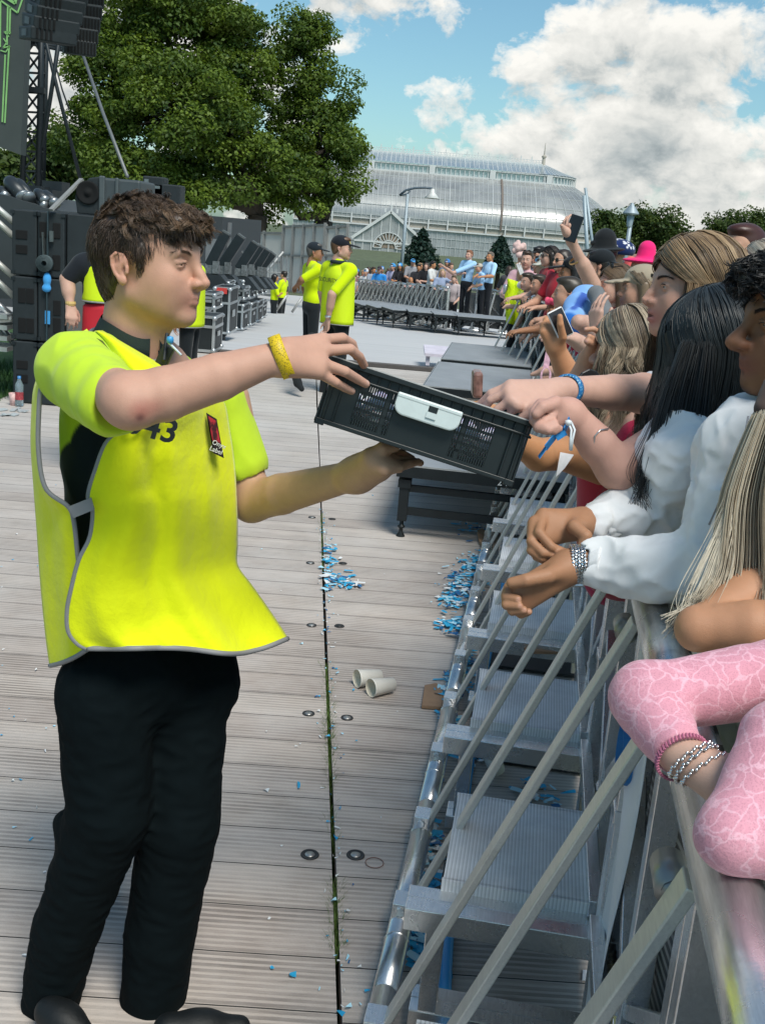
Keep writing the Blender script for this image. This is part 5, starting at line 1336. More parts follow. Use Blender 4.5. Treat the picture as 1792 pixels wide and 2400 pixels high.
def stage_left():
    # dark sloped stage flank, hand rails and a row of lamps on it
    a, b, c, d = W(-40, 440, 10.6), W(0, 455, 10.6), W(128, 493, 10.6), W(128, 900, 10.6)
    mb = MB(); mb.prism([W(-60, 447, 10.6), W(8, 456, 10.6), W(128, 494, 10.6), W(140, 700, 10.6), W(-60, 700, 10.6)], (0, 0, 0), (0, 3.0, 0))
    tag(mb.build('stage_ramp', mat('ramp_grey', (.035, .043, .047), .6, 0, .1, 5)), 'dark grey sloping stage ramp behind the speaker stack', 'stage')
    root = empty('stage_stair', tuple(G(-10, 890)), 0, 'aluminium stage stair with pale hand rails at the left edge', 'stair')
    al = mat('rail_pale', (.50, .50, .46), .4, .3)
    for (y0, y1) in ((492, 516), (524, 550), (620, 645), (664, 690), (716, 738), (762, 800)):
        mb = MB(); mb.tube([tuple(W(-70, y0-62, 9.9)), tuple(W(0, y0, 9.9)), tuple(W(34, y1+6, 9.9))], .028, 10); mb.build('hand_rail', al if y0 < 700 else ALU, root, True)
    mb = MB()
    for q in range(4): p = W(-30, 735+q*25, 9.9); mb.box((p[0], 9.9, p[2]), (.5, .35, .04))
    mb.tube([tuple(W(-60, 757, 9.8)), tuple(W(30, 748, 9.8))], .03, 8)
    mb.build('step', ALU_D, root)
    for i, (x0, y0, x1, y1, r, lab) in enumerate([(22, 424, 55, 462, .075, 'fat black stage lamp leaning beside the tower foot'), (42, 428, 68, 462, .06, 'slim grey barrelled stage lamp next to the fat one'), (2, 445, 12, 460, .05, 'small stage lamp at the left edge below the screen'), (88, 450, 106, 470, .05, 'stage lamp lying on the ramp right of the tower foot'), (104, 455, 128, 476, .055, 'shiny round stage lamp beside the brace bar'), (84, 468, 104, 482, .045, 'small pale stage lamp low on the ramp')]):
        A = W(x0, y0, 10.9); Bp = W(x1, y1, 10.7); root2 = empty('stage_lamp', tuple(Bp), 0, lab, 'stage light', 'lamps on the stage ramp')
        mb = MB(); mb.tube([tuple(A), tuple(A*.85+Bp*.15), tuple(Bp)], [r*.8, r, r], 14); mb.build('lamp_body', mat('lamp_black', (.03, .036, .04), .4, .3), root2, True)
        D = (Bp-A)/np.linalg.norm(Bp-A); mb = MB(); mb.tube([tuple(Bp), tuple(Bp+D*.025)], r*1.05, 14); mb.tube([tuple(Bp*.6+A*.4+np.array([0, -r-.01, 0])), tuple(Bp*.5+A*.5+np.array([.02, -r*.4, -r*2]))], .012, 6); mb.build('lens_ring', mat('lens_ring', (.22, .24, .25), .3, .6), root2, True)
    mb = MB(); a = W(60, 452, 11.6); mb.box((a[0]+.1, 11.6, a[2]), (.5, .4, .10)); a = W(132, 440, 12.4); mb.box((a[0], 12.4, a[2]), (.22, .3, .13)); a = W(70, 448, 12); mb.box((a[0], 12, a[2]), (.35, .3, .12))
    tag(mb.build('dimmer_boxes', DKM), 'low black dimmer boxes on the ramp by the tower foot', 'equipment')
    # stage block behind cases
    mb = MB()
    A = W(400, 520, 24); zt = W(480, 505, 24)[2]
    mb.box((-6.2, 25.2, zt/2-.7), (5.0, 6.0, zt+1.4))
    tag(mb.build('stage_block', mat('stage_block', (.030, .036, .040), .7, 0, .2, 3)), 'dark stage wall block behind the tilted black panels', 'stage')
    for i, (x, y0, y1, Yq, w) in enumerate([(532, 521, 640, 23, .09), (552, 536, 640, 25, .10), (500, 560, 640, 21, .12)]):
        t_, b_ = W(x, y0, Yq), W(x, y1, Yq); mb = MB(); mb.box((t_[0], Yq, (t_[2]+b_[2])/2), (w*2, .2, t_[2]-b_[2])); mb.bar((t_[0]-w*2, Yq, t_[2]-.5), (t_[0]+w*2, Yq, t_[2]-.5), .05)
        tag(mb.build('stage_column', mat('column_grey', (.14, .15, .155), .6, 0, .1, 4)), ['grey column standing right of the curly hair, behind the panels', 'pale grey column at the end of the stage wall', 'wide grey column behind the first tilted panel'][i], 'column', 'columns along the stage front')
    # two orange barriers / boxes behind head: stage gear top right of monitor
    for (x, y, w, h, lab) in ((395, 455, .35, .22, 'dark gear box poking out above the curly hair'), (365, 445, .25, .3, 'small black gear box beside the monitor top')):
        p = W(x, y, 13.5); root = empty('gear_box', (p[0], 13.5, p[2]-h/2), 0, lab, 'equipment'); mb = MB(); mb.box((p[0], 13.5, p[2]), (w, .3, h)); mb.build('case_body', SPK, root, bevel=.015); mb = MB(); mb.box((p[0]-w*.3, 13.34, p[2]+h*.3), (w*.2, .02, h*.15)); mb.build('plate', mat('lens_ring', (.22, .24, .25)), root)
stage_left()

# ================================================================== FLIGHT CASES WITH TILTED PANELS
def flight_case(x0, y0, x1, y1, D, label, red=False, wheels=True, plate=None, Y=None, z_on=None):
    if Y is None:
        g = G(x0, y1); Y = g[1] if g[1] < ZF0 else GS(x0, y1)[1]
    a = W(x0, y1, Y); b = W(x1, y1, Y); t_ = W((x0+x1)/2, y0, Y)
    zb = a[2]*.5+b[2]*.5; w = b[0]-a[0]; h = t_[2]-zb; cx = (a[0]+b[0])/2
    root = empty('flight_case', (cx, Y+D/2, zb), 0, label, 'flight case', 'flight cases lining the stage front')
    blk = mat('case_black', (.008, .012, .014), .5, 0, .15, 10); al = mat('case_alu', (.50, .52, .53), .35, .7, .1, 10)
    z0 = zb + (.10 if wheels else 0)
    mb = MB(); mb.box((cx, Y+D/2, (z0+zb+h)/2), (w-.012, D-.012, zb+h-z0-.012)); mb.build('case_body', blk, root)
    e = .035; zt = zb+h; zl = zb+h*.70
    mb = MB()
    for sx in (-1, 1):
        for yy in (Y, Y+D): mb.box((cx+sx*(w/2-e/2), yy, (z0+zt)/2), (e, .02, zt-z0))
        for z in (z0+e/2, zl, zt-e/2): mb.box((cx+sx*w/2, Y+D/2, z), (.02, D, e))
    for z in (z0+e/2, zt-e/2, zl): mb.box((cx, Y, z), (w-2*e, .018, e)); mb.box((cx, Y+D, z), (w-2*e, .018, e))
    mb.build('edging', al, root)
    mb = MB()
    for sx in (-1, 1):
        for z in (z0+.03, zt-.03):
            for yy in (Y-.006, Y+D): mb.lathe([(.0, .035), (.03, .02), (.038, 0), (.03, -.02), (0, -.035)], (cx+sx*(w/2-.01), yy, z), 10)
    mb.build('ball_corner', al, root, True)
    if plate: mb = MB(); mb.box((cx, Y-.012, zb+h*plate), (w*.5, .012, h*.16)); mb.build('latch_plate', al, root); 
    mb = MB(); mb.box((cx+w/2+.012, Y+D*.4, zb+h*.5), (.012, D*.3, h*.13)); mb.build('handle', al, root)
    if red: mb = MB(); mb.box((cx-.02, Y-.011, zt-.06), (w*.7, .012, .09)); mb.build('red_band', mat('case_red', (.55, .05, .04), .5), root)
    if wheels:
        for sx in (-1, 1):
            mb = MB(); M = Matrix.Rotation(math.pi/2, 4, 'Y'); mb.lathe([(.0, -.02), (.05, -.02), (.05, .02), (0, .02)], (cx+sx*(w/2-.09), Y+.08, zb+.05), 14, M); mb.box((cx+sx*(w/2-.09), Y+.08, zb+.085), (.08, .08, .03)); mb.build('castor', DKM, root)
    return Y, zt, cx, w
def fixture(x0, y0, x1, y1, Y, wd, label):           # tilted black panel on a cradle
    a = W(x0, y0, Y); b = W(x1, y1, Y)
    root = empty('tilted_panel', (a[0], Y, a[2]-.3), 0, label, 'stage effect', 'tilted black panels along the stage')
    mb = MB(); mb.bar(tuple(a), tuple(b), wd, .17); mb.build('panel', mat('panel_black', (.012, .018, .021), .45, .2, .1, 8), root, bevel=.01)
    d = (b-a)/np.linalg.norm(b-a); mb = MB(); mb.bar(tuple(b), tuple(b+d*.02), wd*.9, .14); mb.build('end_cap', mat('panel_cap', (.09, .10, .10), .5), root)
    mb = MB(); mb.box((a[0]+.05, Y, a[2]-.06), (.22, .22, .14)); mb.box((a[0]+.12, Y-.1, a[2]-.02), (.1, .1, .2)); mb.build('clamp', mat('clamp_grey', (.20, .21, .21), .4, .6, .4, 30), root)
    mb = MB(); z = a[2]-.14; mb.prism([(a[0]-.28, Y-.2, z-.22), (a[0]+.42, Y-.2, z-.22), (a[0]+.22, Y-.2, z), (a[0]-.05, Y-.2, z)], (0, 0, 0), (0, .4, 0)); mb.build('cradle', mat('cradle_black', (.012, .017, .02), .5), root)
flight_case(428, 738, 502, 824, .6, 'black flight case nearest the steward, a V shaped fitting on top', plate=None, wheels=False)
flight_case(498, 672, 536, 797, .8, 'tall flight case with a red band on its lid and castors', red=True)
flight_case(530, 711, 568, 773, .8, 'squat black flight case right of the red banded one', wheels=False)
flight_case(566, 708, 588, 763, .8, 'narrow flight case third in the far row', wheels=False)
flight_case(582, 703, 604, 754, .8, 'flight case with bright edging fourth in the far row', wheels=False)
flight_case(602, 706, 615, 745, .8, 'last small flight case at the end of the row', wheels=False)
for i, (x0, y0, x1, y1, Y, lab) in enumerate([(474, 686, 503, 725, 15.6, 'small box case with a name plate resting above the nearest case'), (536, 671, 572, 702, 19.4, 'silver edged box case with a large name plate in mid row'), (570, 668, 586, 700, 21.5, 'box case with a round plate behind the mid row one'), (586, 667, 604, 693, 23.5, 'box case with a bright square plate near the row end'), (604, 668, 616, 690, 25, 'tiny box case last in the upper row')]):
    flight_case(x0, y0, x1, y1, .6, lab, wheels=False, plate=.5, Y=Y)
for i, (x0, y0, x1, y1, Y, lab) in enumerate([(440, 655, 536, 672, 18.2, 'long dark top case under the first tilted panel'), (534, 654, 571, 670, 20.4, 'dark top case in the upper row, mid way'), (570, 655, 588, 668, 22.2, 'dark top case behind the mid way one'), (588, 656, 615, 667, 24, 'dark top case at the end of the upper row')]):
    flight_case(x0, y0, x1, y1, .6, lab, wheels=False, Y=Y)
for i, (x0, y0, x1, y1, Y, lab) in enumerate([(492, 622, 531, 546, 18.3, 'first tilted black panel, its foot by the curly hair'), (520, 624, 566, 554, 19.2, 'second tilted black panel, standing clear of the others'), (560, 630, 599, 570, 20.6, 'third tilted black panel, left of a close pair'), (577, 628, 611, 576, 21.6, 'fourth tilted black panel, partly behind the third'), (597, 633, 626, 585, 22.8, 'fifth tilted black panel in the right hand pair'), (608, 634, 640, 594, 24, 'last tilted black panel against the grey hoarding')]):
    fixture(x0, y0, x1, y1, Y, .16, lab)
for i, (x, y, Y) in enumerate(((553, 706, 19.4), (480, 735, 15.2))):
    p = W(x, y, Y-.1); mb = MB(); mb.prism([(p[0]-.10, Y-.1, p[2]+.09), (p[0]-.05, Y-.1, p[2]+.09), (p[0], Y-.1, p[2]-.0), (p[0]+.05, Y-.1, p[2]+.09), (p[0]+.10, Y-.1, p[2]+.09), (p[0]+.02, Y-.1, p[2]-.10), (p[0]-.02, Y-.1, p[2]-.10)], (0, 0, 0), (0, .04, 0))
    tag(mb.build('v_bracket', mat('case_alu', (.5, .52, .53))), ('bright V shaped bracket on the squat flight case', 'bright V shaped bracket on the nearest flight case')[i], 'bracket')
# wire gate and props at the hoarding
mb = MB(); Yg = 33
for x in np.linspace(612, 672, 7): mb.tube([tuple(W(x, 600, Yg)), tuple(W(x, 685, Yg))], .02, 6)
for y in (652-0, 665, 678, 690, 640): mb.tube([tuple(W(612, y-2, Yg)), tuple(W(676, y, Yg))], .022, 6)
tag(mb.build('steel_gate', mat('gate_steel', (.22, .23, .23), .5, .3)), 'low grey barred steel gate at the foot of the tall hoarding', 'gate')
for i, (a, b) in enumerate((((645, 732), (672, 693)), ((684, 732), (706, 700)), ((598, 668), (664, 590)))):
    mb = MB(); Yb = (31, 31, 35)[i]; mb.tube([tuple(W(*a, Yb)), tuple(W(*b, Yb))], .035, 8); tag(mb.build('prop_pole', mat('prop_grey', (.40, .40, .39), .5, .3), smooth=True), ('pale prop pole slanting by the two small stewards', 'pale prop pole slanting by the steward legs', 'long grey pole slanting up the hoarding')[i], 'pole', 'prop poles at the hoarding')
# ================================================================== PEOPLE: generic builder
def fan_hair(name, M, parent, n=900, L=.30, cols=((.05, .03, .02), (.15, .1, .06)), phimin=70, wave=.004, r=.0011, seed=1, m=18, drift=(0, 0, 0), off=.012, Lvar=.25, part_y=0.0, clump=14, wfreq=16, hl=1.3, shell=True, up=1.0, flare=.0, phimax=180, asym=0):
    rng = np.random.default_rng(seed); R3 = np.array(M.to_3x3()); t3 = np.array(M.translation)
    A = np.array([.100, .080, .088*up]) + off; cen = np.array([-.014, 0, .036])
    P, Rr, C = [], [], []; m1 = 7; m2 = m-m1
    for c in range(n//clump):
        sy = 1 if rng.random() < .5 else -1; pm = phimin + (asym if sy > 0 else 0)
        ph0 = math.radians(rng.uniform(pm, phimax)); lay = rng.uniform(.0, .012); f0 = rng.random(); Lc = L*rng.uniform(1-Lvar, 1); wp = rng.uniform(0, 6.28); wa = wave*rng.uniform(.5, 1.4)
        for k in range(clump):
            ph = ph0 + rng.normal(0, .045); q2 = (math.degrees(ph)-phimin)/max(1, phimax-phimin)
            d0 = np.array([.90-1.5*max(0, q2)+rng.normal(0, .04), part_y*3 + sy*.03, 1.0]); d0[2] = math.sqrt(max(.05, 1-min(.95, d0[0]**2))); d0 /= np.linalg.norm(d0)
            d1 = np.array([math.cos(ph), sy*math.sin(ph), -.12])
            pts = []
            for i in range(m1):
                u = i/(m1-1); d = d0*(1-u)+d1*u; d /= np.linalg.norm(d); pts.append(cen + d*(A + lay - .006*(1-u)))
            p0 = pts[-1]; Ls = Lc*rng.uniform(.88, 1.04)
            for i in range(1, m2+1):
                u = i/m2; dd = np.array([math.cos(ph), sy*math.sin(ph), 0])
                w = wa*math.sin(wp + u*wfreq*Ls/.3 + .3*math.sin(k))*min(1, u*3)
                pts.append(p0 + np.array([0, 0, -Ls*u]) + dd*(flare*u - .012*u*(1-u)) + np.array([w, w*.6*sy, 0]) + np.array(drift)*u**1.5*(Ls/.3) + rng.normal(0, .0012, 3)*u)
            P.append(pts); t = np.linspace(0, 1, m); Rr.append(r*(1-.7*t**3)); f = min(1, max(0, f0*.75+rng.random()*.25)); C.append(lerp(cols[0], cols[1], f**hl))
    P = np.array(P) @ R3.T + t3
    o = strands(name + '_strands' if shell else name, P, np.array(Rr), np.array(C), HAIR, parent)
    return o
def local_arm(kind, sy):
    return {'rail': [(.10, .25*sy, 1.16), (.36, .10*sy, 1.12)], 'down': [(-.02, .235*sy, 1.15), (.06, .23*sy, .90)], 'up': [(.20, .24*sy, 1.52), (.28, .18*sy, 1.78)],
            'phone': [(.16, .21*sy, 1.20), (.38, .08*sy, 1.40)], 'reach': [(.28, .22*sy, 1.34), (.54, .16*sy, 1.38)], 'cross': [(.06, .25*sy, 1.14), (.24, -.06*sy, 1.18)], 'back': [(-.12, .25*sy, 1.16), (-.16, .08*sy, .98)],
            'lean': [(.16, .24*sy, 1.12), (.34, .16*sy, 1.04)], 'point': [(.30, .24*sy, 1.42), (.56, .28*sy, 1.46)]}[kind]
def generic(label, px, py, Y, yaw, tone='fair', female=False, hair='short', hcol=(.05, .032, .022), shirt=(.3, .3, .3), arms=('rail', 'rail'), hat=None, s=1.0, group=None, res=.012, legs=True, trousers=(.012, .014, .018), lean=.0,
            sleeve=.45, glasses=None, panel=None, hcol2=None, headtilt=0.0, hlen=.28, strands_n=0, world_arms=None, back_text=None, bib=None, hands=True, vest_len=.0, head_yaw=None, shorts=False, skip_legs=False):
    O = W(px, py, Y); cy, sy_ = math.cos(yaw), math.sin(yaw)
    hz = 1.635*s; dx = math.sin(lean)*(.72*s)
    loc = (O[0]-cy*dx, O[1]-sy_*dx, O[2]-hz + (1-math.cos(lean))*.7*s)
    root = empty('person', loc, yaw, label, 'person', group)
    Mr = Matrix.Translation(loc) @ Matrix.Rotation(yaw, 4, 'Z') @ Matrix.Scale(s, 4)
    Mu = Mr @ Matrix.Translation((0, 0, .93)) @ Matrix.Rotation(lean, 4, 'Y') @ Matrix.Translation((0, 0, -.93))
    sk = TONE[tone]; b = Body(res, col=sk); hy = yaw if head_yaw is None else head_yaw
    Mh = orient(O, (math.cos(hy), math.sin(hy), -headtilt), (0, 0, 1), s)
    hb = Body(min(res, .0075) if res < .02 else .016, col=sk); hb.M = Mh
    if res < .02: head(hb, female, tone, brow=lerp(hcol, (.02, .015, .01), .5), eye='open')
    else:
        hb.ell((-.014, 0, .040), (.094, .073, .078), k=.02); hb.ell((.035, 0, -.02), (.058, .060, .085), k=.03); hb.cap((.098, 0, .01), (.116, 0, -.026), .009, .011, k=.01)
        for q in (-1, 1): hb.stroke((.093, q*.02, .014), (.085, q*.046, .014), .011, lerp(sk, (.03, .02, .015), .8), .9, .8); hb.sph((-.01, q*.078, -.005), .018, k=.01)
        hb.stroke((.1, -.018, -.058), (.1, .018, -.058), .007, lerp(sk, (.3, .06, .05), .6), .9, .8)
    hb.cap((-.03, 0, -.05), (-.055, 0, -.17), .05, .055, k=.03)
    b.M = Mu
    wS = .17 if female else .19
    tr = TONE[tone]
    b.cap((-.02, 0, 1.46), (-.01, 0, 1.52), .06, .052, k=.03)
    b.ell((0, 0, 1.27), (.09, .13, .18), k=.05); b.ell((0, 0, 1.02), (.085, .12, .16), k=.05)
    sb = Body(res, col=shirt); sb.M = Mu
    sb.ell((-.005, 0, 1.27), (.118, .165 if female else .18, .20), k=.06); sb.ell((0, 0, 1.02), (.118, .158 if female else .165, .18), k=.06)
    sb.cap((-.015, -wS*.8, 1.44), (-.015, wS*.8, 1.44), .062, k=.06); sb.cap((-.02, 0, 1.45), (-.02, 0, 1.485), .07, .062, k=.03)
    for q, kind in ((1, arms[0]), (-1, arms[1])):
        sh = np.array([-.015, wS*q, 1.415])
        if kind is None: continue
        if isinstance(kind, str): e, w = [np.array(v) for v in local_arm(kind, q)]
        else:
            inv = Mu.inverted(); e, w = [np.array((inv @ Vector(W(*v)))[:]) for v in kind[:2]]
        b.chain([sh, e, w], [.050, .041, .027], k=.02)
        m = (e+w)/2; b.cap(e, e*.55+w*.45, .042, .040, k=.03)
        d = (w-e)/np.linalg.norm(w-e)
        if hands and res < .02:
            hd = d*1.0; nn = np.array([0, 0, 1.0]) if abs(d[2]) < .8 else np.array([1.0, 0, 0])
            hand_generic(b, w, hd, nn, side=-q if abs(d[2]) < .8 else q, curl=.45 if kind != 'up' else .7)
        else:
            b.cap(w, w+d*.06, .030, .026, k=.02); b.cap(w+d*.06, w+d*.13 - np.array([0, 0, .02]), .024, .012, k=.02)
        if sleeve > 0:
            se = sh + (e-sh)*min(1, sleeve*2); sb.chain([sh, se], [.066, .056], k=.04)
            if sleeve > .5: se2 = e + (w-e)*(sleeve-.5)*2; sb.chain([se, se2], [.054, .042], k=.03)
    if res >= .02: body = build_joined('body', [b, hb], SKIN, root)
    else: body = build_joined('body', [b, hb], SKIN, root)
    if panel: 
        for (a, c, r, col) in panel: sb.stroke(a, c, r, col, 1, .08)
    so = sb.build('shirt', CLOTH, root)
    if not skip_legs:
        tb = Body(max(res, .012), col=trousers); tb.M = Mr
        tb.ell((0, 0, .93), (.125, .165, .14), k=.05)
        for q in (-1, 1):
            tb.chain([(0, q*.085, .88), (.01, q*.09, .50), (-.02, q*.095, .08)], [.088, .066, .058], k=.03)
        tb.build('trousers', CLOTH, root)
        for q in (-1, 1):
            fb = Body(.012, col=(.015, .015, .016)); fb.M = Mr; fb.cap((-.05, q*.095, .045), (.14, q*.11, .035), .045, .034); fb.build('shoe', CLOTH, root)
    c2 = hcol2 or tuple(min(1, c*2.2) for c in hcol)
    if hair != 'bald':
        h = Body(.008 if res < .02 else .016, col=hcol); h.M = Mh
        h.ell((-.020, 0, .048), (.102, .082, .085), k=.02); h.ell((-.055, 0, -.005), (.052, .070, .07), k=.03)
        if hair == 'short': h.ell((.02, 0, .098), (.08, .066, .032), k=.02)
        if hair in ('long', 'bob'):
            ln = hlen if hair == 'long' else .12
            for q in (-1, 1): h.chain([(-.005, q*.076, .03), (-.015, q*.082, -.06), (-.03, q*.085, -ln)], [.030, .032, .022], k=.03)
            h.chain([(-.06, 0, .02), (-.085, 0, -.08), (-.09, 0, -ln)], [.07, .075, .045], k=.03)
        if hair == 'bun': h.sph((-.09, 0, .09), .04, k=.02)
        if hair == 'curly':
            rg = random.Random(int(px)); 
            for _ in range(26): a = rg.uniform(0, 6.28); e_ = rg.uniform(-.2, 1.3); h.sph((-.02+.1*math.cos(a)*math.cos(e_)*.95, .085*math.sin(a)*math.cos(e_), .045+.085*math.sin(e_)), .024, k=.01)
        h.ell((.112, 0, -.045), (.090, .15, .112), k=.015, neg=True)
        rg = random.Random(int(px*7))
        for _ in range(16): h.stroke((rg.uniform(-.12, .08), rg.choice((-1, 1))*rg.uniform(.03, .1), .12), (rg.uniform(-.14, 0), rg.choice((-1, 1))*rg.uniform(.05, .1), -.2), .012, c2, .6, 1)
        ho = h.build('hair', HAIR, root)
        if strands_n: fan_hair('hair', Mh, ho, n=strands_n, L=hlen, cols=(hcol, c2), r=.0016 if Y < 9 else .0026, seed=int(px), phimin=78, wave=.006)
    if hat:
        k, col = hat[0], hat[1]; hm = Body(.008 if res < .02 else .016, col=col); hm.M = Mh
        if k in ('cap', 'capback'):
            hm.ell((-.012, 0, .062), (.106, .088, .082), k=.015); hm.ell((.0, 0, -.05), (.2, .2, .085), k=.004, neg=True)
            d = 1 if k == 'cap' else -1
            hm.ell((d*.125, 0, .042), (.085, .068, .010), rot=(0, .18*d, 0), k=.01)
            if len(hat) > 2: hm.dab((.092, 0, .085), .030, hat[2], 1, .15)
        if k == 'bucket': hm.cap((-.012, 0, .07), (-.012, 0, .13), .10, .088, k=.02); hm.ell((-.012, 0, .052), (.165, .15, .020), rot=(0, .12, 0), k=.02)
        if k == 'cowboy': hm.cap((-.012, 0, .07), (-.012, 0, .15), .085, .07, k=.02); hm.ell((-.012, 0, .055), (.19, .16, .022), k=.03); 
        if k == 'beanie': hm.ell((-.012, 0, .06), (.108, .09, .095), k=.015); hm.ell((.02, 0, -.07), (.2, .2, .10), k=.004, neg=True); hm.dab((.09, 0, .08), .045, hat[2] if len(hat) > 2 else col, 1, .15)
        hm.build('hat', CLOTH, root)
    if glasses:
        mb = MB(); z, x = (.008, .100) if glasses != 'top' else (.115, .055)
        for q in (-1, 1):
            M2 = Mh @ Matrix.Translation((x-.004, q*.032, z)) @ Matrix.Rotation(math.pi/2, 4, 'Y')
            mb.lathe([(0, .004), (.021, .004), (.024, 0), (.021, -.004), (0, -.004)], (0, 0, 0), 12, M2)
            a, c = Mh @ Vector((x-.01, q*.054, z+.004)), Mh @ Vector((-.0, q*.08, z+.01)); mb.tube([a, c], .0035*s, 6)
        mb.tube([Mh @ Vector((x, -.012, z+.004)), Mh @ Vector((x, .012, z+.004))], .003*s, 6); mb.build('glasses', mat('sunglass_black', (.012, .012, .014), .2), root)
    return root, Mr, Mu, Mh, so

# ---------------------------------------------------------------- stewards in the pit
HV = (.62, .80, .0); BLK = (.010, .014, .017)
r, Mr, Mu, Mh, so = generic('steward in black cap and hi vis tabard seen from behind, walking on the deck', 800, 583, 11.6, math.radians(48), 'pale', hair='short', hcol=(.12, .06, .03), shirt=HV, arms=('down', [(778, 690, 11.35), (768, 752, 11.4)]), hat=('cap', (.010, .012, .018), (.75, .62, .10)), s=.985, trousers=BLK, res=.010, sleeve=.42, head_yaw=math.radians(-6))
def tabard(M, root, w=.215, d=.135, z0=.84, z1=1.46, col=None):
    rows = []
    for i in range(16):
        v = i/15; z = z0+(z1-z0)*v; row = []
        for k in range(28):
            a = 2*math.pi*k/28; fl = 1.0 + .10*(1-v) + .02*math.sin(5*a+v*4); ww = w if v < .8 else w*(1-(v-.8)*1.5)
            row.append(M @ Vector((d*math.cos(a)*fl*(1 if v < .85 else 1-(v-.85)*2), ww*math.sin(a)*fl, z)))
        rows.append(row)
    mb = MB(); mb.grid(rows, closed=True); o = mb.build('tabard', col or mat('hi_vis_lime', (.62, .80, .004), .75, 0, .03, 10, bump=.1, bscale=300), root, True, solid=.004)
    mb = MB(); mb.tube([p for p in rows[0]] + [rows[0][0]], .006, 6); mb.build('hem', mat('bib_trim', (.23, .23, .235)), o)
    return o
tb = tabard(Mu, r, w=.195, d=.135)
T = frame_m(tuple(Mu @ Vector((-.152, .02, 1.30))), Mu.to_3x3() @ Vector((0, -1, -.02)), (0, 0, 1))
text_mesh('back_text', 'SECURITY', .062, T, mat('print_navy', (.01, .018, .024), .8), tb)
mb = MB(); mb.tube([Mu @ Vector((.07*math.cos(a)-.03, .075*math.sin(a), 1.495)) for a in np.linspace(0, 6.28, 20)], .020, 8); mb.build('collar', mat('collar_navy', (.012, .024, .026)), r, True)
mb = MB(); p = Vector(W(769, 742, 11.38)); mb.lathe([(.033, -.012), (.036, 0), (.033, .012)], tuple(p), 12); mb.build('wristwatch', mat('silver', (.6, .6, .6), .3, .9), r)
def shoe_step(r, x, y, Y):
    b = Body(.008, col=(.012, .015, .017)); p = W(x, y, Y); b.cap(p+np.array([-.04, .05, .10]), p, .05, .045, k=.03); b.cap(p, p+np.array([.05, -.06, -.05]), .042, .028, k=.02); b.cap(p+np.array([.10, .25, .45]), p+np.array([-.03, .06, .10]), .065, .052, k=.02); b.build('raised_shoe', CLOTH, r)
shoe_step(r, 698, 898, 11.2)
r2 = generic('capped steward in lime polo, arms behind, left of the tabard wearer', 738, 592, 14.4, math.radians(28), 'mid', hair='short', hcol=(.10, .09, .08), shirt=HV, arms=('down', [(708, 655, 14.2), (697, 668, 14.3)]), hat=('cap', (.012, .018, .025)), s=.97, trousers=BLK, res=.010, sleeve=.42, head_yaw=0.0)[0]
generic('small distant steward with dark hair in hi vis vest by the steel gate', 645, 652, 31, math.radians(20), 'tan', True, 'bob', (.012, .01, .009), HV, ('down', 'cross'), s=.92, trousers=BLK, res=.02)
generic('small distant steward facing away in hi vis jacket by the steel gate', 664, 645, 31.5, math.radians(160), 'fair', True, 'bun', (.02, .014, .01), HV, ('cross', 'down'), s=.97, trousers=BLK, res=.02, panel=[((-.05, -.2, 1.25), (.0, -.2, 1.0), .07, BLK)])
# man in yellow and red top behind the steward
r3, Mr3, Mu3, Mh3, s3 = generic('man in yellow, red and black top half hidden behind the curly haired steward', 262, 545, 7.0, math.radians(-60), 'pale', hair='short', hcol=(.04, .03, .02), shirt=(.010, .013, .018), arms=('down', [(158, 655, 6.9), (165, 715, 6.85)]), s=1.0, trousers=(.008, .012, .015), res=.010, sleeve=.40)
def tabard_mat(nm, c): return mat(nm, c, .75, 0, .03, 10, bump=.1, bscale=300)
TAB3 = (Mu3, r3)
mb = MB(); p = W(166, 711, 6.85); mb.lathe([(.030, -.014), (.034, 0), (.030, .014)], tuple(p), 12); mb.build('wristband', mat('wristband_gold', (.62, .42, .15), .5), r3)
r4, Mr4, Mu4, Mh4, s4 = generic('steward in hi vis standing hidden behind the young steward face', 452, 590, 11.8, math.radians(170), 'fair', hair='short', shirt=HV, arms=('down', 'cross'), s=1.0, trousers=(.010, .014, .017), res=.012, sleeve=.4)
tabard(Mu4, r4, w=.20, d=.13)
tabard(Mu3, r3, w=.165, d=.125, z0=1.20, z1=1.46); tabard(Mu3, r3, w=.168, d=.130, z0=.96, z1=1.215, col=tabard_mat('tabard_red', (.50, .012, .025)))
b = Body(.008, col=(.02, .03, .035)); 
mb = MB(); p0, p1 = W(393, 800, 2.0), W(425, 832, 1.98); mb.tube([tuple(p0), tuple(p1)], .0022, 6); o1 = mb
mb.cur = 0; o = mb.build('radio_aerial', mat('cable_pale', (.60, .68, .75), .5), STEW, True)
mb = MB(); mb.lathe([(0, .007), (.006, .005), (.007, 0), (.006, -.006), (0, -.008)], tuple(W(399, 796, 1.995)), 10); mb.build('radio_knob', mat('knob_blue', (.05, .30, .60), .4), STEW, True)
mb = MB(); p = W(385, 838, 2.02); mb.box(tuple(p), (.022, .02, .05), (0, .4, 0)); mb.tube([tuple(W(392, 780, 2.02)), tuple(W(384, 846, 2.0))], .004, 6); mb.build('radio_mic', mat('radio_black', (.012, .014, .016), .5), STEW, bevel=.004)

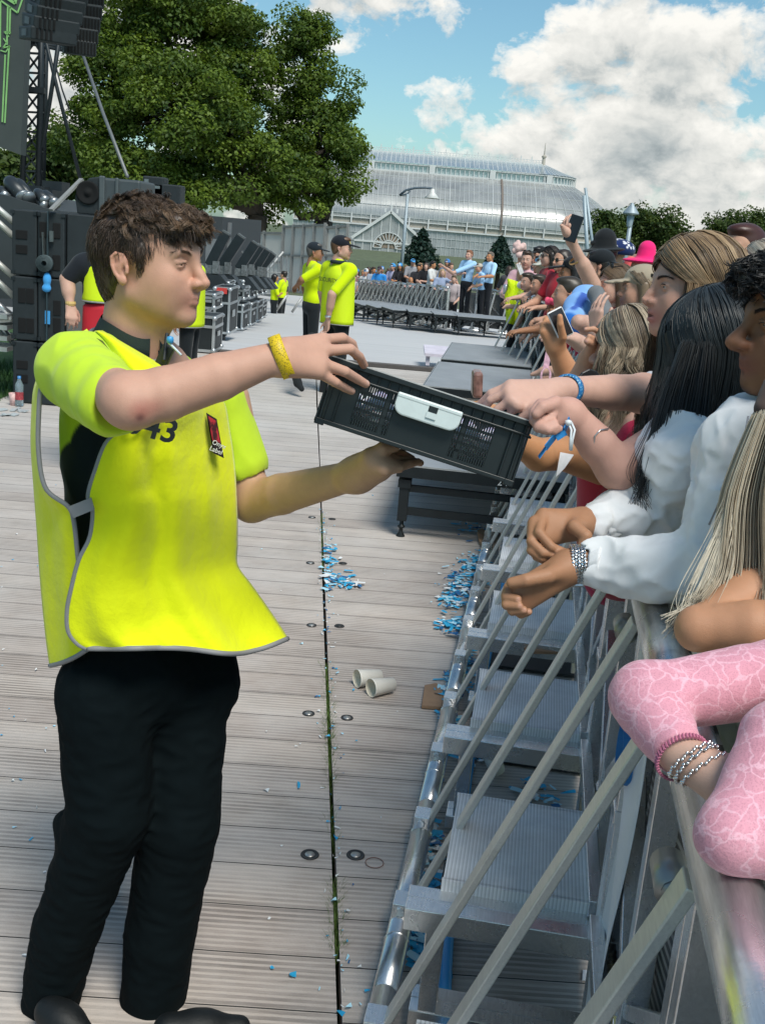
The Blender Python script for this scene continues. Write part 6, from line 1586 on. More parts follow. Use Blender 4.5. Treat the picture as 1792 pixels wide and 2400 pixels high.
# ---------------------------------------------------------------- far crowd behind the slanting barrier
def far_crowd():
    rng = random.Random(21); G_ = 'packed crowd at the far barrier'
    BL = (.09, .28, .60); WT = (.62, .62, .62); DK = (.03, .03, .035)
    spec = [  # px, py, Y, shirt, hair, hcol, hat, tone, female, words
        (812, 654, 40, (.5, .25, .3), 'short', None, ('beanie', (.05, .22, .50), (.7, .7, .7)), 'fair', 0, 'blue and white bobble hat at the far left of the crowd'),
        (820, 645, 41, DK, 'long', (.02, .015, .012), None, 'dark', 1, 'long dark hair and dark skin near the steward shoulder'),
        (831, 652, 40, (.55, .45, .42), 'short', (.15, .09, .05), None, 'fair', 0, 'beige top and light brown hair low at the rail'),
        (849, 652, 39.5, (.55, .52, .5), 'long', (.16, .06, .03), None, 'pale', 1, 'reddish hair and a pale top at the rail'),
        (857, 639, 39, WT, 'short', None, ('beanie', (.62, .66, .70), (.05, .2, .45)), 'fair', 0, 'white and blue woolly hat and white shirt'),
        (875, 634, 38, (.30, .34, .40), 'short', (.06, .04, .03), None, 'tan', 0, 'grey shirt and short dark hair left of the bright blue shirt'),
        (889, 633, 37, (.03, .26, .68), 'short', None, ('cap', (.06, .05, .07)), 'fair', 0, 'bright blue t shirt and dark cap leaning on the rail'),
        (909, 643, 37.5, (.35, .25, .28), 'curly', (.05, .03, .02), None, 'mid', 1, 'dark curly hair right of the bright blue shirt'),
        (920, 627, 37, (.42, .42, .58), 'short', None, ('beanie', (.06, .30, .62), (.7, .72, .75)), 'fair', 0, 'lilac shirt under a blue striped bobble hat'),
        (937, 626, 36.5, DK, 'long', (.03, .022, .016), ('beanie', (.05, .28, .60), (.6, .65, .7)), 'tan', 1, 'long dark hair under a bright blue hat'),
        (951, 630, 36, (.010, .010, .012), 'long', (.22, .13, .06), None, 'fair', 1, 'blond hair and a black jacket leaning over the rail'),
        (967, 616, 35.5, (.3, .3, .32), 'short', None, ('cap', (.06, .32, .66)), 'fair', 0, 'blue cap at the back of the crowd'),
        (962, 658, 34.5, (.5, .3, .28), 'bald', None, None, 'tan', 0, 'bowed bald head resting arms over the rail'),
        (981, 628, 35, DK, 'short', (.03, .02, .015), None, 'tan', 0, 'dark hair and dark shirt looking down'),
        (998, 625, 34.5, (.015, .015, .018), 'bob', (.08, .05, .04), None, 'pale', 1, 'brown bob hair and a black top'),
        (1014, 621, 33, (.66, .65, .63), 'short', (.018, .013, .010), None, 'tan', 0, 'dark hair, beard and white t shirt with folded arms'),
        (1036, 640, 32.5, (.30, .36, .50), 'long', (.42, .28, .15), None, 'pale', 1, 'fair hair and a blue striped top reaching an arm out'),
        (1056, 625, 33.5, (.3, .2, .2), 'short', (.12, .07, .05), None, 'fair', 0, 'small head half hidden left of the tall pale blue man'),
        (1063, 655, 31, (.5, .42, .42), 'short', (.14, .09, .05), None, 'pale', 0, 'child looking through below the tall pale blue man'),
        (1192, 634, 29.2, (.05, .05, .055), 'long', (.06, .035, .022), None, 'fair', 1, 'long brown hair seen from behind beside the neon cloth')]
    for (px, py, Y, sh, hr, hc, hat, tn, fm, wd) in spec:
        hc = hc or (.04, .03, .02)
        yaw = math.radians(-90 + rng.uniform(-40, 40)) if px != 1192 else math.radians(100)
        a1, a2 = rng.choice((('rail', 'rail'), ('rail', 'lean'), ('lean', 'rail'), ('cross', 'rail'))) 
        s = rng.uniform(.92, 1.0)
        if px == 1014: yaw = math.radians(-20); a1, a2 = 'cross', 'rail'
        if px == 1036: a1, a2 = 'point', 'rail'
        generic('fan with ' + wd, px, py, Y, yaw, tn, bool(fm), hr, hc, sh, (a1, a2), hat, s, G_, .02, lean=rng.uniform(.05, .22), sleeve=.42)
    # a second row, mostly heads
    for i in range(16):
        px = 818 + i*15.2 + rng.uniform(-4, 4); Y = 43 - i*.55; py = 641 - i*1.2 + rng.uniform(-6, 4)
        generic('head and shoulders half hidden in the back rows of the far crowd', px, py, Y, math.radians(-90+rng.uniform(-50, 50)), rng.choice(['fair', 'pale', 'tan', 'mid']), rng.random() < .5, rng.choice(['short', 'long', 'curly', 'short']), rng.choice([(.03, .02, .015), (.09, .05, .03), (.3, .19, .1)]), rng.choice([(.4, .38, .37), (.02, .02, .025), (.25, .1, .1), (.15, .2, .3)]), ('lean', 'lean'), rng.choice([None, None, ('cap', (.06, .25, .55)), ('beanie', (.05, .2, .5), (.6, .6, .65))]), .96, G_, .022, skip_legs=True)
    G2 = 'men in pale blue shirts at the far barrier'
    PB = (.36, .58, .82)
    generic('tall man in pale blue t shirt pointing along the crowd above the rail', 1099, 598, 28.9, math.radians(-130), 'pale', False, 'short', (.24, .10, .05), PB, ([(1060, 640, 28.6), (1035, 622, 28.2)], 'cross'), None, 1.02, G2, .014, sleeve=.4, panel=[((.13, 0, 1.08), (.13, .0, 1.2), .04, (.05, .05, .055))])
    generic('boy in cream cap and pale blue shirt leaning over the far rail', 1122, 628, 28.6, math.radians(-160), 'fair', False, 'short', (.1, .06, .04), PB, ('rail', 'lean'), ('cap', (.50, .45, .38)), .84, G2, .014, lean=.25, sleeve=.42)
    generic('grey haired man in pale blue polo shirt leaning on the far rail', 1148, 602, 28.6, math.radians(-140), 'tan', False, 'short', (.16, .12, .09), (.42, .64, .86), ('rail', 'rail'), None, 1.0, G2, .014, sleeve=.42, panel=[((.13, .02, 1.08), (.13, .06, 1.2), .035, (.05, .05, .055))])
far_crowd()

# ---------------------------------------------------------------- the nearer crowd along the straight barrier
def near_crowd():
    g = 'fans along the near barrier'; L = math.radians(178)
    generic('smiling woman in pale pink with sunglasses pushed up on her hair, facing us', 1234, 610, 14.6, math.radians(-110), 'pale', True, 'short', (.06, .038, .025), (.62, .38, .42), ([(1218, 655, 14.2), (1216, 632, 14.1)], 'rail'), None, .98, g, .010, glasses='top', sleeve=.5)
    generic('fan raising a bare arm with a pale pink cloth high behind the woman in pink', 1262, 600, 15.4, math.radians(-150), 'fair', False, 'short', (.012, .011, .011), (.1, .1, .12), ([(1222, 640, 15.2), (1216, 600, 15.2)], None), ('cap', (.012, .012, .014)), .98, g, .012, sleeve=.3)
    p = W(1216, 583, 15.1); b = Body(.012, col=(.66, .46, .42)); rg = random.Random(2)
    for _ in range(16): b.sph(p+np.array([rg.uniform(-.07, .07), rg.uniform(-.04, .04), rg.uniform(-.09, .09)]), .035, k=.02)
    tag(b.build('crumpled_cloth', CLOTH), 'crumpled pale pink cloth held up in a raised hand', 'cloth')
    generic('woman with long dark hair and glasses looking left above the red cup', 1287, 603, 13.2, math.radians(-170), 'pale', True, 'long', (.022, .015, .012), (.35, .02, .03), ([(1275, 668, 12.9), (1240, 690, 12.7)], 'rail'), None, 1.0, g, .010, glasses='on', sleeve=.3, strands_n=500, hlen=.34)
    generic('woman with big black sunglasses and red top smiling beside the raised arm', 1316, 612, 12.2, math.radians(-150), 'fair', True, 'long', (.03, .02, .015), (.42, .02, .035), ('rail', 'rail'), None, 1.0, g, .010, glasses='on', sleeve=.3, hlen=.3)
    generic('fan in light blue cap between the two dark haired women', 1268, 622, 14.2, math.radians(170), 'fair', False, 'short', (.03, .02, .015), (.02, .02, .025), ('rail', 'rail'), ('capback', (.10, .34, .56)), .96, g, .012)
    generic('fan with long dark hair under a black cap, profile behind the raised bare arm', 1342, 640, 8.6, L, 'mid', True, 'long', (.015, .012, .011), (.40, .02, .04), ([(1322, 715, 8.3), (1300, 718, 8.1)], 'rail'), ('cap', (.012, .014, .018)), .95, g, .010, strands_n=400, hlen=.3)
    generic('fan in wide black bucket hat looming over the crowd', 1408, 602, 9.6, L, 'fair', False, 'short', (.02, .015, .012), (.03, .03, .035), ('rail', 'rail'), ('bucket', (.010, .012, .014)), 1.12, g, .010)
    generic('fan in rounded black cap just below the bucket hat', 1404, 626, 8.8, math.radians(160), 'fair', False, 'short', (.02, .015, .012), (.04, .04, .045), ('rail', 'rail'), ('capback', (.010, .013, .016)), 1.0, g, .010)
    r = generic('fan whose navy hat is covered with white stars at the back of the crowd', 1442, 600, 12.5, L, 'fair', False, 'bald', None or (.03, .02, .015), (.03, .05, .15), ('rail', 'rail'), None, 1.0, g, .012)
    Mh = r[3]; hb = Body(.010, col=(.008, .022, .10)); hb.M = Mh; hb.ell((-.01, 0, .075), (.20, .19, .12), k=.02); hb.ell((-.01, 0, -.06), (.3, .3, .09), k=.01, neg=True); rg = random.Random(5)
    for _ in range(70): a, e = rg.uniform(0, 6.28), rg.uniform(.0, 1.4); hb.dab((-.01+.2*math.cos(a)*math.cos(e), .19*math.sin(a)*math.cos(e), .075+.12*math.sin(e)), .017, (.72, .72, .75), 1, .3)
    hb.build('star_hat', CLOTH, r[0])
    for (px, py, Y, s, lab) in ((1506, 628, 9.5, 1.05, 'fan in a hot pink cowboy hat beside the woman with highlighted hair'), (1470, 650, 10.5, .9, 'fan in a coral pink hat lower than the hot pink one')):
        generic(lab, px, py, Y, L, 'fair', True, 'long', (.1, .06, .04), (.5, .1, .2), ('rail', 'rail'), ('cowboy', (.85, .02, .18) if s > 1 else (.78, .13, .13)), s, g, .010)
    r = generic('woman with long light brown hair raising a bare arm with a black phone', 1440, 672, 6.6, L+.25, 'pale', True, 'long', (.10, .062, .036), (.38, .02, .04), ('rail', [(1388, 668, 6.5), (1338, 565, 6.4)]), None, 1.0, g, .007, sleeve=.1, hcol2=(.30, .20, .12), strands_n=1400, hlen=.36, hands=False, glasses='top')
    b = Body(.004, col=TONE['pale']); hand_generic(b, W(1338, 566, 6.4), W(1322, 520, 6.4)-W(1338, 566, 6.4), np.array([-.8, -.6, 0]), 1, .7, curls=[.55, .5, .45, .4]); b.build('hand', SKIN, r[0])
    mb = MB(); a, c = W(1332, 566, 6.36), W(1354, 505, 6.36); mb.bar(tuple(a), tuple(c), .078, .010, (.5, .8, 0)); ph = mb.build('phone', mat('phone_black', (.012, .013, .015), .3), bevel=.004)
    tag(ph, 'black phone held high in the raised bare arm before the glasshouse end', 'phone')
    mb = MB(); c = W(1347, 611, 6.45); d = Vector(W(1388, 668, 6.5)-W(1338, 565, 6.4)); mb.lathe([(.036, -.006), (.039, 0), (.036, .006)], tuple(c), 16, d.to_track_quat('Z', 'Y').to_matrix().to_4x4()); mb.build('bracelet', mat('gold', (.7, .45, .2), .3, .9), r[0], True)
    r = generic('fan in beige cap with a dark peak in front of the pink hats', 1500, 682, 5.4, L, 'fair', False, 'long', (.22, .15, .09), (.3, .28, .25), ('rail', None), ('cap', (.36, .30, .22)), .92, g, .009, hcol2=(.4, .3, .2), strands_n=400)
    generic('dark auburn haired person behind the woman with highlighted hair', 1738, 590, 5.2, math.radians(-150), 'fair', True, 'short', (.06, .018, .012), (.4, .3, .3), ('down', 'down'), None, .98, g, .009)
    generic('fair haired woman between the highlighted hair and the dark haired man', 1790, 640, 4.4, L, 'pale', True, 'long', (.34, .27, .20), (.5, .5, .5), ('down', 'down'), None, 1.0, g, .009, hcol2=(.62, .55, .46), strands_n=500)
    rg = random.Random(77)
    for i in range(26):
        px = 1250 + i*12.5 + rg.uniform(-8, 8); Y = rg.uniform(13, 24); py = 618 + (px-1250)*.10 + rg.uniform(-12, 14)
        generic('fan half hidden in the crowd behind the black bucket hat and pink hats', px, py, Y, math.radians(rg.uniform(140, 220)), rg.choice(['fair', 'pale', 'tan', 'mid']), rg.random() < .6, rg.choice(['short', 'long', 'long', 'bun', 'curly']), rg.choice([(.03, .02, .015), (.09, .05, .03), (.3, .19, .1), (.15, .08, .05)]), rg.choice([(.4, .38, .37), (.02, .02, .025), (.5, .06, .08), (.15, .2, .3), (.55, .55, .55)]), ('rail', 'rail'), rg.choice([None, None, None, ('cap', (.03, .03, .04)), ('bucket', (.6, .58, .5))]), .98, 'crowd behind the hats', .02, skip_legs=True)
    # leaning dark trousered legs and folded arms at the rail
    for (px, py, Y, yaw, tn, sh, lab) in ((1236, 662, 13.6, -150, 'pale', (.05, .05, .06), 'fan in black bent low over the rail behind the neon bib'), (1262, 668, 12.6, -160, 'fair', (.02, .02, .025), 'fan in black leaning on the rail beside the red cup'), (1330, 690, 7.6, 175, 'fair', (.42, .02, .05), 'fan in red top leaning on the rail with a pink wrist scrunchie')):
        generic(lab, px, py, Y, math.radians(yaw), tn, True, 'short', (.04, .03, .02), sh, ('rail', 'rail'), None, .93, g, .012, lean=.5)
    # things held or hung there
    mb = MB(); a = W(1287, 672, 12.4); mb.lathe([(.055, -.17), (.085, .17), (.080, .17), (.05, -.165), (0, -.165)], tuple(a), 20, Matrix.Rotation(.25, 4, 'Y')); c = mb.build('paper_cup', mat('cup_red', (.62, .05, .07), .5), None, True); tag(c, 'tall red paper cup with white lettering held at the rail', 'cup')
    T = frame_m((a[0], a[1]-.086, a[2]+.02), (1, 0, -.25), (.25, 0, 1)); text_mesh('cup_text', 'cola', .07, T, mat('print_white', (.75, .75, .73)), c)
    rows = []
    for i in range(9):
        row = []
        for j in range(7): x = 1180+ (j/6)*38 + i*3.0 - 18*(i/8); y = 652+i*13; row.append(W(x+ (8 if i < 3 else 0), y + j*2, 14.0 - .06*math.sin(j*1.4+i*.7)))
        rows.append(row)
    mb = MB(); mb.grid(rows); tag(mb.build('neon_bib', mat('hi_vis_lime', (.62, .80, .004)), smooth=True, solid=.006), 'neon yellow bib hung over the rail at the barrier corner', 'vest')
    mb = MB(); mb.box(tuple(W(1218, 630, 14.0)), (.06, .012, .15), (0, -.5, .3)); tag(mb.build('phone', mat('phone_white', (.7, .7, .7), .3), bevel=.004), 'white phone held by the woman in pale pink', 'phone')
    mb = MB(); mb.lathe([(0, -.05), (.033, -.05), (.033, .06), (.02, .075), (0, .075)], tuple(W(1184, 680, 14.0)), 14); tag(mb.build('drink_can', mat('can_silver', (.5, .5, .55), .3, .6), smooth=True), 'small silver drink can held over the barrier corner', 'can')
    mb = MB(); mb.lathe([(.0, -.01), (.045, -.01), (.045, .01), (0, .01)], tuple(W(1219, 668, 13.7)), 18, Matrix.Rotation(1.3, 4, 'X')); tag(mb.build('wristwatch', mat('watch_white', (.72, .72, .70), .4), smooth=True), 'large white wristwatch on a forearm above the neon bib', 'watch')
    # blue jersey and grey jacket over the rail
    b = Body(.010, col=(.22, .42, .78)); b.noise = wrinkle(.0025, 40, 8)
    for q in ((1372, 705, 5.6, .085), (1355, 722, 5.5, .08), (1345, 755, 5.4, .075)): b.ell(W(*q[:3]), (q[3], .06, q[3]), k=.06)
    b.stroke(W(1375, 685, 5.5), W(1345, 728, 5.4), .03, (.05, .12, .45), 1, .4); b.stroke(W(1330, 755, 5.35), W(1345, 790, 5.35), .06, (.02, .14, .50), 1, .3)
    tag(b.build('blue_jersey', CLOTH), 'blue football jersey bundled over the rail below the raised arm', 'jersey')
    b = Body(.010, col=(.16, .17, .18)); b.noise = wrinkle(.002, 40, 2); b.chain([W(1396, 690, 5.4), W(1415, 740, 5.3), W(1420, 800, 5.3)], [.045, .05, .045], k=.05); tag(b.build('grey_jacket', CLOTH), 'grey jacket sleeve hanging beside the blue jersey', 'jacket')
    b = Body(.006, col=(.80, .08, .16)); p = W(1290, 706, 8.0)
    for q in range(14): a = q*.45; b.sph(p+np.array([.028*math.cos(a), .028*math.sin(a), .012*math.sin(3*a)]), .018, k=.01)
    tag(b.build('scrunchie', CLOTH), 'hot pink scrunchie round a wrist on the rail', 'scrunchie')
    mb = MB(); pts = [W(1287, 815, 4.7), W(1283, 840, 4.7), W(1278, 862, 4.7)]; mb.bar(tuple(pts[0]), tuple(pts[2]), .026, .004); 
    for k in range(14): a = 6.28*k/14; a2 = 6.28*(k+1)/14; c = W(1278, 880, 4.7); mb.bar((c[0]+.02*math.cos(a), c[1], c[2]+.036*math.sin(a)), (c[0]+.02*math.cos(a2), c[1], c[2]+.036*math.sin(a2)), .008, .006)
    tag(mb.build('lanyard', mat('lanyard_pink', (.72, .42, .52), .6, 0, .3, 60)), 'pale pink lanyard with a loop hanging on the barrier mesh', 'lanyard')
near_crowd()
# ================================================================== THE NEAREST FANS
def torso(b, O, fwd, s=1.0, female=False, drop=0.0):
    """chest under a head at O: returns shoulder centre"""
    f = Vector(fwd); f.z = 0; f.normalize(); l = Vector((-f.y, f.x, 0))
    P = lambda x, y, z: np.array((Vector(O) + f*x*s + l*y*s + Vector((0, 0, z*s)))[:])
    R = Matrix(((f.x, l.x, 0), (f.y, l.y, 0), (0, 0, 1)))
    b.ell(P(-.05, 0, -.36), (.11*s, .165*s, .18*s), rot=R, k=.06); b.ell(P(-.04, 0, -.60), (.11*s, .15*s, .18*s), rot=R, k=.06)
    b.cap(P(-.065, -.13, -.215), P(-.065, .13, -.215), .058*s, k=.06)
    return P
def curly_hand(b, wrist, knuckles, fingers, r=.0095, thumb=None, palm=.020, nails=None):
    for kp in knuckles: b.cap(np.array(wrist)*.85+np.array(kp)*.15, kp, palm, r*1.25, k=.016)
    for i, f in enumerate(fingers): finger(b, f, r if i < 3 else r*.9, nail=nails)
    if thumb: b.chain(thumb, [palm*.9, r*1.35, r*1.15, r*.95][:len(thumb)], k=.016)

def profile_woman():
    O = W(1622, 684, 2.5); fwd = Vector((-.985, -.16, .0))
    root = empty('person', (O[0], O[1], O[2]-1.6), 0, 'woman with long highlighted brown hair in profile, lips parted, reaching into the crate', 'person', 'nearest fans at the rail')
    hb = Body(.0022); hb.M = orient(O, fwd, (0, 0, 1), .96); sk = (.60, .345, .255)
    head(hb, True, sk, (.035, .018, .012), lips=(.50, .19, .17), eye='open', lash=True, mouth_open=.006, nose=.985)
    hb.cap((-.02, 0, -.05), (-.045, 0, -.19), .046, .052, k=.03); hb.cap((.02, 0, -.08), (-.01, 0, -.16), .028, .03, k=.03)
    for sy in (-1, 1): hb.dab((.066, sy*.05, -.028), .022, (.62, .27, .20), .45, 1)
    b = Body(.0034, col=(.62, .38, .30)); S, E, Wr = W(1600, 930, 2.50), W(1505, 922, 2.34), W(1322, 915, 2.12)
    b.chain([S, E], [.050, .040], k=.02); m = E*.6+Wr*.4; b.chain([E, m, Wr], [.0415, .0375, .0265], k=.02)
    K = [W(1196, 903, 2.045), W(1190, 918, 2.03), W(1196, 938, 2.015), W(1212, 952, 2.01)]
    curly_hand(b, Wr, K, [[K[0], W(1150, 922, 2.05), W(1124, 948, 2.07), W(1116, 975, 2.09)], [K[1], W(1148, 938, 2.035), W(1132, 962, 2.06), W(1128, 985, 2.08)], [K[2], W(1165, 960, 2.02), W(1158, 985, 2.05), W(1165, 1002, 2.08)], [K[3], W(1192, 972, 2.02), W(1188, 992, 2.05), W(1192, 1008, 2.07)]],
               .0092, [Wr*.8+K[3]*.2, W(1252, 962, 2.0), W(1226, 980, 2.01), W(1206, 990, 2.03)], .019)
    tb = Body(.010, col=sk); P = torso(tb, O, fwd, .92); tb.cap(P(-.06, .0, -.22), P(-.05, 0, -.15), .05)
    build_joined('body', [hb, b, tb], SKIN, root)
    face_details(root, hb.M, (.025, .014, .010), 'open', .0014, (.05, .035, .02), (1, -.1, -.15), mouth=.005, n=95)
    s = Body(.006, col=(.12, .012, .03)); P = torso(s, O, fwd, 1.0, True); s.cap(P(-.06, .16, -.22), S, .06, .062, k=.04); s.noise = wrinkle(.003, 45, 6); s.build('top', CLOTH, root)
    s = Body(.0045, col=(.50, .52, .56)); q = S*.28+E*.72; s.chain([S, q], [.062, .052], k=.02); d = (E-S)/np.linalg.norm(E-S); s.cap(q+d*.085, q+d*.3, .048, .05, k=.003, neg=True); s.noise = wrinkle(.0016, 60, 7)
    for (x, y, c, r) in ((1544, 912, (.40, .03, .06), .016), (1538, 925, (.25, .05, .10), .012), (1556, 935, (.06, .16, .10), .016), (1565, 915, (.35, .05, .09), .010), (1548, 948, (.05, .12, .10), .012)):
        s.dab(W(x, y, 2.325), r, c, .95, .35)
    s.build('sleeve', CLOTH, root)
    mb = MB(); c = Vector(W(1330, 913, 2.128)); d = Vector(Wr-E).normalized(); M = Matrix.Translation(c) @ d.to_track_quat('Z', 'Y').to_matrix().to_4x4() @ Matrix.Rotation(.20, 4, 'Y')
    mb.lathe([(.027, -.0085), (.0310, -.0085), (.0315, 0), (.0310, .0085), (.027, .0085)], (0, 0, 0), 32, M)
    def ink(t, c, co): return t.mix(t.ramp(t.noise(co, 260, 2, .5), [(.57, (0,)*3), (.60, (.8,)*3)]), c, (.30, .62, .75))
    mb.build('wristband', mat('wristband_blue', (.012, .16, .42), .5, extra=ink), root, True)
    # hair
    h = Body(.006, col=(.075, .047, .028)); h.M = hb.M
    h.ell((-.022, 0, .045), (.102, .080, .086), k=.02); h.ell((-.06, 0, -.03), (.055, .074, .11), k=.03); h.chain([(-.06, 0, -.08), (-.075, 0, -.22), (-.06, 0, -.36)], [.066, .07, .05], k=.03)
    h.ell((.124, 0, -.062), (.080, .15, .118), k=.012, neg=True); ho = h.build('hair', HAIR, root)
    fan_hair('hair_base', hb.M, ho, n=3400, L=.42, cols=((.055, .033, .020), (.30, .19, .10)), phimin=56, r=.0011, seed=4, off=.011, wave=.003, hl=1.6, clump=12, drift=(.004, 0, 0), flare=.012)
    fan_hair('hair_highlight', hb.M, ho, n=1000, L=.40, cols=((.22, .135, .07), (.52, .36, .20)), phimin=60, r=.0012, seed=9, off=.016, wave=.003, clump=10, drift=(.004, 0, 0), flare=.014)
profile_woman()

def black_hair_woman():
    O = W(1672, 836, 2.12); fwd = Vector((-.95, .05, -.12))
    root = empty('person', (O[0], O[1], O[2]-1.55), 0, 'woman whose straight black hair hides her face, in a ribbed white top', 'person', 'nearest fans at the rail')
    hb = Body(.005); hb.M = orient(O, fwd, (0, 0, 1), .94); sk = (.60, .33, .26); head(hb, True, sk, (.02, .015, .012), nose=.93); hb.cap((-.02, 0, -.05), (-.05, 0, -.19), .046, .052, k=.03)
    b = Body(.0034, col=(.60, .34, .27)); S, E, Wr = W(1575, 1020, 2.10), W(1448, 1098, 1.99), W(1338, 972, 1.965)
    b.chain([S, E], [.042, .039], k=.02); m = E*.55+Wr*.45; b.chain([E, m, Wr], [.039, .036, .0265], k=.02)
    K = [W(1268, 950, 1.955), W(1258, 965, 1.94), W(1262, 982, 1.93), W(1275, 994, 1.93)]
    curly_hand(b, Wr, K, [[K[0], W(1252, 968, 1.93), W(1275, 985, 1.915), W(1295, 975, 1.92)], [K[1], W(1250, 985, 1.92), W(1275, 1000, 1.905), W(1298, 990, 1.91)], [K[2], W(1260, 1002, 1.91), W(1285, 1008, 1.90), W(1302, 1000, 1.905)], [K[3], W(1278, 1008, 1.91), W(1298, 1010, 1.905), W(1310, 1004, 1.91)]],
               .0100, [Wr, W(1300, 945, 1.93), W(1270, 955, 1.91), W(1256, 970, 1.905)], .024)
    tb = Body(.010, col=sk); torso(tb, O + np.array([.07, .10, -.19]), fwd, .70)
    build_joined('body', [hb, b, tb], SKIN, root)
    s = Body(.005, col=(.66, .66, .60)); P = torso(s, O + np.array([.07, .10, -.19]), fwd, .80, True); s.ell(W(1565, 1170, 2.12), (.06, .06, .12), k=.05); s.noise = wrinkle(.0008, 60, 5); s.build('top', CLOTH, root)
    h = Body(.007, col=(.006, .008, .009)); h.M = hb.M
    h.ell((-.010, 0, .045), (.108, .084, .09), k=.02); h.chain([(-.03, 0, .0), (-.03, 0, -.12), (.0, 0, -.26)], [.095, .09, .06], k=.04); h.chain([(.03, 0, -.02), (.04, 0, -.16), (.09, 0, -.32)], [.075, .070, .03], k=.04); h.chain([(-.03, .02, -.05), (-.02, .05, -.2), (.02, .06, -.3)], [.07, .07, .03], k=.04); ho = h.build('hair', HAIR, root)
    fan_hair('hair_straight', hb.M, ho, n=4800, L=.50, cols=((.004, .006, .007), (.030, .038, .042)), phimin=6, r=.0011, seed=14, off=.022, wave=.0025, hl=1.4, clump=14, drift=(.075, 0, 0), flare=.030, Lvar=.22)
    fan_hair('hair_flyaway', hb.M, ho, n=160, L=.42, cols=((.01, .012, .013), (.09, .09, .085)), phimin=14, r=.0007, seed=15, off=.020, wave=.010, clump=3, drift=(.09, 0, 0), flare=.03, Lvar=.4)
    rng = np.random.default_rng(18); P, C, R = [], [], []; m = 16
    for c in range(120):
        u = rng.random()**1.2; f0 = rng.random(); e = rng.random()
        top = (1598+70*u, 800+30*rng.random(), 2.02); mid = (1553+105*u, 930, 1.99); low = (1522+120*u, 1040, 1.965); end = (1486+ 120*u + 12*e, 1095+115*e*(1-.5*u), 1.955)
        for k in range(14):
            o = rng.normal(0, 1, 3)*np.array([3.5, 3, .006]); g = resample([np.array(top)+o, np.array(mid)+o*1.2, np.array(low)+o*1.3, np.array(end)+o*1.5], m); P.append([W(*q) for q in g]); R.append(.0009*(1-.75*np.linspace(0, 1, m)**3)); C.append(lerp((.004, .006, .007), (.030, .036, .04), (f0*.6+rng.random()*.4)**1.5))
    for c in range(40):
        o = rng.normal(0, 10, 2); g = resample([(1580+o[0], 860, 2.0), (1535+o[0], 1000, 1.96), (1500+o[0]*1.6, 1110, 1.94), (1470+60*rng.random(), 1150+60*rng.random(), 1.93)], m); P.append([W(*q) for q in g]); R.append(np.full(m, .00045)); C.append((.02, .022, .024))
    strands('hair_front_lock', P, np.array(R), np.array(C), HAIR, ho)
    # ribbons and bracelet on the wrist
    mb = MB(); c = Vector(W(1330, 976, 1.966)); d = Vector(Wr-E).normalized(); M = Matrix.Translation(c) @ d.to_track_quat('Z', 'Y').to_matrix().to_4x4()
    mb.lathe([(.030, -.008), (.0345, -.008), (.0345, .008), (.030, .008)], (0, 0, 0), 28, M)
    for pts in ([(1334, 982, 1.925), (1322, 1008, 1.915), (1300, 1022, 1.91), (1278, 1050, 1.90), (1262, 1072, 1.90)],):
        p = [W(*q) for q in pts]
        for a, e in zip(p[:-1], p[1:]): mb.bar(tuple(a), tuple(e), .020, .0018, (.9, 0, .5))
    mb.build('ribbon', mat('ribbon_blue', (.015, .20, .50), .5, 0, .1, 60), root)
    mb = MB()
    for dx in (0, 8): mb.tube([tuple(W(1330+dx, 990, 1.915)), tuple(W(1338+dx, 1008, 1.905)), tuple(W(1336+dx*.6, 1030, 1.90)), tuple(W(1335+dx*.4, 1056, 1.90))], .0022, 6)
    mb.lathe([(0, .006), (.006, .004), (.007, 0), (.004, -.005), (0, -.006)], tuple(W(1331, 991, 1.912)), 10); mb.build('ribbon_tail', mat('ribbon_pale', (.62, .66, .68), .5), root, True)
    mb = MB(); mb.tube([tuple(W(1391, 1045, 1.945)), tuple(W(1393, 1022, 1.94)), tuple(W(1405, 1008, 1.945)), tuple(W(1425, 1005, 1.96))], .0016, 6); mb.build('bracelet', mat('silver', (.6, .6, .6), .3, .9), root, True)
black_hair_woman()

def wavy_blonde():
    O = W(1474, 822, 3.15); fwd = Vector((-.97, .2, -.12))
    root = empty('person', (O[0], O[1], O[2]-1.5), 0, 'fan with wavy ash blond hair seen from behind, just left of the profile face', 'person', 'nearest fans at the rail')
    hb = Body(.006); hb.M = orient(O, fwd, (0, 0, 1), .95); sk = (.58, .35, .27); head(hb, True, sk); hb.cap((-.02, 0, -.05), (-.05, 0, -.19), .046, .052, k=.03)
    tb = Body(.010, col=sk); torso(tb, O, fwd, .92); build_joined('body', [hb, tb], SKIN, root)
    s = Body(.008, col=(.42, .012, .06)); torso(s, O, fwd, 1.0); s.build('top', CLOTH, root)
    h = Body(.008, col=(.17, .12, .08)); h.M = hb.M; h.ell((-.012, 0, .045), (.104, .084, .088), k=.02); h.chain([(-.03, 0, .0), (-.03, 0, -.10), (-.02, 0, -.20)], [.09, .085, .06], k=.04); ho = h.build('hair', HAIR, root)
    fan_hair('hair_wave', hb.M, ho, n=2600, L=.27, cols=((.10, .065, .040), (.52, .42, .30)), phimin=35, r=.0014, seed=24, off=.014, wave=.016, hl=1.1, clump=16, drift=(.02, 0, 0), flare=.045, Lvar=.35, wfreq=11)
wavy_blonde()

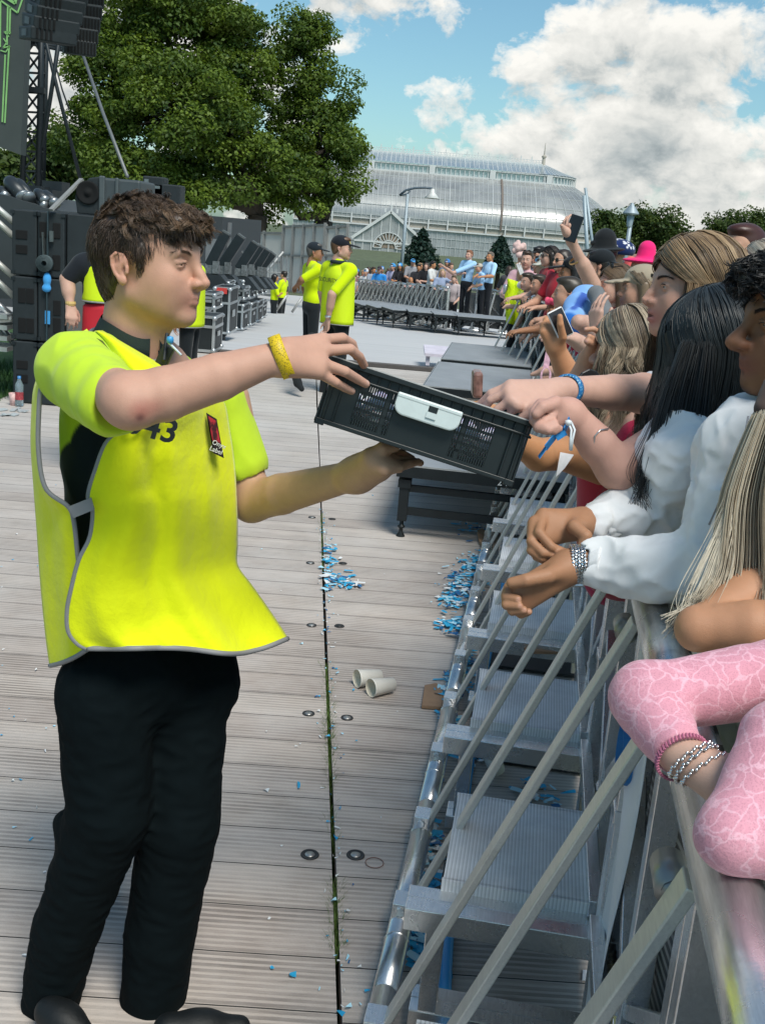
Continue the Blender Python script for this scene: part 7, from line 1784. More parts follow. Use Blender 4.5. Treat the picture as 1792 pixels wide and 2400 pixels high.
def phone_arms():
    g = 'fans holding hands and phones over the rail'
    root = empty('person', tuple(W(1400, 900, 3.7)*np.array([1, 1, 0])), 0, 'tan armed fan holding a white phone and pointing with the other hand', 'person', g); sk = (.56, .27, .14); sk2 = (.58, .31, .20)
    b = Body(.0038, col=sk); E, Wr = W(1352, 930, 3.45), W(1303, 818, 3.40)
    b.chain([W(1420, 960, 3.6), E, E*.5+Wr*.5, Wr], [.046, .043, .040, .029], k=.02)
    K = [W(1272, 778, 3.39), W(1274, 762, 3.40), W(1280, 750, 3.42), W(1288, 742, 3.44)]
    curly_hand(b, Wr, K, [[k_, np.array(k_)*.5+np.array(W(1296, 742+i*10, 3.46))*.5+np.array([0, .01, .01]), W(1300, 748+i*10, 3.47)] for i, k_ in enumerate(K)], .0095, [Wr, W(1318, 790, 3.36), W(1312, 760, 3.345), W(1311, 742, 3.345)], .024)
    b2 = Body(.0038, col=sk2); E2, W2 = W(1340, 940, 3.25), W(1378, 842, 3.22); b2.chain([W(1410, 980, 3.5), E2, E2*.5+W2*.5, W2], [.045, .042, .038, .029], k=.02)
    K2 = [W(1432, 795, 3.20), W(1412, 805, 3.19), W(1396, 815, 3.18), W(1384, 818, 3.19)]
    curly_hand(b2, W2, K2, [[K2[0], W(1450, 785, 3.18), W(1466, 770, 3.17), W(1477, 760, 3.16)], [K2[0], W(1428, 765, 3.16), W(1412, 755, 3.15), W(1400, 763, 3.16)], [K2[1], W(1405, 780, 3.15), W(1390, 771, 3.13), W(1372, 772, 3.13)], [K2[3], W(1388, 792, 3.14), W(1380, 788, 3.13), W(1374, 800, 3.13)]], .0095, [W2, W(1386, 806, 3.15), W(1376, 800, 3.13)], .022, nails=(-.3, -.8, .4, (.66, .36, .30)))
    build_joined('body', [b, b2], SKIN, root)
    s = Body(.010, col=(.5, .36, .36)); s.cap(W(1430, 985, 3.6), W(1480, 1080, 3.6), .07, .11, k=.05); s.cap(W(1480, 1080, 3.6), W(1500, 1300, 3.6), .14, .14, k=.05); s.build('top', CLOTH, root)
    a, c = W(1284, 782, 3.37), W(1338, 730, 3.40); mid = (a+c)/2
    ux = Vector(W(1334, 792, 3.39)-W(1296, 740, 3.38)); uy = Vector(W(1330, 738, 3.42)-W(1290, 782, 3.37))
    M = frame_m(tuple(W(1312, 758, 3.37)), Vector((.72, .2, .42)), Vector((-.35, .1, .9)))
    mb = MB(); q = [M @ Vector((x, y, z)) for x in (-.027, .027) for y in (-.047, .047) for z in (-.005, .005)]
    mb.face_add(q, [(0, 1, 3, 2), (4, 6, 7, 5), (0, 4, 5, 1), (2, 3, 7, 6), (0, 2, 6, 4), (1, 5, 7, 3)]); ph = mb.build('phone', mat('phone_case_white', (.74, .72, .70), .4), bevel=.006)
    tag(ph, 'phone in a white case held in a tanned hand above the rail', 'phone')
    for sg in (-1, 1):
        mb = MB(); q = [M @ Vector((x, y, sg*.0056)) for x, y in ((-.0235, -.043), (.0235, -.043), (.0235, .043), (-.0235, .043))]; mb.face_add(q, [(0, 1, 2, 3)]); mb.build('screen', mat('phone_screen', (.03, .026, .026), .15), ph)
    # two more forearms and a phone top between them
    root = empty('person', tuple(W(1400, 830, 4.4)*np.array([1, 1, 0])), 0, 'fan resting a pale watch bearing forearm and clasped fingers on the rail', 'person', g)
    b = Body(.005, col=(.60, .37, .29)); b.chain([W(1440, 860, 4.6), W(1385, 822, 4.45), W(1345, 796, 4.35)], [.045, .040, .030], k=.02); hand_generic(b, W(1345, 796, 4.35), W(1315, 785, 4.3)-W(1345, 796, 4.35), (0, -.3, 1), 1, .35)
    b.chain([W(1410, 820, 4.9), W(1370, 760, 4.8), W(1355, 755, 4.75)], [.045, .040, .034], k=.02); hand_generic(b, W(1396, 780, 4.6), W(1396, 720, 4.6)-W(1396, 780, 4.6), (-.8, -.5, .1), 1, .3, spread=.03); b.chain([W(1420, 850, 4.7), W(1396, 785, 4.6)], [.045, .03], k=.02)
    b.build('body', SKIN, root); s = Body(.012, col=(.3, .2, .2)); s.cap(W(1440, 880, 4.7), W(1450, 1050, 4.7), .11, .14, k=.05); s.build('top', CLOTH, root)
    mb = MB(); c = W(1362, 806, 4.39); d = Vector(W(1345, 796, 4.35)-W(1385, 822, 4.45)); mb.lathe([(.033, -.012), (.037, 0), (.033, .012)], tuple(c), 16, d.to_track_quat('Z', 'Y').to_matrix().to_4x4()); mb.build('wristwatch', mat('silver', (.6, .6, .6), .3, .9), root, True)
    M = frame_m(tuple(W(1378, 895, 2.75)), Vector((.92, .1, -.2)), Vector((.1, .35, .9))); mb = MB(); pr = [M @ Vector((x, y, 0)) for x, y in ((-.055, -.06), (.05, -.06), (.045, .01), (.016, .035), (-.004, .036), (-.022, .02))]
    mb.prism(pr, (0, 0, 0), tuple(M.to_3x3() @ Vector((0, 0, -.012)))); tag(mb.build('phone', mat('phone_black', (.012, .013, .015)), bevel=.004), 'top corner of a black phone poking up just above the reaching forearm', 'phone')
    # reddish phone in the crowd side of the crate
    mb = MB(); a, c = W(1116, 930, 2.55), W(1118, 868, 2.55); mb.bar(tuple(a), tuple(c), .024, .070, (0, 1, 0)); ph = mb.build('phone', mat('phone_clear', (.24, .13, .11), .3, 0, .5, 60), bevel=.008); tag(ph, 'upright phone in a reddish clear case just beyond the crate rim', 'phone')
    root = empty('person', tuple(W(1280, 1040, 2.5)*np.array([1, 1, 0])), 0, 'tan armed fan reaching low behind the crate end with a paper in hand', 'person', g)
    b = Body(.004, col=(.55, .27, .13)); b.chain([W(1420, 1100, 2.75), W(1318, 1062, 2.62), W(1262, 1066, 2.52), W(1210, 1035, 2.46)], [.046, .043, .040, .028], k=.02); hand_generic(b, W(1210, 1035, 2.46), W(1130, 960, 2.44)-W(1210, 1035, 2.46), (-.2, -.4, .8), 1, .5); b.build('body', SKIN, root)
    s = Body(.012, col=(.4, .03, .05)); s.cap(W(1430, 1110, 2.8), W(1460, 1300, 2.85), .09, .13, k=.05); s.build('top', CLOTH, root)
    mb = MB(); mb.face_add([W(1312, 1060, 2.5), W(1344, 1066, 2.5), W(1322, 1098, 2.48), W(1302, 1118, 2.47)], [(0, 1, 2, 3)]); tag(mb.build('paper_slip', mat('paper_white', (.7, .7, .72), .7, 0, .1, 50), solid=.002), 'torn white paper slip dangling from a tan arm by the crate', 'paper')
phone_arms()

def white_jacket_man():
    O = W(1884, 772, 1.80); fwd = Vector((-.985, -.13, -.03))
    root = empty('person', (O[0], O[1], O[2]-1.6), 0, 'dark haired man with a goatee in a white jacket fastening a silver watch', 'person', 'nearest fans at the rail')
    hb = Body(.0022); hb.M = orient(O, fwd, (0, 0, 1), 1.0); sk = (.225, .110, .056)
    head(hb, False, sk, (.012, .008, .007), lips=(.20, .075, .055), eye='down', nose=1.03)
    hb.ell((.118, 0, -.024), (.012, .012, .010), k=.01); hb.cap((-.03, 0, -.045), (-.052, 0, -.2), .055, .062, k=.03)
    bk = (.018, .012, .010)
    for sy in (-1, 1): hb.stroke((.098, sy*.004, -.046), (.082, sy*.026, -.052), .0055, bk, .7, 1); hb.stroke((.080, sy*.027, -.055), (.074, sy*.024, -.085), .006, bk, .45, 1)
    hb.dab((.094, 0, -.075), .008, bk, .85, 1); hb.dab((.088, 0, -.100), .022, bk, .85, 1); hb.dab((.075, 0, -.106), .02, bk, .7, 1)
    sk2 = (.40, .205, .115); b = Body(.0028, col=sk2)
    # upper hand (pinching) and lower hand (half fist)
    W1 = W(1372, 1226, 1.93); b.cap(W(1440, 1215, 1.96), W1, .034, .029, k=.01)
    K = [W(1272, 1206, 1.90), W(1252, 1225, 1.885), W(1250, 1250, 1.875), W(1256, 1275, 1.87)]
    curly_hand(b, W1, K, [[K[0], W(1262, 1248, 1.85), W(1292, 1282, 1.84), W(1322, 1294, 1.845)], [K[1], W(1244, 1268, 1.85), W(1272, 1296, 1.84), W(1300, 1298, 1.845)], [K[2], W(1245, 1290, 1.85), W(1268, 1308, 1.845), W(1285, 1302, 1.85)], [K[3], W(1256, 1304, 1.855), W(1275, 1314, 1.85), W(1290, 1308, 1.855)]],
               .0098, [W1, W(1345, 1235, 1.865), W(1372, 1256, 1.845), W(1362, 1282, 1.842)], .022, nails=(0, -1, .3, (.52, .28, .20)))
    W2 = W(1345, 1322, 1.82); b.cap(W(1420, 1325, 1.81), W2, .033, .0275, k=.01)
    K = [W(1232, 1366, 1.79), W(1218, 1386, 1.785), W(1216, 1406, 1.785), W(1225, 1422, 1.79)]
    curly_hand(b, W2, K, [[K[0], W(1192, 1376, 1.78), W(1185, 1398, 1.765), W(1212, 1404, 1.755)], [K[1], W(1186, 1396, 1.775), W(1186, 1418, 1.76), W(1216, 1420, 1.75)], [K[2], W(1192, 1414, 1.775), W(1200, 1432, 1.76), W(1226, 1430, 1.75)], [K[3], W(1208, 1430, 1.78), W(1220, 1440, 1.77), W(1238, 1434, 1.76)]],
               .0102, [W2, W(1282, 1350, 1.765), W(1232, 1360, 1.75), W(1198, 1366, 1.755)], .0235, nails=(0, -1, .3, (.52, .28, .20)))
    tb = Body(.012, col=sk); torso(tb, O, fwd, .92)
    build_joined('body', [hb, b, tb], SKIN, root)
    face_details(root, hb.M, (.010, .008, .008), 'down', .0009, (.02, .012, .008), (1, 0, -.35), n=130, lipcol=(.035, .015, .012))
    s = Body(.0042, col=(.82, .825, .83)); s.noise = lambda ax, D, a=wrinkle(.0036, 52, 12), c=wrinkle(.0014, 120, 13): a(ax, D)+c(ax, D)
    P = torso(s, O, fwd, 1.04)
    Sh = W(1745, 1045, 1.80); El = W(1668, 1325, 1.74)
    s.chain([W(1850, 960, 1.84), Sh], [.06, .078], k=.05); s.chain([Sh, Sh*.5+El*.5, El], [.080, .068, .062], k=.03)
    s.chain([El, W(1560, 1335, 1.77), W(1470, 1330, 1.795), W(1420, 1322, 1.81), W(1394, 1320, 1.815)], [.064, .060, .055, .049, .042], k=.02)
    s.chain([W(1700, 1100, 2.05), W(1640, 1195, 2.08)], [.075, .064], k=.04); s.chain([W(1640, 1195, 2.08), W(1530, 1215, 2.02), W(1450, 1218, 1.97), W(1402, 1225, 1.945)], [.066, .060, .057, .046], k=.02)
    s.ell(W(1590, 1080, 1.98), (.085, .08, .10), k=.06)
    s.cap(W(1388, 1320, 1.817)+np.array([-.04, 0, 0]), W(1388, 1320, 1.817), .031, .031, k=.003, neg=True)
    s.stroke(W(1600, 950, 1.75), W(1600, 950, 1.75), .001, (.7, .7, .7)); s.build('jacket', CLOTH, root)
    mb = MB()                                                     # gathered cuffs
    for (c0, c1, r0) in ((W(1412, 1322, 1.813), W(1386, 1320, 1.82), .0405), (W(1420, 1222, 1.955), W(1394, 1226, 1.94), .0425)):
        d = Vector(c1-c0); M = Matrix.Translation(c0) @ d.to_track_quat('Z', 'Y').to_matrix().to_4x4(); L = d.length; rows = []
        for i in range(6):
            u = i/5; rows.append([M @ Vector(((r0*(1-.10*u)+.0016*math.sin(k*math.pi*.5+i))*math.cos(6.2832*k/60), (r0*(1-.10*u)+.0016*math.sin(k*math.pi*.5+i))*math.sin(6.2832*k/60), L*u)) for k in range(60)])
        mb = MB(); mb.grid(rows, closed=True); mb.build('cuff', mat('jacket_cuff', (.80, .805, .81), .8, bump=.1, bscale=300), root, True, solid=.003)
    mb = MB(); mb.tube([W(1752, 975, 1.70), W(1742, 1030, 1.695), W(1722, 1090, 1.685), W(1700, 1140, 1.69), W(1660, 1230, 1.69)], .0016, 6); mb.build('seam', mat('seam_grey', (.35, .35, .38), .7), root, True)
    # watch: a mesh bracelet of many links
    c = Vector(W(1352, 1322, 1.818)); d = Vector(W2-W(1420, 1325, 1.81)).normalized(); M = Matrix.Translation(c) @ d.to_track_quat('Z', 'Y').to_matrix().to_4x4() @ Matrix.Rotation(.12, 4, 'Y')
    mb = MB(); n = 34
    for r_ in range(5):
        for k in range(n):
            a = 6.2832*(k+(r_ % 2)*.5)/n; p = M @ Vector((.0345*math.cos(a), .0345*math.sin(a), (r_-2)*.0052)); R = (M.to_3x3() @ Matrix.Rotation(a, 3, 'Z') @ Matrix.Rotation(.6*(1 if r_ % 2 else -1), 3, 'X')); mb.box(p, (.0030, .0052, .0046), R)
    wt = mb.build('bracelet', mat('steel_bright', (.72, .72, .72), .2, .95), None, bevel=.0008); wt.name = 'wristwatch'; tag(wt, 'silver link watch bracelet being fastened round the lower wrist', 'watch')
    mb = MB(); mb.lathe([(.031, -.012), (.0335, -.012), (.0335, .012), (.031, .012)], (0, 0, 0), 40, M); mb.build('band_core', mat('band_dark', (.05, .05, .055), .4, .6), wt, True)
    mb = MB(); mb.box(M @ Vector((0, -.036, 0)), (.03, .006, .022), M.to_3x3()); mb.build('clasp', mat('steel_bright', (.72, .72, .72)), wt, bevel=.002)
    # hair
    h = Body(.005, col=(.008, .008, .008)); h.M = hb.M; h.ell((-.018, 0, .048), (.100, .080, .082), k=.02); h.ell((-.056, 0, -.012), (.050, .066, .078), k=.03); h.ell((.03, 0, .092), (.082, .066, .032), k=.02); h.ell((.085, 0, .074), (.034, .052, .024), k=.02)
    h.ell((.118, 0, -.050), (.096, .13, .112), k=.016, neg=True); ho = h.build('hair', HAIR, root)
    V, Q, C = h.raw(); rng = np.random.default_rng(3); Mi = np.array(hb.M.inverted()); Lc = V @ Mi[:3, :3].T + Mi[:3, 3]; R3 = np.array(hb.M.to_3x3()); Pn = []; m = 8; q = np.linspace(0, 1, m)[:, None]
    for i in rng.choice([i for i in range(len(Lc)) if Lc[i][2] > .0], 360):
        n0 = Lc[i]-np.array([0, 0, .02]); n0 /= np.linalg.norm(n0); d = np.array([.7, rng.normal(0, .5), -.1]) + rng.normal(0, .3, 3); d -= n0*(d @ n0)*.8; d /= np.linalg.norm(d); s_ = np.cross(d, n0); ph = rng.uniform(0, 6.28); w = rng.uniform(4, 8)
        gd = d*.032*q + n0*.010*np.sin(q*2.6) + (s_*np.sin(q*w+ph)+n0*np.cos(q*w+ph))*.005*q**.6
        for k in range(16): Pn.append(Lc[i]-n0*.002+rng.normal(0, .004, 3)*(1-.6*q)+gd*rng.uniform(.8, 1.1))
    Pn = np.array(Pn) @ R3.T + np.array(hb.M.translation); f = rng.random(len(Pn))[:, None]
    strands('hair_curl', Pn, np.tile(.0009*(1-.7*q[:, 0]**2), (len(Pn), 1)), np.array([[.005, .006, .006]])*(1-f)+np.array([[.022, .022, .024]])*f, HAIR, ho)
white_jacket_man()

def blonde_edge_woman():
    O = W(2075, 800, 1.58); fwd = Vector((-.8, .5, -.2))
    root = empty('person', (O[0], O[1], O[2]-1.55), 0, 'long straight blonde haired fan at the right edge leaning on crossed tanned arms', 'person', 'nearest fans at the rail')
    sk = (.50, .255, .145)
    hb = Body(.007); hb.M = orient(O, fwd, (0, 0, 1), .95); head(hb, True, sk); hb.cap((-.02, 0, -.05), (-.05, 0, -.19), .046, .052, k=.03)
    b = Body(.0036, col=sk); E = W(1640, 1470, 1.46)
    b.chain([W(1960, 1330, 1.62), W(1760, 1392, 1.52), E+np.array([.014, .01, .012])], [.044, .040, .026], k=.004); b.chain([E, W(1760, 1472, 1.44), W(1960, 1470, 1.46)], [.031, .040, .042], k=.004)
    b.sph(E+np.array([-.004, 0, -.004]), .032, k=.012); tb = Body(.012, col=sk); torso(tb, O, fwd, .92); build_joined('body', [hb, b, tb], SKIN, root)
    s = Body(.010, col=(.02, .02, .022)); torso(s, O, fwd, 1.0); s.build('top', CLOTH, root)
    h = Body(.009, col=(.42, .33, .22)); h.M = hb.M; h.ell((-.012, 0, .045), (.104, .084, .088), k=.02); h.chain([(-.03, 0, 0), (-.03, 0, -.2), (0, 0, -.35)], [.09, .08, .05], k=.04); ho = h.build('hair', HAIR, root)
    rng = np.random.default_rng(8); P, C, R = [], [], []; m = 16
    for c in range(230):
        u = rng.random(); y0 = rng.normal(0, .02); f0 = rng.random()
        top = np.array([1770+90*u, 935+40*(1-u), 1.60+y0]); mid = np.array([1700+120*u, 1150, 1.58+y0]); low = np.array([1670+160*u, 1330, 1.56+y0]); end = np.array([1620+220*u, 1400+60*rng.random(), 1.52+y0])
        for k in range(18):
            o = rng.normal(0, 1, 3)*np.array([4.5, 3, .005]); g = resample([top+o, mid+o*1.2, low+o*1.5, end+o*2.2], m); P.append([W(*q) for q in g]); R.append(.00085*(1-.6*np.linspace(0, 1, m)**3)); C.append(lerp((.26, .19, .115), (.80, .70, .54), (f0*.7+rng.random()*.3)**.8))
    for c in range(60):
        u = rng.random(); o = rng.normal(0, 14, 2); g = resample([(1740+50*u, 1050, 1.56), (1690+o[0], 1260, 1.53), (1640+o[0]*1.5, 1390, 1.50), (1545+70*rng.random(), 1440+60*rng.random(), 1.48)], m); P.append([W(*q) for q in g]); R.append(np.full(m, .0005)); C.append((.75, .68, .55))
    strands('hair_length', P, np.array(R), np.array(C), HAIR, ho)
    # taupe scarf end
    b = Body(.004, col=(.075, .052, .046)); b.noise = wrinkle(.0015, 50, 2); b.chain([W(1815, 905, 1.62), W(1790, 960, 1.60), W(1772, 990, 1.60)], [.018, .016, .006], k=.01); b.chain([W(1815, 990, 1.6), W(1786, 1050, 1.6), W(1768, 1078, 1.6)], [.020, .015, .006], k=.01); b.cap(W(1800, 1020, 1.6), W(1800, 1085, 1.6), .020, .013, k=.01)
    b.build('scarf', CLOTH, root)
blonde_edge_woman()

def lace_woman():
    root = empty('person', tuple(W(1850, 1700, 1.2)*np.array([1, 1, 0])), 0, 'fan in pink lace sleeves with silver bracelets leaning crossed arms on the rail', 'person', 'nearest fans at the rail')
    sk = (.56, .36, .28)
    b = Body(.0030, col=sk); A, Bq = W(1590, 1762, 1.085), W(1690, 1832, 1.04); b.chain([W(1540, 1700, 1.13), A, Bq], [.026, .0245, .026], k=.01); hand_generic(b, Bq, np.array([.9, .1, .1]), (0, -.6, .8), 1, .4, scale=.85)
    b.build('body', SKIN, root)
    def lace(t, c, co):
        w = t.vmath('ADD', co, t.vmath('MULTIPLY', t.vmath('SUBTRACT', t.noise(co, 22, 3, .5, out=1), (.5, .5, .5)), (.055, .055, .055)))
        def net(sc, th):
            v = t.add('ShaderNodeTexVoronoi', dict(feature='DISTANCE_TO_EDGE'), Vector=w); v.inputs['Scale'].default_value = sc
            return t.ramp(v.outputs['Distance'], [(th*.35, (1,)*3), (th, (0,)*3)])
        a = net(40, .06); f = net(95, .11); msk = t.ramp(t.noise(co, 16, 2), [(.50, (0,)*3), (.60, (1,)*3)])
        f2 = t.mix(1, f, msk, 'MULTIPLY'); c = t.mix(t.math('MULTIPLY', f2, .55), c, (.80, .42, .50)); c = t.mix(t.math('MULTIPLY', a, .75), c, (.82, .47, .55))
        tx = t.add('ShaderNodeTexVoronoi', None, Vector=co); tx.inputs['Scale'].default_value = 420
        return t.mix(1, c, t.ramp(tx.outputs['Distance'], [(.1, (.80, .78, .78)), (.5, (1, 1, 1))]), 'MULTIPLY')
    lm = mat('pink_lace', (.66, .29, .36), .75, 0, .10, 14, bump=.2, bscale=260, extra=lace, sheen=.2)
    # upper limb and the forearm folded back from its elbow
    s = Body(.0030); s.noise = wrinkle(.0007, 70, 2); E = W(1515, 1635, 1.17)
    s.chain([W(1960, 1550, 1.30), W(1760, 1600, 1.20), E], [.050, .046, .040], k=.02); s.chain([E, W(1548, 1700, 1.13), W(1582, 1750, 1.092)], [.040, .037, .031], k=.02)
    d = (A-W(1548, 1700, 1.13)); d /= np.linalg.norm(d); q = W(1592, 1766, 1.082)
    s.cap(q+d*.012, q+d*.1, .0285, .031, k=.003, neg=True); V, Q, C = s.raw(); mesh_np('sleeve', V, Q, C, lm, root)
    s = Body(.0030); s.noise = wrinkle(.0007, 70, 6); E2 = W(1718, 1962, .95)
    s.chain([W(2010, 1590, 1.12), W(1830, 1745, 1.03), E2], [.047, .044, .034], k=.02); s.chain([E2, W(1830, 1972, .95), W(1990, 1985, .97)], [.034, .040, .043], k=.02); V, Q, C = s.raw(); mesh_np('sleeve', V, Q, C, lm, root)
    mb = MB(); M = Matrix.Translation(q) @ Vector(d).to_track_quat('Z', 'Y').to_matrix().to_4x4()
    for k in range(46): a = 6.2832*k/46; p = M @ Vector((.0305*math.cos(a), .0305*math.sin(a), .004)); mb.tube([p, M @ Vector((.030*math.cos(a+.06), .030*math.sin(a+.06), .010))], .0018, 5)
    mb.build('cuff_edge', mat('lace_edge', (.45, .14, .22), .8), root)
    st = mat('steel_bright', (.72, .72, .72), .2, .95); dv = Vector(Bq-A).normalized()
    for j, (u, tilt) in enumerate(((.28, .35), (.42, .30), (.60, .42))):
        c = A*(1-u)+Bq*u; M = Matrix.Translation(c) @ dv.to_track_quat('Z', 'Y').to_matrix().to_4x4() @ Matrix.Rotation(tilt, 4, 'X'); mb = MB()
        for k in range(44):
            a = 6.2832*k/44; p = M @ Vector((.0285*math.cos(a), .0295*math.sin(a), .0012*math.sin(k*2.1)))
            if j == 1: mb.box(p, (.0045, .0035, .0028), M.to_3x3() @ Matrix.Rotation(a+k*.5, 3, 'Z'))
            else: mb.lathe([(0, .0022), (.0019, .001), (.0019, -.001), (0, -.0022)], p, 7)
        br = mb.build('bracelet', st, root, True)
    t = Body(.012, col=(.015, .015, .017)); t.chain([W(2090, 1500, 1.35), W(2110, 1900, 1.25)], [.10, .16], k=.05); t.cap(W(1850, 1850, 1.40), W(2050, 2000, 1.3), .05, .10, k=.04); t.build('top', CLOTH, root)
lace_woman()
# ================================================================== LITTER AND SMALL THINGS
def small_things():
    rng = random.Random(31)
    paper = mat('cup_paper', (.72, .70, .64), .6, 0, .03, 20); inner = mat('cup_inside', (.66, .60, .48), .6)
    def cup(p, axis, lab, r=.036, L=.10, grp='paper cups dropped by the barrier'):
        M = Matrix.Translation(p) @ Vector(axis).to_track_quat('Z', 'Y').to_matrix().to_4x4()      # z runs from the base to the mouth
        root = empty('paper_cup', tuple(p), 0, lab, 'cup', grp)
        mb = MB(); mb.lathe([(0, 0), (r*.76, 0), (r*.98, L), (r*1.04, L+.003), (r*1.0, L+.004)], (0, 0, 0), 26, M); mb.build('cup_wall', paper, root, True)
        mb = MB(); mb.lathe([(r*1.0, L+.004), (r*.95, L), (r*.73, .006), (0, .006)], (0, 0, 0), 26, M); mb.build('cup_lining', inner, root, True)
    a = G(920, 1604, .034); cup(a, (-.085, -.06, .004), 'white paper cup lying on the deck, the nearer of the touching pair')
    a = G(890, 1585, .034); cup(a, (-.08, -.045, .004), 'white paper cup lying on the deck, half behind its twin')
    a = G(1335, 1725, .08); cup(a, (-.09, .03, .0), 'white paper cup lying between two tread plates of the barrier')
    a = G(1305, 1500, .08); cup(a, (.06, -.08, .02), 'paper cup showing its dark mouth below the white jacket sleeve')
    a = G(1165, 1735, .06); cup(a, (.07, .06, .03), 'crushed bluish paper cup on the black mat by the hose')
    a = G(1165, 1805, .04); cup(a, (-.02, .09, .02), 'paper cup standing in the blue litter by the hose', .034)
    # torn card and paper
    def sheet(px, h, m, lab, name, cat, thick=.004, grp=None):
        P = [G(x, y, h) for x, y in px]; mb = MB(); n = len(P); mb.prism(P, (0, 0, 0), (0, 0, thick)); o = mb.build(name, m); tag(o, lab, cat, grp)
    card = mat('cardboard', (.30, .185, .11), .85, 0, .12, 30)
    sheet([(994, 1612), (1022, 1607), (1048, 1640), (1040, 1664), (987, 1660)], .004, card, 'torn brown cardboard flap lying against the barrier foot tube', 'cardboard', 'cardboard', .012)
    sheet([(1117, 1250), (1130, 1246), (1146, 1262), (1148, 1285), (1135, 1290), (1122, 1276)], .004, card, 'rounded brown cardboard scrap by the riser castor', 'cardboard', 'cardboard', .02)
    sheet([(1225, 1516), (1245, 1510), (1290, 1512), (1318, 1522), (1322, 1534), (1230, 1532)], .30, card, 'brown cardboard disc lying on a barrier crossbar', 'cardboard', 'cardboard', .01)
    wp = mat('paper_white', (.70, .70, .72), .7, 0, .1, 50)
    sheet([(1120, 2110), (1208, 2108), (1212, 2120), (1200, 2152), (1175, 2148)], .06, wp, 'white paper carton flap under the nearest crossbar', 'paper', 'paper', .02)
    sheet([(1365, 2276), (1384, 2276), (1382, 2300), (1363, 2298)], .002, wp, 'small pale paper slip on the boards inside the barrier', 'paper', 'paper')
    # confetti: far too many bits to count
    V, Fc, MI = [], [], []
    mats = [mat('confetti_blue', (.02, .36, .62), .5), mat('confetti_pale', (.40, .68, .80), .5), mat('confetti_white', (.70, .72, .72), .6), mat('confetti_dark', (.015, .12, .30), .5)]
    mb = MB()
    def bit(x, y, z, s, k):
        a = rng.uniform(0, 6.28); w, l = s*rng.uniform(.3, .8), s*rng.uniform(.7, 2.0); c, sn = math.cos(a), math.sin(a); t1, t2 = rng.uniform(-.004, .010), rng.uniform(-.003, .012)
        mb.cur = k; P = [(x+c*u*l-sn*v*w, y+sn*u*l+c*v*w, z+abs(t1*u+t2*v)) for u, v in ((-.5, -.5), (.5, -.45), (.55, .4), (.1, .55), (-.5, .5))]; mb.face_add(P, [(0, 1, 2, 3, 4)])
    cl = [((1108, 1325), 46, 26, 60), ((1085, 1375), 60, 34, 90), ((1062, 1410), 34, 18, 35), ((1065, 1465), 46, 22, 50), ((1045, 1625), 40, 20, 45), ((1055, 1595), 24, 12, 20), ((795, 1362), 46, 22, 34), ((768, 1335), 14, 56, 26), ((778, 1305), 22, 22, 12), ((830, 1370), 26, 6, 12),
          ((1010, 1990), 30, 60, 40), ((985, 2090), 30, 40, 40), ((1050, 1700), 24, 40, 40), ((1120, 1760), 60, 30, 40), ((970, 2200), 25, 80, 30), ((1250, 1880), 90, 60, 22), ((1100, 1560), 24, 60, 50), ((1310, 1740), 40, 14, 26), ((1180, 2090), 60, 40, 14), ((1120, 1240), 60, 24, 40)]
    for (c, sx, sy, n) in cl:
        for k in range(int(n*1.7)):
            px, py = rng.gauss(c[0], sx*.42), rng.gauss(c[1], sy*.5); p = G(px, py, .004); bit(p[0], p[1], .004+rng.uniform(0, .012), rng.choice((rng.uniform(.008, .018), rng.uniform(.018, .042))), rng.choice((0, 0, 0, 0, 1, 1, 2, 3)))
    for k in range(150):
        y = rng.uniform(2.1, 6.6); bit(seam_x(y)+rng.gauss(.012, .022), y, .004+rng.uniform(-.004, .004), rng.uniform(.004, .012), rng.choice((0, 1, 1, 2, 2, 3)))
    for k in range(70):
        px, py = rng.choice(((rng.uniform(600, 1080), rng.uniform(1000, 2390)), (rng.uniform(0, 140), rng.uniform(1000, 2390)))); p = G(px, py); bit(p[0], p[1], .004, rng.uniform(.004, .012), rng.choice((0, 1, 2, 2, 2, 2)))
    for (px, py, s) in ((686, 2290, .022), (828, 1619, .022), (798, 2380, .018), (700, 1844, .02), (1045, 2290, .035), (860, 2328, .02), (1030, 1418, .035)): p = G(px, py); bit(p[0], p[1], .005, s, 0)
    o = mb.build('confetti', mats); tag(o, 'blue and white confetti scraps scattered over the deck and along the barrier', 'confetti', kind='stuff')
    # pale flakes trodden into the boards
    # deck fixing discs
    dk = mat('disc_dark', (.035, .034, .033), .5, .3); st = mat('disc_steel', (.42, .41, .39), .4, .7, .3, 40)
    for i, (px, py, big, c) in enumerate([(731, 1213, 0, 1), (778, 1217, 0, 0), (727, 1320, 0, 1), (803, 1321, 0, 0), (730, 1466, 0, 1), (795, 1468, 0, 0), (723, 1673, 0, 1), (813, 1683, 0, 1), (726, 2004, 1, 1), (833, 2005, 1, 1)]):
        p = G(px, py); root = empty('deck_fixing', (p[0], p[1], 0), 0, 'round recessed fixing disc beside the deck joint' if not big else ('deep fixing hole with a steel bolt, left of the joint' if px < 800 else 'deep fixing hole with a steel bolt, right of the joint'), 'fixing', 'fixing discs along the deck joint')
        r = .020 if not big else .023
        mb = MB(); mb.lathe([(0, .0022), (r, .0022), (r*1.12, .0035), (r*1.18, .0012)], tuple(p), 24); mb.build('recess', dk, root, True)
        mb = MB(); rr = r*(.62 if big else .70); mb.lathe([(0, .0042), (rr*.35, .0042), (rr*.4, .0034), (rr, .0034), (rr, .0022)], tuple(p), 20); mb.build('bolt_head', st if c else dk, root, True)
    p = G(877, 2024); mb = MB(); n = 30
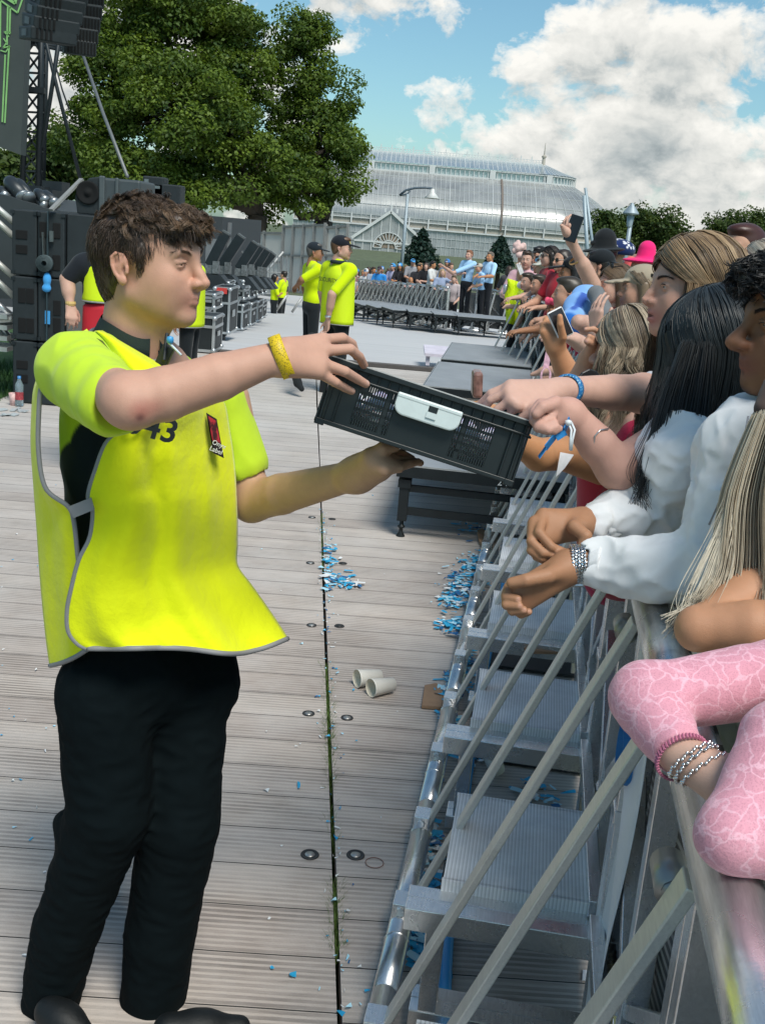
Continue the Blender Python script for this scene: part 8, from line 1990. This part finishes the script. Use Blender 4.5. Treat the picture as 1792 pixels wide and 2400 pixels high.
    mb.tube([(p[0]+.026*math.cos(6.283*k/n), p[1]+.026*math.sin(6.283*k/n), .003) for k in range(n+1)], .0012, 5, caps=False); tag(mb.build('ring_mark', mat('rust_ring', (.20, .10, .075), .8)), 'thin rusty ring lying on the deck right of the deep fixing hole', 'ring')
    # cigarette end
    a, b = G(985, 2257, .005), G(1012, 2258, .005); c = a*.35+b*.65
    root = empty('cigarette_end', tuple(c), 0, 'orange tipped cigarette end lying by the barrier foot tube', 'cigarette'); mb = MB(); mb.tube([a, c], .0042, 8); mb.build('filter_tip', mat('filter_orange', (.45, .20, .07), .7), root, True); mb = MB(); mb.tube([c, b], .0042, 8); mb.build('paper_end', wp, root, True)
    # blue hose along the foot of the barrier
    pts = [G(x, y, .022) for x, y in ((1030, 2520), (1038, 2400), (1045, 2230), (1057, 2110), (1076, 1960), (1092, 1840), (1108, 1730), (1130, 1600), (1152, 1490), (1172, 1400), (1200, 1290))]
    mb = MB(); mb.tube(resample(pts, 40), .017, 14); tag(mb.build('water_hose', mat('hose_blue', (.015, .30, .68), .35, 0, .06, 8), smooth=True), 'bright blue water hose running along inside the barrier', 'hose')
    # bottle and cup at the foot of the speakers
    p = G(46, 952); root = empty('water_bottle', tuple(p), 0, 'clear water bottle standing at the foot of the speaker stack', 'bottle')
    mb = MB(); mb.lathe([(0, 0), (.036, .003), (.038, .03), (.034, .09), (.037, .15), (.036, .19), (.015, .235), (.014, .25)], tuple(p), 18); mb.build('bottle_wall', mat('bottle_plastic', (.55, .68, .74), .1, trans=.75), root, True)
    mb = MB(); mb.lathe([(.0155, .245), (.0155, .268), (0, .268)], tuple(p), 14); mb.build('cap', mat('cap_blue', (.05, .22, .5), .4), root, True); mb = MB(); mb.lathe([(.0365, .06), (.0352, .10), (.0372, .13)], tuple(p), 18); mb.build('label', mat('label_red', (.35, .05, .06), .5, 0, .4, 60), root, True)
    p = G(33, 950); mb = MB(); mb.lathe([(0, 0), (.032, 0), (.043, .11), (.040, .11), (.030, .006), (0, .006)], tuple(p), 18); tag(mb.build('paper_cup', mat('cup_redwhite', (.60, .40, .38), .6, 0, .3, 40), smooth=True), 'red and white paper cup beside the water bottle', 'cup')
    mb = MB()
    for k in range(9): q = G(rng.uniform(0, 60), rng.uniform(955, 975), .01); mb.box(q, (rng.uniform(.04, .12), rng.uniform(.02, .06), .008), (rng.uniform(-.2, .2), rng.uniform(-.2, .2), rng.uniform(0, 3)))
    tag(mb.build('plastic_scraps', mat('scrap_clear', (.40, .44, .45), .4)), 'torn clear plastic scraps at the edge of the lawn', 'litter', kind='stuff')
    # paper banner behind the treads
    rows = []
    for i in range(20):
        z = 1.02 - i*.047; rows.append([BP(-.52 + j*.030 + .012*math.sin(i*.5), .452 + .010*math.sin(j*.8+i*.35), z) for j in range(9)])
    mb = MB(); mb.grid(rows); bn = mb.build('paper_banner', mat('banner_white', (.68, .69, .73), .7, 0, .05, 10), None, True, solid=.001); tag(bn, 'creased white paper banner with a blue ring print hanging inside the nearest barrier', 'banner')
    mb = MB(); c0 = BP(-.40, .436, .80)
    for k in range(20):
        a0, a1 = 6.283*k/20, 6.283*(k+1)/20; mb.bar(c0+BU*(.06*math.cos(a0))+Vector((0, 0, .06*math.sin(a0))), c0+BU*(.06*math.cos(a1))+Vector((0, 0, .06*math.sin(a1))), .003, .024, tuple(BV))
    mb.build('ring_print', mat('print_blue', (.02, .16, .42), .6), bn)
small_things()
